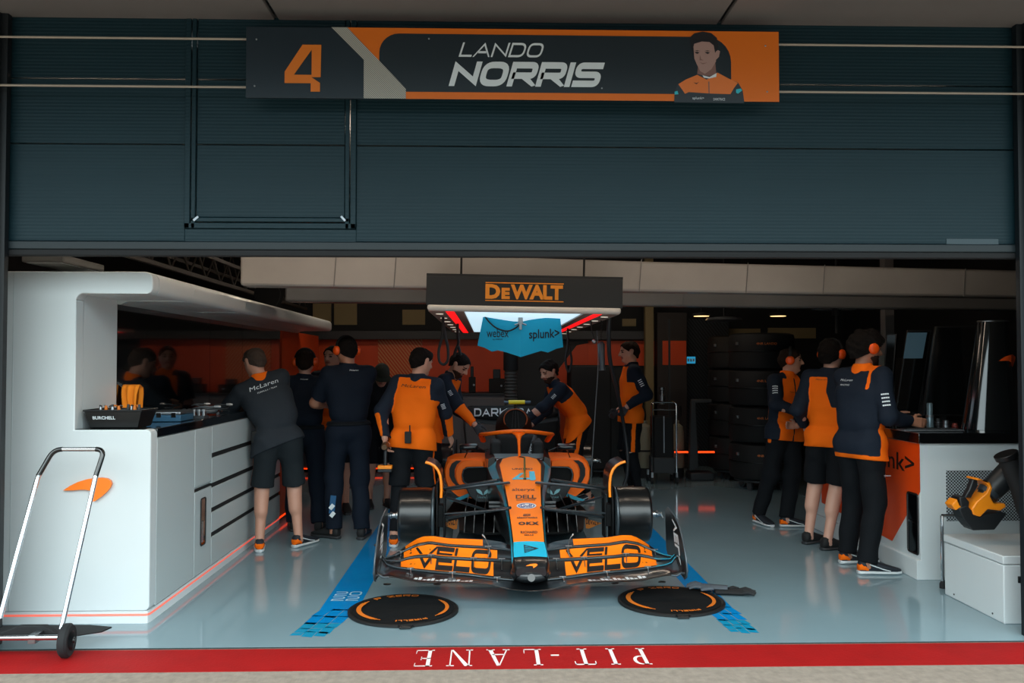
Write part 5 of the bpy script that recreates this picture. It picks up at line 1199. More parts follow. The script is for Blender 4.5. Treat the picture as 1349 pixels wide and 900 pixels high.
panel('wall_panel', 725, 775, 452, 640, YW_-.05, M_orangew, 'orange angled wall piece right behind the leaning bearded person', cut=[(745, 600), (775, 600), (775, 452), (760, 455), (722, 505)])
panel('wall_panel', 775, 862, 449, 482, YW_-.05, M_orangew, 'orange band on the back wall level with the face in profile')
panel('wall_panel', 775, 862, 482, 640, YW_, mat('wall_black_panel', '0d0f11', .5), 'black wall panel below the orange band')
panel('wall_panel', 905, 960, 420, 640, YW_, dm, 'black wall panel with fine diagonal hatching beside the tyre stack')
t, ox = panel('display_cabinet', 866, 905, 412, 640, 12.6, M_brn, 'tall brown-black glazed cabinet against the back wall', cat='cabinet', th=.25)
p, q = at(873, 481, 12.59), at(904, 449, 12.59); MB().box(p.x-ox, q.x-ox, -.012, 0, p.z, q.z).build('orange_panel', M_orangew, t); p, q = at(881, 600, 12.59), at(883, 420, 12.59); MB().box(p.x-ox, q.x-ox, -.015, 0, p.z, q.z).build('glazing_bar', M_dgrey, t)
t, ox = panel('info_screen', 903, 917, 469, 480, 12.84, M_black, 'small blue lit screen on the wall beside the hatched panel', cat='screen', th=.03)
p, q = at(904, 479, 12.84), at(916, 470, 12.84); mb = MB(); mb.box(p.x-ox, q.x-ox, -.004, -.001, p.z, q.z); mb.build('lit_screen', mat('screen_lit_blue', '2a8fb8', .4, emit='2a8fb8', es=.8), t)
mb = MB(); 
for i in range(3): mb.box(p.x-ox+.02+.04*i, p.x-ox+.045+.04*i, -.007, -.004, p.z+.03, q.z-.03)
mb.build('screen_marks', M_txtw, t)
# header beam over the orange wall and grey bench under it
t, ox = panel('header_rail', 372, 862, 436, 447, 12.7, M_dgrey, 'dark grey header rail running along the top of the orange back wall', cat='rail', th=.15)
bn = empty('wall_bench', (at(490, 600, 12.2).x, 12.2, 0), 0, 'long mid-grey bench cabinet along the back wall behind the car', 'cabinet'); ox = bn.location.x
zt2 = at(500, 518, 12.2).z; x0, x1 = at(372, 520, 12.2).x-ox, at(668, 520, 12.2).x-ox
MB().box(x0, x1, 0, .62, .06, zt2-.03).build('carcass', mat('bench_grey', '68676a', .6), bn, bevel=.004); MB().box(x0-.01, x1+.01, -.03, .62, zt2-.03, zt2).build('bench_top', M_dgrey, bn, bevel=.004)
for i in range(5):
    a = x0+(x1-x0)*i/5; MB().box(a+.01, a+(x1-x0)/5-.01, -.015, 0, .1, zt2-.08).build('door', mat('bench_grey', '68676a', .6), bn, bevel=.004)
MB().box(x0, x1, -.018, -.008, .06, .075).build('light_strip', M_ledor, bn)
# dark equipment on the bench
rnd = random.Random(8)
for i, (px, h, w) in enumerate(((575, .22, .13), (597, .16, .10), (622, .38, .05), (655, .34, .12), (530, .20, .16), (490, .14, .12), (455, .2, .12))):
    p = at(px, 515, 12.3); t = empty('bench_tool', (p.x, 12.35, zt2), 0, None, 'tool')
    t['label'] = 'dark boxed tool standing on the grey bench at the back wall'; t['group'] = 'dark tools on the back bench'
    MB().box(-w, w, -.08, .08, 0, h*.6).build('housing', M_blackm, t, bevel=.01); MB().box(-w*.5, w*.4, -.05, .05, h*.6, h).build('top_unit', M_black, t, bevel=.008); MB().lathe([(.015, 0), (.015, .02)], (w*.5, -.08, h*.3), (0, -1, 0), 10).build('dial', M_steel, t)
# ribbed ventilation trunk
t = empty('ventilation_trunk', (at(673, 500, 11.4).x, 11.4, 0), 0, 'grey ribbed ventilation trunk rising behind the rear wing', 'duct')
sec = []; z = .25
m = MB(); zt3 = at(673, 488, 11.4).z; n = 34
prof = []
for i in range(n*2+1): prof.append((.078 if i % 2 else .090, .02+(zt3-.02)*i/(n*2)))
m.lathe(prof, n=18); m.build('ribbed_hose', mat('trunk_grey', '4a4844', .6), t, smooth=20); m = MB(); m.lathe([(.10, zt3), (.10, zt3+.5), (.085, zt3+.55)], n=18); m.build('upper_sleeve', M_blackm, t); MB().lathe([(.14, 0), (.14, .02)], n=18).build('floor_collar', M_black, t)
# dark tool cabinet and covered stack on the far side of the car
t = empty('covered_rack', (at(779, 600, 11.6).x, 11.6, 0), 0, 'black covered rack standing behind the leaning person and the rear wing', 'rack')
w = (at(806, 500, 11.6).x-at(752, 500, 11.6).x)/2; zz = at(779, 481, 11.6).z
MB().box(-w, w, 0, .6, .10, zz).build('cover', mat('black_cover', '0b0c0e', .7, bump=(8, .4)), t, bevel=.03, seg=3); 
for sx in (-1, 1):
    for sy in (.08, .52): MB().lathe([(.04, -.015), (.04, .015)], (sx*(w-.08), sy, .04), (1, 0, 0), 12).build('caster', M_rubber, t)
MB().box(-w*.8, w*.8, .04, .56, .075, .10).build('chassis', M_dgrey, t)
# tyre stacks in black blankets, each wrapped wheel a thing
M_blk = mat('blanket_black', '0c0e10', .7, bump=(14, .35))
def trolley(cx, cy, lab):
    t = empty('tyre_trolley', (cx, cy, 0), 0, lab, 'trolley')
    MB().lathe([(.33, .10), (.34, .11), (.34, .125), (.33, .13)], n=28).build('deck', M_dgrey, t)
    for a in (40, 140, 220, 320): MB().lathe([(.05, -.016), (.05, .016)], (.27*math.cos(math.radians(a)), .27*math.sin(math.radians(a)), .05), (1, .3, 0), 14).build('caster', M_steel, t)
    for a in (40, 140, 220, 320): MB().box(.27*math.cos(math.radians(a))-.02, .27*math.cos(math.radians(a))+.02, .27*math.sin(math.radians(a))-.02, .27*math.sin(math.radians(a))+.02, .085, .10).build('caster_fork', M_dgrey, t)
nm = ['bottom', 'second from the bottom', 'third from the bottom', 'top']
for s, (px, Y, side) in enumerate(((1003, 10.6, 'nearer stack with orange print'), (972, 11.55, 'stack standing behind the printed one'))):
    cx = at(px, 500, Y).x; trolley(cx, Y, 'low wheeled trolley under the '+side)
    for i in range(4):
        z0 = .13+i*.452; t = empty('wrapped_wheel', (cx, Y, z0), 0, '%s wheel in a black blanket, %s' % (nm[i], side), 'wrapped wheel', 'wheels in black blankets on trolleys')
        Rr_ = .40; MB().lathe([(Rr_-.06, 0), (Rr_-.01, .02), (Rr_, .06), (Rr_, .39), (Rr_-.01, .43), (Rr_-.06, .449), (.1, .449)], n=40).build('blanket', M_blk, t, smooth=50)
        MB().tube([(Rr_*math.cos(a)*1.005, Rr_*math.sin(a)*1.005, .225) for a in np.linspace(0, 2*PI, 41)[:-1]], .008, 6, closed=True).build('strap', M_black, t)
        m = MB()
        def cyl(u0, zc_, w):
            def fn(u, v): a = math.radians(-97)+(u+u0)/Rr_; return ((Rr_+.010)*math.cos(a), (Rr_+.010)*math.sin(a), zc_+v)
            return fn
        if s == 0: typeset(m, '4NR LANDO', .24, .028, cyl(-.13, .30, 0), bold=.012); m.build('lettering', mat('blanket_orange_print', 'f08038', .5), t, fixn=False)
        MB().box(-.37, -.33, -.20, -.14, .30, .34).build('buckle', M_steel, t, bevel=.005)
# chrome-framed cylinder trolley
t = empty('gas_trolley', (at(875, 600, 11.0).x, 11.0, 0), 0, 'tall chrome-framed trolley with black column and casters beside the wrapped wheels', 'trolley')
q = lambda px, py: (at(px, py, 11.0).x-t.location.x, max(.0, at(px, py, 11.0).z))
x0, z0 = q(859, 618); x1, z1 = q(891, 530)
m = MB(); m.tube([(x0, 0, .10)]+corner((x0, 0, .1), (x0, 0, z1), (x1, 0, z1), .05)+corner((x0, 0, z1), (x1, 0, z1), (x1, 0, .1), .05)+[(x1, 0, .10)], .013, 10).tube([(x0, 0, q(0, 541)[1]), (x1, 0, q(0, 541)[1])], .008, 8); m.build('frame', M_chrome, t)
MB().box(x0+.03, x1-.03, .02, .30, .22, q(0, 545)[1]-.05).build('column', M_blackm, t, bevel=.02); MB().box(x0+.02, x1-.02, -.02, .32, .14, .34).build('drawer', M_dgrey, t, bevel=.01); MB().box(-.006, .006, .0, .02, .4, q(0, 550)[1]).build('rail', M_steel, t)
MB().lathe([(.035, 0), (.035, .12), (.02, .13), (.02, .18), (.03, .19), (.03, .22)], (0, .12, z1-.03), n=14).build('regulator', M_steel, t)
for xx in (x0, x1):
    for yy in (0, .3): MB().lathe([(.045, -.015), (.045, .015)], (xx, yy, .045), (1, 0, 0), 14).build('caster', M_rubber, t); MB().box(xx-.012, xx+.012, yy-.02, yy+.02, .08, .15).build('caster_fork', M_steel, t)
for i, px in enumerate((850, 897)):
    c = at(px-(5 if i else 0), 600, 11.6); t = empty('gas_cylinder', (c.x, 11.6, 0), 0, ['pale gas cylinder on the side of the trolley next to the person in profile', 'pale gas cylinder on the wrapped-wheel side of the trolley'][i], 'gas cylinder', 'pale gas cylinders by the chrome trolley')
    MB().lathe([(.085, .14), (.095, .16), (.095, .62), (.08, .70), (.03, .74), (.03, .78)], n=20).build('cylinder', mat('cylinder_cream', '8a8470', .5), t, smooth=40); MB().lathe([(.0965, .36), (.0965, .385)], n=20).build('strap', M_blackm, t); MB().lathe([(.09, .0), (.09, .14)], n=20).build('stand', M_blackm, t)
    MB().tube(spline([(0, 0, .78), (0, -.02, .88), (.04*(1 if i else -1), -.03, .98), (.06*(1 if i else -1), 0, .84)], 6), .01, 7).build('hose', M_black, t)
# dark doorway frame with orange light bar
t = empty('equipment_stand', (at(912, 600, 11.3).x, 11.3, 0), 0, 'dark grey angled equipment stand with orange light bar between trolley and wrapped wheels', 'stand')
ox = t.location.x; c = lambda px, py: (at(px, py, 11.3).x-ox, max(0, at(px, py, 11.3).z))
m = MB(); pts = [c(908, 620), (c(908, 0)[0], c(0, 532)[1]), c(912, 526), c(938, 526), c(938, 531), c(917, 531), (c(917, 0)[0], c(0, 620)[1])]
m.prism(pts, 0, .10, lambda u, v, w: (u, w, v)); m.build('frame', M_dgrey, t, bevel=.01); x0, x1 = c(905, 0)[0], c(936, 0)[0]; MB().box(x0, x1, -.05, .25, 0, .11).build('base', M_dgrey, t, bevel=.02)
for a, b_ in ((889, 907), (917, 942)):
    (xa, za), (xb, _) = c(a, 596), c(b_, 596); MB().box(xa, xb, .02, .035, za-.012, za+.012).build('light_bar', mat('light_bar_orange', 'ff5020', .5, emit='ff4512', es=1.6), t)
# ceiling things
for i, px in enumerate((924, 1025)):
    p = at(px, 416.5, 11.2); t = empty('ceiling_light', (p.x, 11.2, p.z), 0, ['warm oval ceiling lamp above the cylinder trolley', 'warm oval ceiling lamp above the wrapped wheels'][i], 'lamp', 'warm oval lamps'); m = MB(); m.lathe([(.02, .05), (.11, .035), (.12, .015), (.11, .0)], n=20); m.build('housing', M_blackm, t, smooth=40); MB().lathe([(.10, -.003), (.10, .004)], n=20).build('diffuser', mat('warm_lamp', 'ffd9a0', .5, emit='ffc880', es=3), t); MB().tube([(0, 0, .05), (0, 0, 3.3-p.z)], .008, 6).build('rod', M_blackm, t)
p = at(954, 422, 11.0); t = empty('ceiling_fan_ring', (p.x, 11.0, p.z), 0, 'round grey ceiling diffuser hanging between the two oval lamps', 'ceiling diffuser'); m = MB(); m.lathe([(.05, .05), (.22, .03), (.24, .0), (.20, -.012), (.06, -.02), (.03, -.03)], n=28); m.build('disc', mat('diffuser_grey', '3b3d40', .5), t, smooth=40); MB().tube([(0, 0, .05), (0, 0, 3.3-p.z)], .012, 6).build('rod', M_blackm, t)
p = at(1102, 407, 9.0); t = empty('hanging_hood', (p.x, 9.0, p.z), 0, 'shallow grey hood with dark stem hanging over the people with ear defenders', 'hood'); m = MB(); m.lathe([(.24, -.005), (.26, .0), (.12, .05), (.05, .06)], n=28); m.build('shade', mat('hood_grey', '595a5c', .5), t, smooth=40); MB().lathe([(.045, -.07), (.05, -.005)], n=14).build('lamp_head', M_blackm, t); MB().tube([(0, 0, .06), (0, 0, 3.3-p.z)], .012, 6).build('rod', M_blackm, t); MB().tube([(0, 0, -.07), (0, 0, -.26)], .018, 8).build('stem', M_blackm, t)
# tan boards high on the back wall
for i, (a, b_, c_, d) in enumerate(((946, 1002, 433, 445), (1012, 1075, 432, 446), (820, 838, 420, 430), (412, 436, 400, 424), (440, 470, 400, 428), (530, 560, 408, 428), (1236, 1330, 412, 426))):
    panel('high_board', a, b_, c_, d, 13.268, mat('tan_board_dark', '9c8a62', .7), ['tan board high on the back wall over the hatched panel', 'long tan board high on the back wall over the wrapped wheels', 'small tan board high up beside the orange band', 'tan board in the roof space over the first navy figure', 'wider tan board in the roof space next to the narrow one', 'tan board in the roof space just left of the light box', 'wide tan board behind the tapered cover'][i], cat='board')
# roof trusses on the left, each a thing
M_tr = mat('truss_steel', '3a3530', .6)
def truss(x, y0, y1, z0, z1, lab, n=16):
    t = empty('roof_truss', (x, y0, z0), 0, lab, 'truss', 'roof trusses'); L_ = y1-y0; h = z1-z0
    MB().box(-.02, .02, 0, L_, 0, .035).build('lower_chord', M_tr, t); MB().box(-.02, .02, 0, L_, h-.035, h).build('upper_chord', M_tr, t)
    m = MB()
    for i in range(n): a = L_*i/n; b_ = L_*(i+.5)/n; c_ = L_*(i+1)/n; m.tube([(0, a, .02), (0, b_, h-.02)], .009, 5).tube([(0, b_, h-.02), (0, c_, .02)], .009, 5)
    m.build('lattice', M_tr, t); return t
truss(-2.75, 5.6, 12.8, 2.36, 2.62, 'steel lattice truss running back over the white canopy, lower of two')
truss(-3.25, 5.6, 12.8, 2.62, 2.95, 'steel lattice truss nearer the outer wall, higher of two')
t = empty('roof_hanging_light', (at(78, 345, 6.0).x, 6.0, at(78, 352, 6.0).z), 0, 'flat white ceiling light fitting above the end of the white counter', 'lamp'); w = .11*2
a, b_ = at(62, 352, 6.0), at(100, 352, 6.0); w = (b_.x-a.x)/2
MB().box(-w, w+.08, -.3, .3, .0, .05).build('housing', mat('fitting_grey', '6b6c6a', .5), t, bevel=.01); MB().box(-w+.02, w+.05, -.27, .27, -.004, .002).build('diffuser', M_white2, t); MB().tube([(0, 0, .05), (0, 0, 3.3-t.location.z)], .01, 6).build('rod', M_blackm, t)
p = at(354, 389, 9.7); t = empty('cable_reel', (p.x, 9.7, p.z), 0, 'round dark cable reel hanging behind the left end of the grey beam', 'reel'); MB().lathe([(.15, -.05), (.16, -.04), (.06, -.03), (.06, .03), (.16, .04), (.15, .05)], (0, 0, 0), (.15, 1, 0), 28).build('drum', M_blackm, t); MB().box(-.02, .02, -.03, .03, .10, 3.3-p.z).build('hanging_bracket', M_dgrey, t)

# ---- light box with black fascia hanging over the car
YL0, YL1 = 6.40, 10.9
fa, fb = at(561, 383, YL0), at(820, 383, YL0); cx = (fa.x+fb.x)/2; hw = (fb.x-fa.x)/2; zf0 = at(690, 403, YL0).z; zf1 = at(690, 366, YL0).z; zu = at(690, 411, YL0).z
lbx = empty('light_canopy', (cx, YL0, zu), 0, 'long lit canopy with black lettered fascia and red side strips hanging over the car', 'light canopy')
tl_ = Matrix.Rotation(math.radians(1.2), 4, 'Y')
lbx.rotation_euler = (0, math.radians(1.0), 0)
L_ = YL1-YL0; dz = zf0-zu; hf = zf1-zu
MB().box(-hw, hw, 0, .03, dz-.005, hf).build('fascia', mat('fascia_black', '17191c', .5), lbx, bevel=.004)
MB().box(-hw, -hw+.03, .03, L_, dz, hf).build('side_fascia', M_blackm, lbx); MB().box(hw-.03, hw, .03, L_, dz, hf).build('side_fascia', M_blackm, lbx); MB().box(-hw+.03, hw-.03, L_-.03, L_, dz, hf).build('rear_fascia', M_blackm, lbx); MB().box(-hw, hw, 0, L_, hf, hf+.02).build('lid', M_blackm, lbx)
M_trim = mat('canopy_trim', 'c9c4bd', .4)
pts = [(-hw-.0, 0), (hw, 0)]
MB().box(-hw+.01, hw-.01, -.006, .10, -.002, dz).build('lower_trim', M_trim, lbx, bevel=.02, seg=3)
Mu = mat('canopy_underside', '8c7f76', .5)
for s in (-1, 1):
    a, b_ = sorted((s*(hw-.01), s*.60)); MB().box(a, b_, .10, L_, 0.0, dz*.6).build('side_soffit', Mu, lbx)
    a, b_ = sorted((s*.60, s*.535)); MB().box(a, b_, .10, L_, -.003, dz*.6).build('red_strip', mat('red_light', 'ff1c1c', .5, emit='ff1418', es=1.1), lbx)
    a, b_ = sorted((s*.535, s*.46)); MB().box(a, b_, .10, L_, .0, dz*.6).build('inner_frame', Mu, lbx)
    for k in range(7):
        c_ = s*.665; yy = .45+k*.62; MB().lathe([(.03, -.004), (.03, .002)], (c_, yy, 0), n=16).build('spotlight', mat('spot_glass', 'd8d2c8', .3, emit='fff2dc', es=.6), lbx)
MB().box(-.46, .46, .10, L_, .012, dz*.6).build('light_panel', mat('panel_light', 'e4f2f8', .5, emit='c2e2f0', es=1.05), lbx)
m = MB(); a, b_ = at(639, 398, YL0), at(742, 371, YL0); ox = cx
lw = b_.x-a.x; z1 = .072; x0 = a.x-ox; zz = dz+.032
m.box(x0, x0+lw, -.006, -.002, zz, zz+.007).box(x0, x0+lw, -.006, -.002, zz+.135, zz+.142)
def dl(u0): return lambda u, v: (x0+u0+u, -.005, zz+.016+v)
typeset(m, 'D', .112, .112, dl(.0), bold=.05); typeset(m, 'E', .062, .085, dl(.122), bold=.06); typeset(m, 'WALT', .395, .112, dl(.19), bold=.045, space=.92)
m.build('fascia_lettering', mat('fascia_orange', 'd8841c', .5), lbx, fixn=False)
for s in (-1, 1):
    for yy in (.5, L_-.5): MB().tube([(s*.5, yy, hf+.02), (s*.5, yy, 3.28-zu)], .010, 6).build('hanger', M_blackm, lbx)
m = MB(); m.prism([(-.08, 0), (.50, 0), (.42, .10), (.30, .14), (.22, .13)], .9, 1.5, lambda u, v, w: (u, w, hf+.02+v)); m.build('top_cover', M_blackm, lbx, bevel=.01)
# blue hanging shield with scalloped lower edge
YH = 7.35
M_shd = mat('shield_blue', '0f9cc0', .5, spec=.3)
sx_, sz_ = at(686, 417, YH).x, at(686, 417, YH).z
sh_ = empty('hanging_shield', (sx_, YH, 0), 0, 'bright blue folded shield with black lettering hanging from the light canopy', 'shield')
outl = [(636.5, 416.5), (660, 419.5), (672, 422), (683, 424), (686.5, 424.3)], [(629, 455.5), (636, 457.5), (645, 461), (649, 463.5), (655, 461.5), (662, 462.5), (673, 467), (686, 471)]
R1 = [(738, 418)]; Lt = [(636.5, 417), (645, 418.6), (655, 420.2), (665, 421.8), (676, 423.4), (686.5, 424)]; Lb = [(629, 455.5), (638, 458), (648, 463.3), (656, 461.5), (668, 464.5), (686, 470.5)]
Rt = [(686.5, 424), (697, 421.6), (708, 420), (719, 418.8), (729, 417.9), (738, 417.3)]; Rb = [(686, 470.5), (704, 465), (713, 462.3), (722, 464.5), (733, 459.5), (742, 457.5)]
def shp(px, py): 
    dpt = abs(px-686)/56*.16; p = at(px, py, YH+dpt-.08); return Vector((p.x-sx_, dpt-.08, p.z))
def side_sheet(T_, B_):
    m = MB(); n = len(T_); P = [shp(*t) for t in T_]; Q = [shp(*b) for b in B_]
    th = Vector((0, .012, 0)); vs = P+Q+[p+th for p in P]+[q+th for q in Q]; fs = []
    for i in range(n-1): fs += [(i, n+i, n+i+1, i+1), (2*n+i, 2*n+i+1, 3*n+i+1, 3*n+i), (i, i+1, 2*n+i+1, 2*n+i), (n+i, 3*n+i, 3*n+i+1, n+i+1)]
    fs += [(0, 2*n, 3*n, n), (n-1, 2*n-1, 4*n-1, 3*n-1)]
    return m.add(vs, fs)
side_sheet(Lt, Lb).build('left_leaf', M_shd, sh_, smooth=20); side_sheet(Rt, Rb).build('right_leaf', M_shd, sh_, smooth=20)
def onsh(x, y): return lambda u, v: tuple(shp(x+u, y-v)+Vector((0, -.004, 0)))
m = MB(); typeset(m, 'webex', 29, 11.5, onsh(641, 444.5), bold=.0); typeset(m, 'by CISCO', 13, 2.2, onsh(649, 448.5), bold=.02); typeset(m, 'splunk>', 40, 15.5, lambda u, v: tuple(shp(697+u, 450.0-v-u*.04)+Vector((0, -.004, 0))), bold=.012); m.build('lettering', M_txtb, sh_, fixn=False)
m = MB(); cc = shp(685.5, 427)+Vector((0, -.03, 0))
m.obox(cc+Vector((0, 0, .03)), .04, .03, .05).obox(cc-Vector((0, 0, .02)), .025, .03, .06); m.tube([cc+Vector((-.05, 0, -.01)), cc+Vector((0, -.01, .01)), cc+Vector((.05, 0, -.01))], .008, 8); m.build('clamp', M_steel, sh_, bevel=.004)
m = MB(); P = [shp(638, 416)+Vector((0, -.02, 0)), shp(645, 425)+Vector((0, -.03, 0)), shp(655, 433)+Vector((0, -.035, 0)), shp(668, 436.5)+Vector((0, -.035, 0)), shp(678, 433)+Vector((0, -.03, 0)), shp(685, 427)+Vector((0, -.03, 0))]
m.tube(spline(P, 6), .007, 7); m.build('retaining_cord', M_blackm, sh_, smooth=60)
a_ = shp(685.5, 424); MB().tube([a_+Vector((0, -.02, -.01)), a_+Vector((0, -.02, zu-a_.z+.0))], .006, 6).build('hanger', M_steel, sh_)
# air lines and cables hanging from the canopy
def hose(name, pts, r, m, lab, cat='hose', grp=None, closed=False, extra=None):
    P = [at(*p) for p in pts]; o = P[0]; t = empty(name, (o.x, o.y, 0), 0, lab, cat, grp); mm = MB(); mm.M = Matrix.Translation((-o.x, -o.y, 0)); mm.tube(spline(P, 8), r, 8, closed=False); mm.build('line', m, t, smooth=60)
    mm = MB(); mm.M = Matrix.Translation((-o.x, -o.y, 0)); mm.lathe([(r*1.8, -.02), (r*1.8, .03)], tuple(P[0]), (0, 0, 1), 12); mm.build('hanger_clip', M_dgrey, t)
    if extra: extra(t, o)
    return t
hose('looped_cable', [(584, 411, 7.3), (583.5, 430, 7.3), (582, 445, 7.3), (578, 462, 7.3), (579, 476, 7.3), (585, 480, 7.3), (590, 474, 7.3), (590, 458, 7.3), (586, 440, 7.3), (584.5, 425, 7.3)], .012, M_blackm, 'thick black cable loop hanging in front of the dark-haired heads', 'cable')
hose('looped_cable', [(603, 418, 8.4), (603, 440, 8.4), (604, 452, 8.4), (600, 462, 8.4), (598, 470, 8.4), (603, 456, 8.4), (607, 468, 8.4)], .014, M_blackm, 'shorter black cable end hanging just beside the thick loop', 'cable')
hose('looped_cable', [(748, 430, 9.0), (748, 455, 9.0), (745, 475, 9.0), (749, 490, 9.0), (753, 476, 9.0), (750, 455, 9.0)], .012, M_blackm, 'black cable loop hanging beyond the blue shield on its lettered side', 'cable')
def gun(t, o):
    mm = MB(); mm.M = Matrix.Translation((-o.x, -o.y, 0)); a, b_ = at(792, 450, 7.4), at(793.5, 488, 7.4); mm.tube([a, a.lerp(b_, .1), a.lerp(b_, .85), b_], [.012, .030, .024, .030], 12); mm.build('air_tool', mat('tool_slate', '2e3238', .4), t, smooth=60)
    mm = MB(); mm.M = Matrix.Translation((-o.x, -o.y, 0)); P = [at(792+1.2*math.cos(k*1.6), 424+k*.75, 7.4+.012*math.sin(k*1.6)) for k in range(34)]; mm.tube(P, .004, 6); mm.build('coiled_lead', M_blackm, t)
hose('air_line', [(791.5, 411, 7.4), (792, 424, 7.4)], .006, M_blackm, 'dark air tool on a coiled lead hanging from the canopy corner', 'air tool', extra=gun)
hose('air_line', [(803, 413, 7.6), (802, 440, 7.65), (803, 470, 7.8), (808, 495, 8.2), (814, 520, 8.9), (819, 545, 9.3), (824, 575, 9.4), (827, 605, 9.4), (826, 625, 9.4), (822, 640, 9.4)], .019, mat('hose_grey', '23282c', .5), 'thick dark hose curving down from the canopy past the person in profile', 'hose')
hose('air_line', [(787, 440, 7.5), (788, 480, 7.5), (785, 530, 7.6), (781, 590, 7.7), (778, 640, 7.8)], .0045, M_grey, 'thin pale cable dropping straight down beside the far sidepod', 'cable')
p = at(783, 450, 7.45); t = empty('inspection_lamp', (p.x, 7.45, p.z), 0, 'small pale clip lamp hanging beside the coiled air tool', 'lamp'); MB().ball((0, 0, 0), .022, 8).build('bulb', M_steel, t); MB().tube([(0, 0, .02), (-.02, 0, .08), (-.03, 0, zu-p.z)], .006, 6).build('arm', M_blackm, t)
# speaker behind the far counter people, dark shelving on the console side
t = empty('equipment_rack', (at(1290, 500, 9.2).x, 9.2, 0), 0, 'dark grey equipment rack behind the console screens', 'rack')
MB().box(-.75, .08, 0, .5, .04, 1.62).build('cabinet', mat('rack_dark', '1a1c1e', .5), t, bevel=.01)
for k in range(4): MB().box(-.70, .03, -.012, 0, .2+.34*k, .5+.34*k).build('rack_panel', M_blackm, t, bevel=.004)
# ================================================================== people: implicit bodies and clothes
class Field:
    def __init__(s, lo, hi, h):
        s.h = h; s.lo = np.array(lo, float); n = np.ceil((np.array(hi)-s.lo)/h).astype(int)+1
        s.n = n; s.D = np.full(n, .2, np.float32)
        s.ax = [s.lo[i]+h*np.arange(n[i]) for i in range(3)]
    def sl(s, lo, hi):
        a = [max(0, int((lo[i]-s.lo[i])/s.h)) for i in range(3)]; b = [min(s.n[i], int((hi[i]-s.lo[i])/s.h)+2) for i in range(3)]
        return tuple(slice(a[i], max(a[i], b[i])) for i in range(3))
    def grid(s, S):
        return np.meshgrid(*[s.ax[i][S[i]].astype(np.float32) for i in range(3)], indexing='ij')
    def add(s, p, k, infl=0, sub=False):
        r = max(p['ra'], p['rb'])+infl; m = r*1.0+.05
        a, b = np.array(p['a']), np.array(p['b']); S = s.sl(np.minimum(a, b)-m, np.maximum(a, b)+m)
        X = s.grid(S)
        if X[0].size == 0: return
        d = pdist(p, X)-infl
        if 'cut' in p:
            for c, n in p['cut']: d = np.maximum(d, (X[0]-c[0])*n[0]+(X[1]-c[1])*n[1]+(X[2]-c[2])*n[2])
        D = s.D[S]
        if sub: s.D[S] = smax(D, -d, k)
        else: s.D[S] = smin(D, d, k)
    def plane(s, c, n, soft=0):
        X = np.meshgrid(*[a.astype(np.float32) for a in s.ax], indexing='ij'); s.D = np.maximum(s.D, (X[0]-c[0])*n[0]+(X[1]-c[1])*n[1]+(X[2]-c[2])*n[2])
    def wrinkle(s, amp, seed, freq=18):
        X = np.meshgrid(*[a.astype(np.float32) for a in s.ax], indexing='ij'); r = random.Random(seed)
        W = 0
        for i in range(4):
            v = Vector((r.uniform(-1, 1), r.uniform(-1, 1), r.uniform(.3, 1.3))).normalized()*freq*(1+.55*i); w = Vector((r.uniform(-1, 1), r.uniform(-1, 1), r.uniform(-1, 1)))*9
            W = W+np.sin(v.x*X[0]+v.y*X[1]+v.z*X[2]+1.4*np.sin(w.x*X[0]+w.y*X[1]+w.z*X[2]+i))/(1+.5*i)
        s.D = s.D+amp*W.astype(np.float32)
    def mesh(s):
        D = s.D; n = np.array(D.shape); S = D < 0
        c = [S[i:n[0]-1+i, j:n[1]-1+j, k:n[2]-1+k] for i in (0, 1) for j in (0, 1) for k in (0, 1)]
        an = np.zeros(n-1, bool); al = np.ones(n-1, bool)
        for q in c: an |= q; al &= q
        act = an & ~al; I = np.argwhere(act); idx = -np.ones(n-1, np.int64); idx[act] = np.arange(len(I))
        acc = np.zeros((len(I), 3)); cnt = np.zeros(len(I))
        cor = [(i, j, k) for i in (0, 1) for j in (0, 1) for k in (0, 1)]
        val = {q: D[I[:, 0]+q[0], I[:, 1]+q[1], I[:, 2]+q[2]].astype(float) for q in cor}
        for q in cor:
            for ax in range(3):
                if q[ax]: continue
                r = list(q); r[ax] = 1; r = tuple(r); a, b = val[q], val[r]; x = (a < 0) != (b < 0); t = np.where(x, a/np.where(x, a-b, 1), 0)
                p = np.tile(np.array(q, float), (len(I), 1)); p[:, ax] = t; acc += p*x[:, None]; cnt += x
        V = s.lo+(I+acc/cnt[:, None])*s.h
        F = []
        for ax in range(3):
            a1, a2 = [(1, 2), (2, 0), (0, 1)][ax]
            sh = n.copy(); sh[ax] -= 1
            lo = [slice(0, n[i]) for i in range(3)]; hi = list(lo); lo[ax] = slice(0, n[ax]-1); hi[ax] = slice(1, n[ax])
            X = S[tuple(lo)] != S[tuple(hi)]; E = np.argwhere(X); E = E[(E[:, a1] > 0) & (E[:, a2] > 0) & (E[:, a1] < n[a1]-1) & (E[:, a2] < n[a2]-1)]
            ins = S[E[:, 0], E[:, 1], E[:, 2]]
            o1 = np.zeros(3, int); o1[a1] = 1; o2 = np.zeros(3, int); o2[a2] = 1
            g = lambda e: idx[e[:, 0], e[:, 1], e[:, 2]]
            q = np.stack([g(E-o1-o2), g(E-o2), g(E), g(E-o1)], 1)
            q[~ins] = q[~ins][:, ::-1]; F.append(q)
        F = np.concatenate(F); F = F[(F >= 0).all(1)]
        return V, F
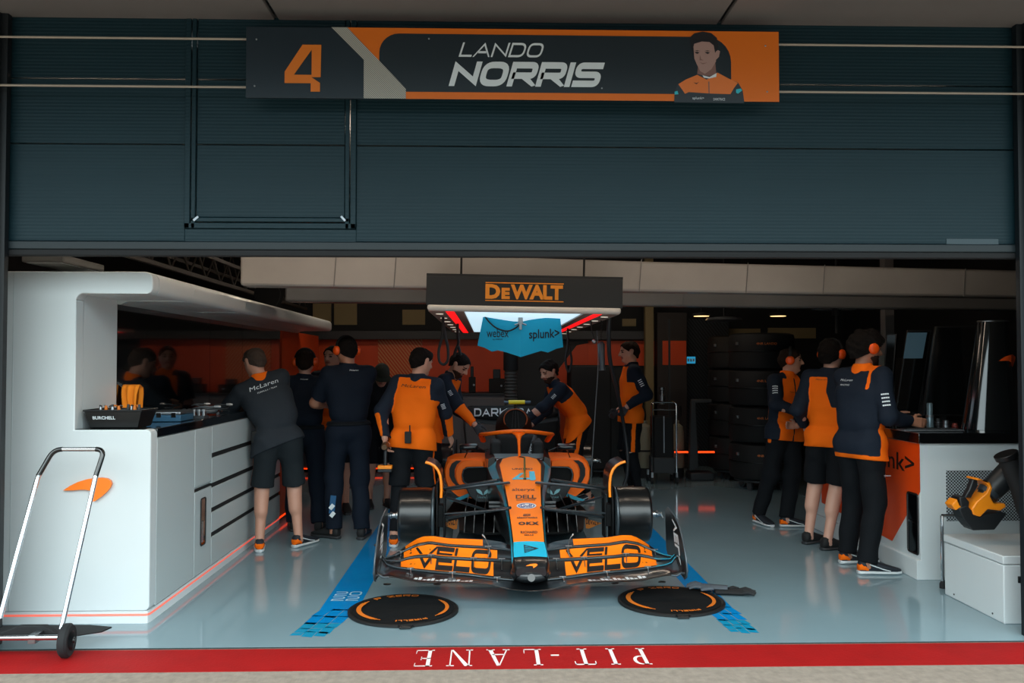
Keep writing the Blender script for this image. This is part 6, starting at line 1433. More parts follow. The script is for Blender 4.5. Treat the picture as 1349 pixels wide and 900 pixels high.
def pdist(p, X):
    a, b = p['a'], p['b']; dx = [X[i]-a[i] for i in range(3)]; ab = [b[i]-a[i] for i in range(3)]; L = sum(v*v for v in ab)
    t = np.clip((dx[0]*ab[0]+dx[1]*ab[1]+dx[2]*ab[2])/L, 0, 1) if L > 1e-9 else 0
    q = [dx[i]-t*ab[i] for i in range(3)]; d2 = q[0]*q[0]+q[1]*q[1]+q[2]*q[2]
    if p.get('n') is not None:
        n = p['n']; w = q[0]*n[0]+q[1]*n[1]+q[2]*n[2]; d2 = d2+w*w*(1/p['s']**2-1)
    return np.sqrt(d2)-(p['ra']+(p['rb']-p['ra'])*t)
def smin(a, b, k):
    h = np.maximum(k-np.abs(a-b), 0)/k; return np.minimum(a, b)-h*h*k*.25
def smax(a, b, k): return -smin(-a, -b, k)
def mesh_obj(name, V, F, mats, ids, parent):
    me = bpy.data.meshes.new(name); me.vertices.add(len(V)); me.vertices.foreach_set('co', V.astype(np.float32).ravel())
    me.loops.add(F.size); me.loops.foreach_set('vertex_index', F.astype(np.int32).ravel()); me.polygons.add(len(F))
    me.polygons.foreach_set('loop_start', np.arange(0, F.size, 4, dtype=np.int32)); me.update(calc_edges=True)
    for m in mats: me.materials.append(m)
    me.polygons.foreach_set('material_index', ids.astype(np.int32)); me.polygons.foreach_set('use_smooth', np.ones(len(F), bool)); me.update()
    return put(name, me, parent)
def P_(a, b, ra, rb=None, n=None, s=1, g='', **k):
    d = dict(a=tuple(a), b=tuple(b), ra=ra, rb=rb if rb is not None else ra, g=g, **k)
    if n is not None: d['n'] = tuple(n); d['s'] = s
    return d
def ik(a, c, l1, l2, pole):
    a, c, pole = Vector(a), Vector(c), Vector(pole); d = c-a; L = d.length; M = (l1+l2)*.995
    if L > M: c = a+d*(M/L); d = c-a; L = M
    L = max(L, abs(l1-l2)+.01); u = d.normalized(); x = (l1*l1-l2*l2+L*L)/(2*L); h = math.sqrt(max(0, l1*l1-x*x)); w = pole-u*pole.dot(u)
    if w.length < 1e-4: w = u.orthogonal()
    return a+u*x+w.normalized()*h, c
def fd(deg): t = math.radians(deg); return Vector((math.sin(t), math.cos(t), 0))
UP = Vector((0, 0, 1))
SK = {'fair': mat('skin_fair', 'c08e78', .5), 'tan': mat('skin_tan', 'a8735a', .5), 'pale': mat('skin_pale', 'c99a86', .5)}
M_stub = mat('beard_stubble', '3a2820', .8, spec=.15); M_eye = mat('eye_dark', '1c1512', .3); M_lip = mat('lips', '9a5a50', .5)
HAIR = {'dark': mat('hair_dark', '120e0c', .85, spec=.15, bump=(60, .8)), 'brown': mat('hair_brown', '241810', .85, spec=.15, bump=(60, .8)), 'grey': mat('hair_greying', '453a33', .85, spec=.15, bump=(60, .8))}
C_or = mat('cloth_papaya', 'f06a0c', .8, spec=.15, bump=(25, .25)); C_nv = mat('cloth_navy', '1a222e', .85, spec=.15, bump=(25, .25)); C_ch = mat('cloth_charcoal', '2a2f35', .85, spec=.15, bump=(25, .25)); C_bk = mat('cloth_black', '111418', .85, spec=.15, bump=(25, .25))
C_dn = mat('cloth_dark_navy', '121a26', .85, spec=.15, bump=(25, .25)); C_gl = mat('glove_charcoal', '2c3138', .8); C_gr = mat('hood_lining_grey', '8d8682', .8); C_dg = mat('cap_green', '222b20', .8); C_tl = mat('cloth_teal', '0f3a42', .85)
M_ear = mat('ear_cup_orange', 'f4560c', .4); M_sole = mat('sole_white', 'c9cfd2', .6); M_shoe = mat('shoe_navy', '141b24', .7)

_tt = {}
def two_tone(m0, m1):
    k = (m0.name, m1.name)
    if k in _tt: return _tt[k]
    m = m0.copy(); m.name = m0.name+'_'+m1.name; nt = m.node_tree; b = nt.nodes['Principled BSDF']; at_ = nt.nodes.new('ShaderNodeAttribute'); at_.attribute_name = 'tone'
    mr = nt.nodes.new('ShaderNodeMapRange'); mr.inputs['From Min'].default_value = .46; mr.inputs['From Max'].default_value = .54
    mx = nt.nodes.new('ShaderNodeMix'); mx.data_type = 'RGBA'; mx.inputs['A'].default_value = b.inputs['Base Color'].default_value; mx.inputs['B'].default_value = m1.node_tree.nodes['Principled BSDF'].inputs['Base Color'].default_value
    nt.links.new(at_.outputs['Fac'], mr.inputs[0]); nt.links.new(mr.outputs[0], mx.inputs['Factor']); nt.links.new(mx.outputs['Result'], b.inputs['Base Color']); _tt[k] = m; return m
def person(lab, x, y, face, H=1.8, lean=0, side=0, twist=0, pz=None, pxy=None, feet=None, fyaw=None, hands=((0, 0, 0), (0, 0, 0)), epole=None, look=None, nod=0, skin='fair', hair='dark', bighair=0,
           top='team', bottom='shorts', sleeve='long', collar=True, shoes='navy', gloves=False, beard=False, ears=False, cap=False, calf=None, curl=(.35, .35), seed=1, prints=(), extra=None, hdir=(None, None), hem=-.085, blen=None, slim=1.0, flash=False, belt=False):
    k = H/1.8; f = fd(face); r = fd(face+90)
    root = empty('person', (x, y, 0), 0, lab, 'person')
    A = Vector((x, y, 0))
    feet = feet or (A-r*.12, A+r*.12); feet = [Vector((q[0], q[1], 0)) for q in feet]      # left, right
    fyaw = fyaw or (face-8, face+8)
    ank = [feet[i]+UP*.085*k-fd(fyaw[i])*.05*k for i in (0, 1)]
    pc = Vector((pxy[0], pxy[1], 0)) if pxy else (feet[0]+feet[1])/2
    l1, l2 = .43*k, .42*k
    if pz is None:
        dd = max((Vector((a.x, a.y, 0))-pc).length for a in ank); pz = math.sqrt(max(.3, ((l1+l2)*.99)**2-max(0, dd-.08)**2))+.085*k
    PV = pc+UP*pz
    hips = [PV-r*.09*k, PV+r*.09*k]; knees = []
    for i in (0, 1): kn, _ = ik(hips[i], ank[i], l1, l2, f+r*(-.15 if i == 0 else .15)); knees.append(kn)
    la, sa = math.radians(lean), math.radians(side)
    u = (UP*math.cos(la)*math.cos(sa)+f*math.sin(la)+r*math.sin(sa)).normalized(); u0 = (UP*.6+u*.4).normalized() if lean > 0 else u
    tr = (fd(face+90+twist)); tr = (tr-u*tr.dot(u)).normalized(); tf = u.cross(tr)*1.0
    if tf.dot(fd(face+twist)) < 0: tf = -tf
    W_ = PV+u0*.16*k; Ch = W_+u*.20*k; SC_ = W_+u*.325*k
    shw = .175*k*slim; sh = [SC_-tr*shw, SC_+tr*shw]
    NB = SC_+u*.055*k-tf*.008
    lk = fd(look if look is not None else face+twist); nv = (UP*.55+u*.45).normalized(); 
    na = math.radians(nod); lf = (lk*math.cos(na)-UP*math.sin(na)); hr_ = fd((look if look is not None else face+twist)+90); hu = hr_.cross(lf); hu = hu if hu.z > 0 else -hu
    HC_ = NB+nv*.050*k+hu*.102*k+lf*.022
    # hands
    arm = []; l3, l4 = .29*k, .255*k
    for i in (0, 1):
        t = Vector(hands[i]) if hands[i] else (sh[i]+(r if i else -r)*.09-UP*.53*k+f*.05)
        if hands[i] and hands[i][2] < -5: t = sh[i]
        pole = (epole[i] if epole and epole[i] is not None else (-f*.7+(tr if i else -tr)*.5-UP*.5)); e, w = ik(sh[i], t, l3, l4, pole); arm.append((e, w))
    B = []
    c = lambda p, h: (p-tr*h, p+tr*h)
    B += [P_(hips[0]*.45+hips[1]*.55, hips[1]*.92+hips[0]*.08, .094*k, g='pel', n=tf, s=.98), P_(hips[0]*.92+hips[1]*.08, hips[0]*.5+hips[1]*.5, .094*k, g='pel', n=tf, s=.98)]
    wl, wr = c(W_, .045*k*slim); B.append(P_(wl, wr, .105*k, n=tf, s=.86, g='tor'))
    a_, b_ = c(W_+u*.10*k, .06*k*slim); B.append(P_(a_, b_, .108*k, n=tf, s=.85, g='tor'))
    a_, b_ = c(Ch, .075*k*slim); B.append(P_(a_, b_, .112*k, n=tf, s=.86, g='tor'))
    a_, b_ = c(SC_-u*.035*k, .10*k*slim); B.append(P_(a_, b_, .082*k, n=tf, s=.9, g='tor'))
    B.append(P_(NB-u*.02, HC_-hu*.05*k-lf*.015, .057*k, .053*k, g='neck'))
    for i in (0, 1):
        B.append(P_(NB-u*.01, sh[i]+u*.012, .045*k, .048*k, g='trap'))
        e, w = arm[i]; B.append(P_(sh[i], e, .056*k, .041*k, g='ua%d' % i)); B.append(P_(e, w, .043*k, .027*k, g='fa%d' % i)); q = e+(w-e)*.28; B.append(P_(q, e+(w-e)*.45, .043*k, .038*k, g='fa%d' % i))
        B.append(P_(hips[i], knees[i], .082*k, .056*k, g='th%d' % i)); B.append(P_(hips[i]-f*.02+UP*.01, hips[i]+(knees[i]-hips[i])*.3-f*.01, .082*k, .075*k, g='th%d' % i))
        B.append(P_(knees[i], ank[i], .054*k, .036*k, g='ca%d' % i)); ca = knees[i]+(ank[i]-knees[i])*.15-fd(fyaw[i])*.012; B.append(P_(ca, knees[i]+(ank[i]-knees[i])*.42-fd(fyaw[i])*.02, .052*k, .048*k, g='ca%d' % i))
        ft = fd(fyaw[i]); B.append(P_(ank[i]-UP*.035*k-ft*.0, ank[i]-UP*.05*k+ft*.13*k, .034*k, .028*k, g='ft%d' % i))
    # head
    hh = k*1.05
    def hp_(x_, y_, z_): return HC_+hr_*(x_*hh)+lf*(y_*hh)+hu*(z_*hh)
    B.append(P_(hp_(0, -.022, .03), hp_(0, .012, .035), .086*hh, .080*hh, n=hr_, s=.86, g='head')); B.append(P_(hp_(0, .015, -.01), hp_(0, .03, -.03), .068*hh, .060*hh, n=hr_, s=.92, g='head'))
    B.append(P_(hp_(0, .02, -.04), hp_(0, .052, -.088), .056*hh, .026*hh, n=hr_, s=1.15, g='head'))
    det = [P_(hp_(-.03, .078, .030), hp_(.03, .078, .030), .013*hh, g='head'), P_(hp_(0, .092, .020), hp_(0, .112, -.016), .009*hh, .013*hh, g='nose'), P_(hp_(-.014, .098, -.02), hp_(.014, .098, -.02), .009*hh, g='nose'),
           P_(hp_(-.018, .082, -.046), hp_(.018, .082, -.046), .010*hh, g='lip'), P_(hp_(-.01, .078, -.080), hp_(.01, .078, -.080), .014*hh, g='head')]
    for s in (-1, 1): det.append(P_(hp_(s*.077, -.006, .018), hp_(s*.074, .0, -.018), .022*hh, .014*hh, n=hr_, s=.4, g='ear'))
    # hand bones
    HB = []
    for i in (0, 1):
        e, w = arm[i]; hd = Vector(hdir[i]).normalized() if hdir[i] is not None else (w-e).normalized()
        inn = (tr if i == 0 else -tr); pn = (inn-hd*inn.dot(hd)); pn = pn.normalized() if pn.length > .05 else hd.orthogonal().normalized()
        th = pn.cross(hd)*(1 if i == 0 else -1); 
        if th.dot(f)+th.dot(UP)*.3 < 0: th = -th
        cu = curl[i]
        HB.append(P_(w-hd*.01, w+hd*.045*k, .024*k, .026*k, n=pn, s=.62, g='hand%d' % i)); 
        kn_ = [w+hd*.088*k+th*o*k for o in (.027, .009, -.010, -.028)]
        for j, (q, l) in enumerate(zip(kn_, (.068, .078, .072, .056))):
            HB.append(P_(w+hd*.03*k+th*(.018, .006, -.007, -.018)[j]*k, q, .015*k, .0115*k, g='hand%d' % i))
            p = q; dr = hd.copy(); 
            for m_, (fr, rr) in enumerate(((.45, .0100), (.32, .0092), (.23, .0082))):
                an = cu*1.15*(1, 1.1, .7)[m_]*(1+.08*j); dr = (dr*math.cos(an)+pn*math.sin(an)).normalized(); perp = dr.cross(th).normalized(); pn2 = perp if perp.dot(pn) > 0 else -perp
                q2 = p+dr*l*k*fr; HB.append(P_(p, q2, rr*k, (rr-.0008)*k, g='hand%d' % i)); p = q2
        p = w+hd*.03*k+th*.02*k; q = p+(hd*.6+th*.65+pn*.35).normalized()*.042*k; HB.append(P_(p, q, .0145*k, .0115*k, g='hand%d' % i)); q2 = q+(hd*.85+th*.2+pn*.4).normalized()*.032*k; HB.append(P_(q, q2, .0110*k, .0092*k, g='hand%d' % i)); HB.append(P_(q2, q2+(hd*.9+pn*.4).normalized()*.024*k, .0095*k, .0080*k, g='hand%d' % i))
    allp = B+det+HB
    pts = np.array([q[e] for q in allp for e in ('a', 'b')]); lo, hi = pts.min(0)-.14, pts.max(0)+.14; lo[2] = max(lo[2], .0)
    Fd = Field(lo, hi, .0068)
    for q in B: Fd.add(q, .035)
    for s in (-1, 1): Fd.add(P_(hp_(s*.032, .100, .012), hp_(s*.034, .100, .012), .014*hh), .014, sub=True)
    for q in det: Fd.add(q, .010)
    for q in HB: Fd.add(q, .005)
    V, F = Fd.mesh(); Cc = V[F].mean(1); X = [Cc[:, i] for i in range(3)]
    gl_ = np.zeros(len(F), int)
    D = np.stack([pdist(q, X) for q in allp]); near = D.argmin(0); gn = np.array([q['g'] for q in allp])[near]
    if gloves: gl_[np.char.startswith(gn, 'hand')] = 3
    rel = Cc-np.array(HC_); hx = rel@np.array(hr_)/hh; hy = rel@np.array(lf)/hh; hz = rel@np.array(hu)/hh
    gl_[(np.hypot(np.abs(hx)-.032, (hz-.012)*1.7) < .013) & (hy > .05)] = 1
    gl_[(np.abs(np.abs(hx)-.033) < .018) & (np.abs(hz-.033) < .0045) & (hy > .05)] = 4
    if beard: gl_[(hz < -.036) & (hz < -.020-.5*np.clip(.065-hy, 0, .1)) & (hy > .0) & (hz > -.125) & (np.abs(hx) > -.1) & ~((np.abs(hx) < .02) & (np.abs(hz+.047) < .007)) & np.isin(gn, ['head', 'lip'])] = 5
    gl_[(gn == 'lip') & (np.abs(hz+.046) < .009) & (hy > .06)] = 2
    HM = HAIR[hair]
    body = mesh_obj('body', V-np.array((x, y, 0)), F, [SK[skin], M_eye, M_lip, C_gl, HM, M_stub], gl_, root)
    # hair
    org = np.array((x, y, 0)); nrm = (-lf*.63+hu*.78)
    def shell(name, prims, kk, infl, cuts, m, res=.0068, wr=0, subs=(), matf=None, wf=18, flatten=None, par=None):
        pts = np.array([q[e] for q in prims for e in ('a', 'b')]); mr = max(max(q['ra'], q['rb']) for q in prims)+.06
        fd_ = Field(pts.min(0)-mr, pts.max(0)+mr, res)
        for q in prims: fd_.add(q, kk, q.get('i', infl))
        if wr: fd_.wrinkle(wr, seed, wf)
        for q in subs: fd_.add(q[0], .012, q[1], sub=True)
        for c_, n_ in cuts: fd_.plane(c_, n_)
        V, F = fd_.mesh()
        if len(F) == 0: return None
        if not matf: return mesh_obj(name, V-org, F, [m], np.zeros(len(F), int), par or root)
        a = matf(V).astype(float)
        for _ in range(2):
            fa_ = a[F].mean(1); num = np.zeros(len(V)); den = np.zeros(len(V))
            for c_ in range(4): np.add.at(num, F[:, c_], fa_); np.add.at(den, F[:, c_], 1)
            a = num/np.maximum(den, 1)
        o_ = mesh_obj(name, V-org, F, [two_tone(m[0], m[1])], np.zeros(len(F), int), par or root)
        at_ = o_.data.attributes.new('tone', 'FLOAT', 'POINT'); at_.data.foreach_set('value', a.astype(np.float32)); return o_
    hb = [dict(B[[i for i, q in enumerate(B) if q['g'] == 'head'][0]]), dict(P_(hp_(0, -.040, .0), hp_(0, -.034, -.055), .070*hh, .050*hh, n=hr_, s=.95)), dict(P_(hp_(0, .01, .03), hp_(0, .012, -.01), .079*hh, .074*hh, n=hr_, s=.98))]
    face_cut = (P_(hp_(-.0, .11, -.02), hp_(0, .10, .03), .052*hh, .050*hh, n=hr_, s=1.25), 0)
    earsub = [face_cut]+[(P_(hp_(s*.09, -.002, .012), hp_(s*.085, .0, -.035), .026*hh), 0) for s in (-1, 1)]
    if not cap: shell('hair', hb, .02, (.005+bighair), [(hp_(0, .085, .063), (-nrm)*1.0), (hp_(0, -.05, -.078), -hu)], HM, .006, .0022+bighair*.12, subs=earsub if bighair < .01 else [face_cut], wf=70)
    else:
        shell('hair', hb, .02, .008, [(hp_(0, .085, .063), (-nrm)*1.0), (hp_(0, -.05, -.078), -hu)], HM, .0065, subs=[face_cut])
        brim = P_(hp_(-.035, .10, .045), hp_(.035, .10, .045), .045*hh, n=hu, s=.15); capc = shell('cap', [dict(hb[0]), brim], .01, .016, [(hp_(0, 0, .036), -hu)], C_dg, .0065)
    if ears:
        m = MB(); m.M = Matrix.Translation((-x, -y, 0))
        m.tube([hp_(.094*math.cos(t), -.006, .02+.112*math.sin(t)) for t in np.linspace(0, PI, 15)], .009, 8, 1, flat=(tuple(lf), 1.8))
        for s in (-1, 1):
            m.lathe([(.026, -.004), (.040, .0), (.043, .012), (.040, .026), (.030, .034), (.01, .037)], hp_(s*.082, -.006, .006), hr_*s, 18, 0); m.lathe([(.036, -.012), (.040, -.006), (.036, .002)], hp_(s*.082, -.006, .006), hr_*s, 18, 1)
        m.build('ear_defenders', [M_ear, M_blackm], root, smooth=50)
    # ---- clothes
    G = lambda *g: [dict(q) for q in B if q['g'] in g]
    tp = []
    for q in G('pel'): q['i'] = .020 if hem < 0 else .0; tp.append(q)
    for n_, q in enumerate(G('tor')): q['i'] = (.036, .034, .026, .020)[n_] if hem < 0 else .022; tp.append(q)
    for q in G('trap'): q['i'] = .012; tp.append(q)
    a_, b_ = c(PV-u*.03, .062*k*slim)
    if hem < 0: tp.append(P_(a_, b_, .108*k, n=tf, s=1, g='pel', i=.012))
    nk = P_(NB-u*.03, NB+nv*.055*k, .066*k, .062*k, g='col', i=.004); nk['cut'] = [(NB+nv*(.045*k if collar else .008), nv)]; tp.append(nk)
    for i in (0, 1):
        e, w = arm[i]
        if sleeve == 'long':
            q = P_(sh[i], e, .058*k, .046*k, g='ua%d' % i); q['i'] = .014; tp.append(q)
            d_ = (w-e); q = P_(e, w+d_*.0, .046*k, .032*k, g='fa%d' % i); q['i'] = .012; q['cut'] = [(e+d_*.95, d_.normalized())]; tp.append(q)
        else:
            d_ = e-sh[i]; q = P_(sh[i], e, .060*k, .056*k, g='ua%d' % i); q['i'] = .016; q['cut'] = [(sh[i]+d_*.80, d_.normalized())]; tp.append(q)
    hemc = PV+u*hem*k
    if hem < 0:
        for i in (0, 1): q = P_(hips[i], hips[i]+(knees[i]-hips[i])*.5, .101*k, .096*k, g='pel'); q['i'] = .022; tp.append(q)
        for q in G('pel'): q['i'] = .027; tp.append(q)
    def tcol(Cf):
        X = [Cf[:, i] for i in range(3)]; D = np.stack([pdist(q, X)-q.get('i', 0) for q in tp]); gi = np.array([q['g'] for q in tp])[D.argmin(0)]
        rel = Cf-np.array(SC_); s_ = rel@np.array(tr); u_ = rel@np.array(u); f_ = rel@np.array(tf); out = np.zeros(len(Cf), int)
        arm_ = np.char.startswith(gi, 'ua') | np.char.startswith(gi, 'fa'); fa = np.char.startswith(gi, 'fa')
        relh = (Cf-np.array(hemc))@np.array(u)
        if top == 'team':      # orange body, navy sleeves and yoke, orange forearm flash
            out[:] = 0; out[arm_] = 1; out[(np.abs(s_) > (.150+.25*np.clip(-u_-.05, 0, .06))*k) & (u_ > -.13)] = 1; out[(u_ > .052)] = 1; out[gi == 'col'] = 1
            for i in ((0, 1) if flash else ()):
                e, w = arm[i]; t = ((Cf-np.array(e))@np.array(w-e))/(w-e).length_squared; o = (Cf-np.array(e))@np.array(tr if i else -tr)
                out[(gi == 'fa%d' % i) & (t > .12) & (t < .97) & (((Cf-np.array(e)-np.outer(t, np.array(w-e)))@np.array(tr if i else -tr)) > .004)] = 0
        elif top == 'vest':    # orange front and sides, navy sleeves and shoulders
            out[:] = 0; out[arm_] = 1; out[(np.abs(s_) > .160*k)] = 1; out[(u_ > .03) & (np.abs(s_) > .09)] = 1; out[(np.abs(s_) < .008) & (f_ > 0)] = 1; out[(gi == 'col')] = 0
        elif top == 'yoke':    # orange back, navy right shoulder and sleeve
            out[:] = 0; out[arm_] = 1; out[(s_ > .02-.35*(u_+.02)-.05) & (u_ > -.24) & (s_ > .0)] = 1; out[(u_ > .02)] = 1; out[gi == 'col'] = 1
        elif top == 'jacket':  # dark navy jacket with orange shoulder band, side panel and hem
            out[:] = 1; out[(gi == 'trap') & (s_ > .0)] = 0; out[(gi == 'col')] = 0; out[(np.abs(s_-.135) < .012) & (u_ > -.10)] = 0
            out[(~arm_) & (u_ < -.18) & (f_ > -.015) & (s_ > -.02)] = 0; out[relh < .032] = 0; out[(~arm_) & (u_ > .015) & (f_ > -.01)] = 0
        elif top == 'plain': out[:] = 1
        if top == 'polo': out[:] = 1; out[gi == 'col'] = 0; out[(np.abs(s_) > .9)] = 0
        if top in ('polo',):
            for i in (0, 1):
                e = arm[i][0]; t = ((Cf-np.array(sh[i]))@np.array(e-sh[i]))/(e-sh[i]).length_squared; out[(gi == 'ua%d' % i) & (t > .735) & (t < .765)] = 0
        return out
    dk = {'team': C_nv, 'vest': C_nv, 'yoke': C_nv, 'jacket': C_nv, 'plain': extra if extra else C_dn, 'polo': C_ch}[top]
    tobj = shell('jacket' if top in ('vest', 'jacket') else 'shirt', tp, .03, .02, [(hemc, -u)], [C_or, dk], .0075, .0042, matf=tcol)
    bt_ = []
    for q in G('pel'): q['i'] = .010 if hem < 0 else .020; bt_.append(q)
    a_, b_ = c(PV+UP*.03, .055*k); bt_.append(P_(a_, b_, .100*k, n=tf, s=.9, i=.004, g='pel'))
    for q in G('th0', 'th1')[1::2]: q['i'] = .014; bt_.append(q)
    subs = []
    for i in (0, 1):
        th_ = knees[i]-hips[i]; 
        if bottom == 'shorts':
            L = blen or .93; q = P_(hips[i], knees[i], .088*k, .088*k, g='th%d' % i); q['i'] = .008; q['cut'] = [(hips[i]+th_*L, th_.normalized())]; bt_.append(q)
        else:
            q = P_(hips[i], knees[i], .088*k, .072*k, g='th%d' % i); q['i'] = .010; bt_.append(q)
            ca_ = ank[i]-knees[i]; q = P_(knees[i], ank[i], .070*k, .058*k, g='ca%d' % i); q['i'] = .010; q['cut'] = [(knees[i]+ca_*1.0, ca_.normalized())]; bt_.append(q)
    def bcol(Cf):
        out = np.zeros(len(Cf), int); rel = Cf-np.array(PV); z = rel[:, 2]
        sd = rel@np.array(r)
        if calf or bottom == 'shorts' or top in ('jacket', 'vest'):
            for i in (0, 1):
                t = ((Cf-np.array(hips[i]))@np.array(knees[i]-hips[i]))/(knees[i]-hips[i]).length_squared; ax_ = np.array(hips[i])+np.outer(t, np.array(knees[i]-hips[i])); o = ((Cf-ax_)@np.array(r if i else -r)); o2 = (Cf-ax_)@np.array(f)
                tmax = 1.0 if bottom == 'shorts' else .28; tmin = -.2 if bottom == 'trousers' else .05
                if top != 'plain' or bottom == 'shorts': out[(o > .05) & (np.abs(o2) < (.022 if top != 'polo' else .008)) & (t < tmax) & (t > tmin)] = 1
        return out
    bm_ = {'shorts': C_bk if top != 'polo' else C_ch, 'trousers': C_bk if top != 'plain' else C_dn}[bottom]
    if bottom == 'shorts' and top == 'polo': bm_ = mat('shorts_charcoal', '1f2529', .85, spec=.15, bump=(25, .25))
    shell(bottom, bt_, .03, .014, [(PV+UP*(.075 if hem < 0 else .10)*k, UP)], [bm_, C_or], .0075, .0035, matf=bcol)
    if belt: 
        q = [dict(q) for q in B if q['g'] == 'pel']+[P_(*c(PV+UP*.03, .06*k), .105*k, n=tf, s=.9)]; bl_ = shell('belt', q, .03, .028, [(PV+UP*(hem+.03), UP), (PV+UP*(hem-.005), -UP)], C_bk, .0075)
    if calf: 
        for i in (0, 1):
            d_ = ank[i]-knees[i]; q1 = [dict(q) for q in B if q['g'] == 'ca%d' % i]+[P_(knees[i]-d_*.12, knees[i], .060*k, .056*k)]
            shell('calf_sleeve', q1, .03, .005, [(knees[i]-d_*.06, -d_.normalized()), (knees[i]+d_*.90, d_.normalized())], C_bk, .0075)
    # shoes
    for i in (0, 1):
        ft = fd(fyaw[i]); fr_ = fd(fyaw[i]+90); o = feet[i]-Vector((x, y, 0)); kk = k
        def S(t, w, zb, zt, n=10):
            cx = o+ft*((t-.36)*.30*kk); out = []
            for j in range(n):
                a = 2*PI*j/n; ca, sa_ = math.cos(a), math.sin(a); out.append(cx+fr_*(w*kk*math.copysign(abs(ca)**.7, ca))+UP*(((zb+zt)/2+(zt-zb)/2*math.copysign(abs(sa_)**.7, sa_))*kk))
            return out
        m = MB(); prof = [(0, .022, .025, .07), (.03, .034, .018, .100), (.12, .038, .018, .112), (.24, .038, .018, .112), (.34, .040, .018, .100), (.5, .043, .018, .082), (.7, .047, .018, .064), (.86, .045, .018, .050), (.96, .034, .02, .042), (1.0, .018, .024, .036)]
        m.loft([S(*q) for q in prof]); 
        sh_ = m.build('shoe', [M_shoe if shoes != 'black' else M_blackm], root, smooth=60)
        m = MB(); m.loft([S(t, w+.004, .001, .026) for t, w in ((-.02, .02), (.02, .034), (.15, .037), (.35, .038), (.55, .042), (.75, .046), (.9, .041), (1.0, .022))]); m.build('sole', M_sole if shoes != 'black' else M_dgrey, sh_, smooth=60)
        if shoes == 'navy':
            m = MB(); m.loft([S(t, w+.0022, .026, zt) for t, w, zt in ((-.004, .023, .068), (.03, .0345, .085), (.12, .0385, .080), (.20, .0385, .050))]); m.build('heel_patch', C_or, sh_, smooth=60)
            m = MB()
            for s in (-1, 1): m.tube([o+ft*((t-.36)*.30*kk)+fr_*(s*(w+.001)*kk)+UP*z*kk for t, w, z in ((.22, .040, .075), (.36, .043, .06), (.52, .046, .043), (.70, .048, .030))], .004, 6, flat=(tuple(fr_), .5))
            m.build('side_stripe', M_sole, sh_)
    # prints projected on the shirt: (text, side u, up v, width, height, back/front/sleeve, material)
    if prints and tobj:
        bv = BVHTree.FromObject(tobj, bpy.context.evaluated_depsgraph_get()) if False else BVHTree.FromPolygons([tuple(v) for v in tobj.data.vertices.seq] if False else [v.co[:] for v in tobj.data.vertices], [p.vertices[:] for p in tobj.data.polygons])
        m = MB(); cols = [M_txtw, M_txtb, C_or]
        for (tx, su, sv, w, h, where, mi) in prints:
            if where == 'back': oc = SC_+u*sv+tr*su; dn = tf; ex_ = tr
            elif where == 'front': oc = SC_+u*sv+tr*su; dn = -tf; ex_ = -tr
            elif where[0] == 's':      # sleeve i, measured down the upper arm
                i = int(where[1]); ad = (arm[i][0]-sh[i]).normalized(); out_ = (Vector((0, 0, 1.55))+A*0-Vector((0, 0, 1.55))); vw = (CAM-sh[i]); vw = (vw-ad*vw.dot(ad)).normalized(); oc = sh[i]+ad*sv; dn = -vw; ex_ = ad.cross(vw); 
                if ex_.dot(RGT) < 0: ex_ = -ex_
            elif where[0] == 'l': continue
            uy = dn.cross(ex_); uy = uy if uy.z > 0 else -uy
            def pr(a_, b_):
                p0 = oc+ex_*(a_-w/2)+uy*b_-Vector((x, y, 0)); hit = bv.ray_cast(p0-dn*.35, dn, .7)
                return (hit[0]-dn*.003) if hit[0] is not None else p0-dn*.12
            if tx in ('bars',):
                for q in range(4):
                    for s in range(4): m.add([pr(w*s/4, -q*h*.30), pr(w*(s+.9)/4, -q*h*.30), pr(w*(s+.9)/4, -q*h*.30+h*.12), pr(w*s/4, -q*h*.30+h*.12)], [(0, 1, 2, 3)], mi)
            else: typeset(m, tx, w, h, pr, m=mi, bold=.0, shear=.2)
        if m.v: m.build('printed_lettering', cols, root, fixn=False, smooth=0)
    return dict(root=root, arm=arm, sh=sh, PV=PV, u=u, tr=tr, tf=tf, f=f, r=r, org=Vector((x, y, 0)), HC=HC_)
def radio(P, off, m=None):
    p = P['PV']-P['org']+off; mb = MB().obox(p, .055, .03, .10, Matrix.Rotation(0, 3, 'Z'), 0).obox(p+Vector((.015, 0, .075)), .012, .012, .06)
    mb.build('belt_radio', M_blackm, P['root'], bevel=.006)
W3 = lambda px, py, Y: tuple(at(px, py, Y))

p1 = person('person in charcoal polo and shorts leaning over the white workbench, back turned', -1.74, 7.28, -18, 1.80, lean=14, side=-20, pxy=(-1.785, 7.26), feet=((-1.92, 7.20), (-1.60, 7.36)), fyaw=(-15, 28),
            hands=((-2.10, 7.52, 1.20), (-2.05, 7.74, 1.20)), epole=(Vector((-.55, -.55, -.25)), Vector((1, -.3, 0))), look=-50, nod=22, skin='fair', hair='grey', top='polo', bottom='shorts', sleeve='short', seed=11, hem=-.07,
            prints=(('McLaren', 0, -.045, .25, .038, 'back', 0), ('FORMULA 1 TEAM', .01, -.085, .17, .013, 'back', 0)), hdir=((.2, .3, -.9), None), curl=(.15, .3))
radio(p1, Vector((-.17, -.10, .02)))
p2 = person('person in navy with orange ear defenders between the charcoal polo and the taller navy figure', -1.70, 8.05, -8, 1.75, lean=4, feet=((-1.84, 8.05), (-1.58, 8.0)), pxy=(-1.74, 8.05), hands=(W3(385, 560, 8.5), W3(404, 552, 8.5)), top='plain', bottom='trousers', sleeve='short', ears=True, skin='fair', hair='brown', seed=12, hem=.055, belt=True, shoes='black', look=-5,
            prints=(('McLaren', 0, .035, .07, .012, 'back', 0),))
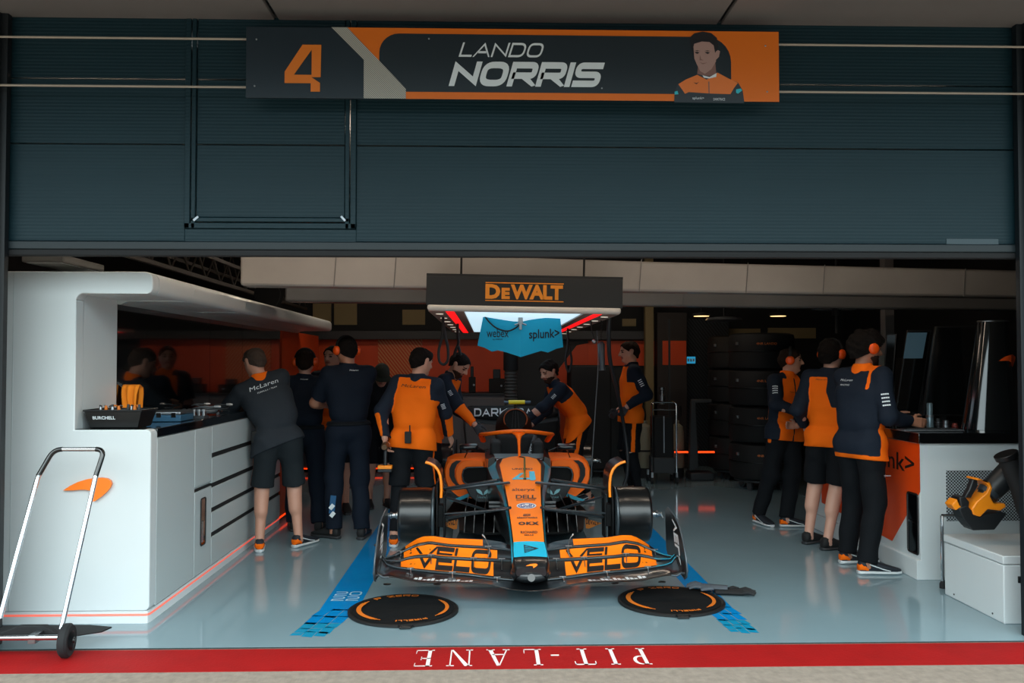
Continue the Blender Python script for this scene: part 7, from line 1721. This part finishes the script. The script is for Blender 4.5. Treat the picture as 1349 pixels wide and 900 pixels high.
p4 = person('tall person in navy short-sleeved shirt and trousers with orange ear defenders, seen from behind', -1.28, 7.66, -22, 1.86, lean=3, feet=((-1.43, 7.68), (-1.13, 7.68)), pxy=(-1.26, 7.66), fyaw=(-60, 5), hands=(W3(431, 534, 7.95), W3(452, 540, 8.1)), epole=(Vector((-.6, -.7, -.6)), None), top='plain', bottom='trousers', sleeve='short', ears=True, skin='tan', hair='dark', seed=13, hem=.055, belt=True, shoes='navy2' if False else 'black', look=-35, nod=10,
            prints=(('McLaren', .03, .03, .08, .013, 'back', 0),))
m = MB(); m.M = Matrix.Translation(-p4['org'])
m.obox(at(438, 665, 7.545), .05, .006, .16, Matrix.Rotation(math.radians(6), 3, 'Y'), 0); m.obox(at(437, 668, 7.54), .035, .006, .05, Matrix.Rotation(math.radians(40), 3, 'Y'), 1); m.obox(at(438, 678, 7.54), .035, .006, .05, Matrix.Rotation(math.radians(40), 3, 'Y'), 1); m.build('shin_patch', [mat('patch_blue', '14507a', .7), M_txtw], p4['root'], bevel=.002)
radio(p4, Vector((-.15, -.08, -.0)))
p3 = person('person facing the camera in orange top and shorts, half hidden between two navy figures', -1.62, 8.95, 172, 1.80, lean=3, hands=(None, None), top='vest', bottom='shorts', sleeve='short', look=205, skin='fair', hair='dark', seed=14, shoes='black', feet=((-1.50, 8.98), (-1.76, 8.93)))
p5 = person('person in dark clothes and a dark green cap, mostly hidden behind the tall navy figure', -1.20, 9.35, 160, 1.64, lean=10, top='plain', bottom='shorts', sleeve='short', cap=True, extra=C_bk, skin='fair', hair='brown', seed=15, shoes='black', hands=(None, None), feet=((-1.10, 9.32), (-1.30, 9.28)), look=165, nod=42)
p6 = person('person with back turned in orange and navy top and shorts, holding a cordless driver', -.70, 7.42, 12, 1.76, lean=7, side=4, feet=((-.82, 7.36), (-.56, 7.42)), pxy=(-.67, 7.40), fyaw=(-5, 25), hands=(W3(507, 578, 7.30), W3(594, 582, 7.72)), epole=(Vector((-.8, -.2, -.2)), Vector((.7, -.3, 0))), look=45, nod=14,
            top='team', bottom='shorts', calf=True, skin='fair', hair='dark', bighair=.004, seed=16, flash=True, hdir=((0.05, .05, -1), (.3, .5, -.8)), prints=(('McLaren', 0, -.035, .22, .026, 'back', 1), ('bars', 0, .16, .035, 0.052, 's1', 0)), curl=(.75, .35), blen=.95)
radio(p6, Vector((-.02, -.165, .03)))
p7 = person('bearded person in orange and navy top with grey gloves bending over the cockpit side', -.56, 8.82, 106, 1.82, lean=30, side=-2, feet=((-.68, 8.98), (-.60, 8.70)), pxy=(-.61, 8.82), fyaw=(95, 110), hands=(W3(622, 556, 8.75), W3(628, 563, 8.45)), look=118, nod=38, top='team', bottom='shorts', calf=True, gloves=True, beard=True, skin='fair', hair='dark', seed=17, flash=True, curl=(.4, .4), hdir=((.6, -.2, -.7), (.5, -.3, -.7)),
            prints=(('bars', 0, .14, .035, 0.052, 's1', 0),))
p8 = person('bearded bare-handed person in orange and navy leaning over the car beside the rear wing', .98, 9.62, 262, 1.80, lean=40, side=-4, feet=((1.06, 9.50), (1.06, 9.78)), pxy=(1.0, 9.62), fyaw=(265, 280), pz=.88, hands=(W3(688, 556, 9.35), W3(700, 560, 9.75)), look=232, nod=22, top='team', bottom='shorts', beard=True, skin='fair', hair='dark', bighair=.008, seed=18, calf=True, hem=-.05,
            prints=(('bars', 0, .10, .035, 0.052, 's0', 0),), curl=(.4, .4))
p9 = person('person in orange and navy top standing in profile, gloved hand on a hanging hose', 1.64, 9.85, 268, 1.88, lean=-1, feet=((1.66, 9.72), (1.62, 9.97)), hands=(W3(826, 536, 9.62), W3(815, 540, 10.0)), epole=(Vector((1, -.2, -.2)), Vector((1, .2, -.2))), look=266, nod=6, top='team', bottom='shorts', gloves=True, skin='fair', hair='brown', seed=19, calf=True, hdir=((-.6, -.1, -.8), None), curl=(.7, .4),
            prints=(('bars', 0, .13, .045, 0.078, 's0', 0),))
p10 = person('person in orange zip jacket with dark sleeves, arms folded, by the wrapped wheels', 2.82, 8.15, 152, 1.78, lean=2, side=-5, feet=((2.88, 8.08), (2.64, 8.24)), pxy=(2.87, 8.22), fyaw=(92, 165), hands=(W3(1049, 570, 7.93), W3(1057, 544, 7.90)), epole=(Vector((.8, -.1, -.5)), Vector((-.9, -.2, -.3))), look=108, nod=3, ears=True, top='vest', bottom='trousers', skin='fair', hair='brown', seed=20, curl=(.35, .35), hdir=((-.8, -.2, .1), (.9, -.2, .1)),
            prints=(('bars', 0, .13, .05, 0.078, 's1', 0), ('McLaren', .055, -.10, .06, .012, 'front', 1)))
p11 = person('person in orange top and black shorts with bare calves and orange ear defenders', 2.92, 7.22, 38, 1.82, lean=3, feet=((2.80, 7.34), (2.87, 7.08)), pxy=(2.905, 7.20), fyaw=(60, 75), hands=(W3(1060, 561, 7.42), (3.22, 7.45, 1.13)), epole=(Vector((-.6, -.5, -.6)), None), look=55, nod=4, ears=True, top='yoke', bottom='shorts', skin='pale', hair='dark', bighair=.016, seed=21, shoes='black', hdir=(None, (.7, .5, -.3)),
             prints=(('McLaren', -.05, -.01, .09, .013, 'back', 1),))
p12 = person('person in dark navy jacket with orange panels and black trousers typing at the console', 2.86, 6.42, 66, 1.86, lean=5, feet=((2.84, 6.60), (2.84, 6.26)), pxy=(2.82, 6.42), fyaw=(85, 92), hands=((3.17, 6.62, 1.128), (3.15, 6.32, 1.122)), epole=(Vector((-.3, .5, -.8)), Vector((-.5, -.6, -.8))), look=82, nod=8, ears=True, top='jacket', bottom='trousers', skin='tan', hair='dark', bighair=.028, seed=22, hem=-.115, curl=(.25, .25), hdir=((1, .05, -.12), (1, .05, -.12)), beard=True,
             prints=(('McLaren', -.06, -.04, .12, .018, 'back', 0), ('RACING', -.06, -.075, .09, .012, 'back', 0), ('bars', .0, .15, .055, 0.091, 's1', 0)))
m = MB(); m.M = Matrix.Translation(-p12['org'])
typeset(m, 'McLaren', .09, .014, lambda u, v: tuple(at(1160, 628, 6.27)+Vector((u*.9, u*.3-.02, v)))); m.build('trouser_lettering', M_txtw, p12['root'], fixn=False)
# cordless driver in the hand of the person by the front axle
hq = p6['arm'][0][1]; t = empty('cordless_driver', (hq.x+.01, hq.y-.03, 0), 0, 'orange and black cordless driver hanging from a hand beside the front axle', 'power tool')
z = hq.z
MB().tube([(0, 0, z-.07), (0, -.02, z-.22)], .020, 10, flat=((1, 0, 0), .8)).build('handle', M_bk, t)
MB().tube([(0, .05, z-.055), (0, .0, z-.055), (0, -.05, z-.06), (0, -.09, z-.062)], [.026, .034, .034, .022], 14).build('motor_head', mat('gun_bronze', '5a4632', .35, metal=.5), t)
MB().obox((0, -.02, z-.235), .12, .08, .03).build('battery_collar', M_bo, t, bevel=.006); MB().obox((0, -.02, z-.262), .12, .085, .028).build('battery', M_bk, t, bevel=.006)
# ================================================================== light: overcast sky, dimmer behind the stands at the horizon
w = bpy.data.worlds.new('overcast_sky'); SC.world = w; w.use_nodes = True; nt = w.node_tree
bg = nt.nodes['Background']; tc = nt.nodes.new('ShaderNodeTexCoord'); sp = nt.nodes.new('ShaderNodeSeparateXYZ')
cr = nt.nodes.new('ShaderNodeValToRGB'); e = cr.color_ramp.elements
e[0].position = .0; e[0].color = lin('303638'); e[1].position = .10; e[1].color = lin('5a666c')
for p_, c_ in ((.20, 'a2b3b8'), (.40, 'dce9ea'), (1.0, 'ecf6f6')): x = e.new(p_); x.color = lin(c_)
nt.links.new(tc.outputs['Generated'], sp.inputs[0]); nt.links.new(sp.outputs['Z'], cr.inputs[0]); nt.links.new(cr.outputs[0], bg.inputs[0])
bg.inputs[1].default_value = 6.4
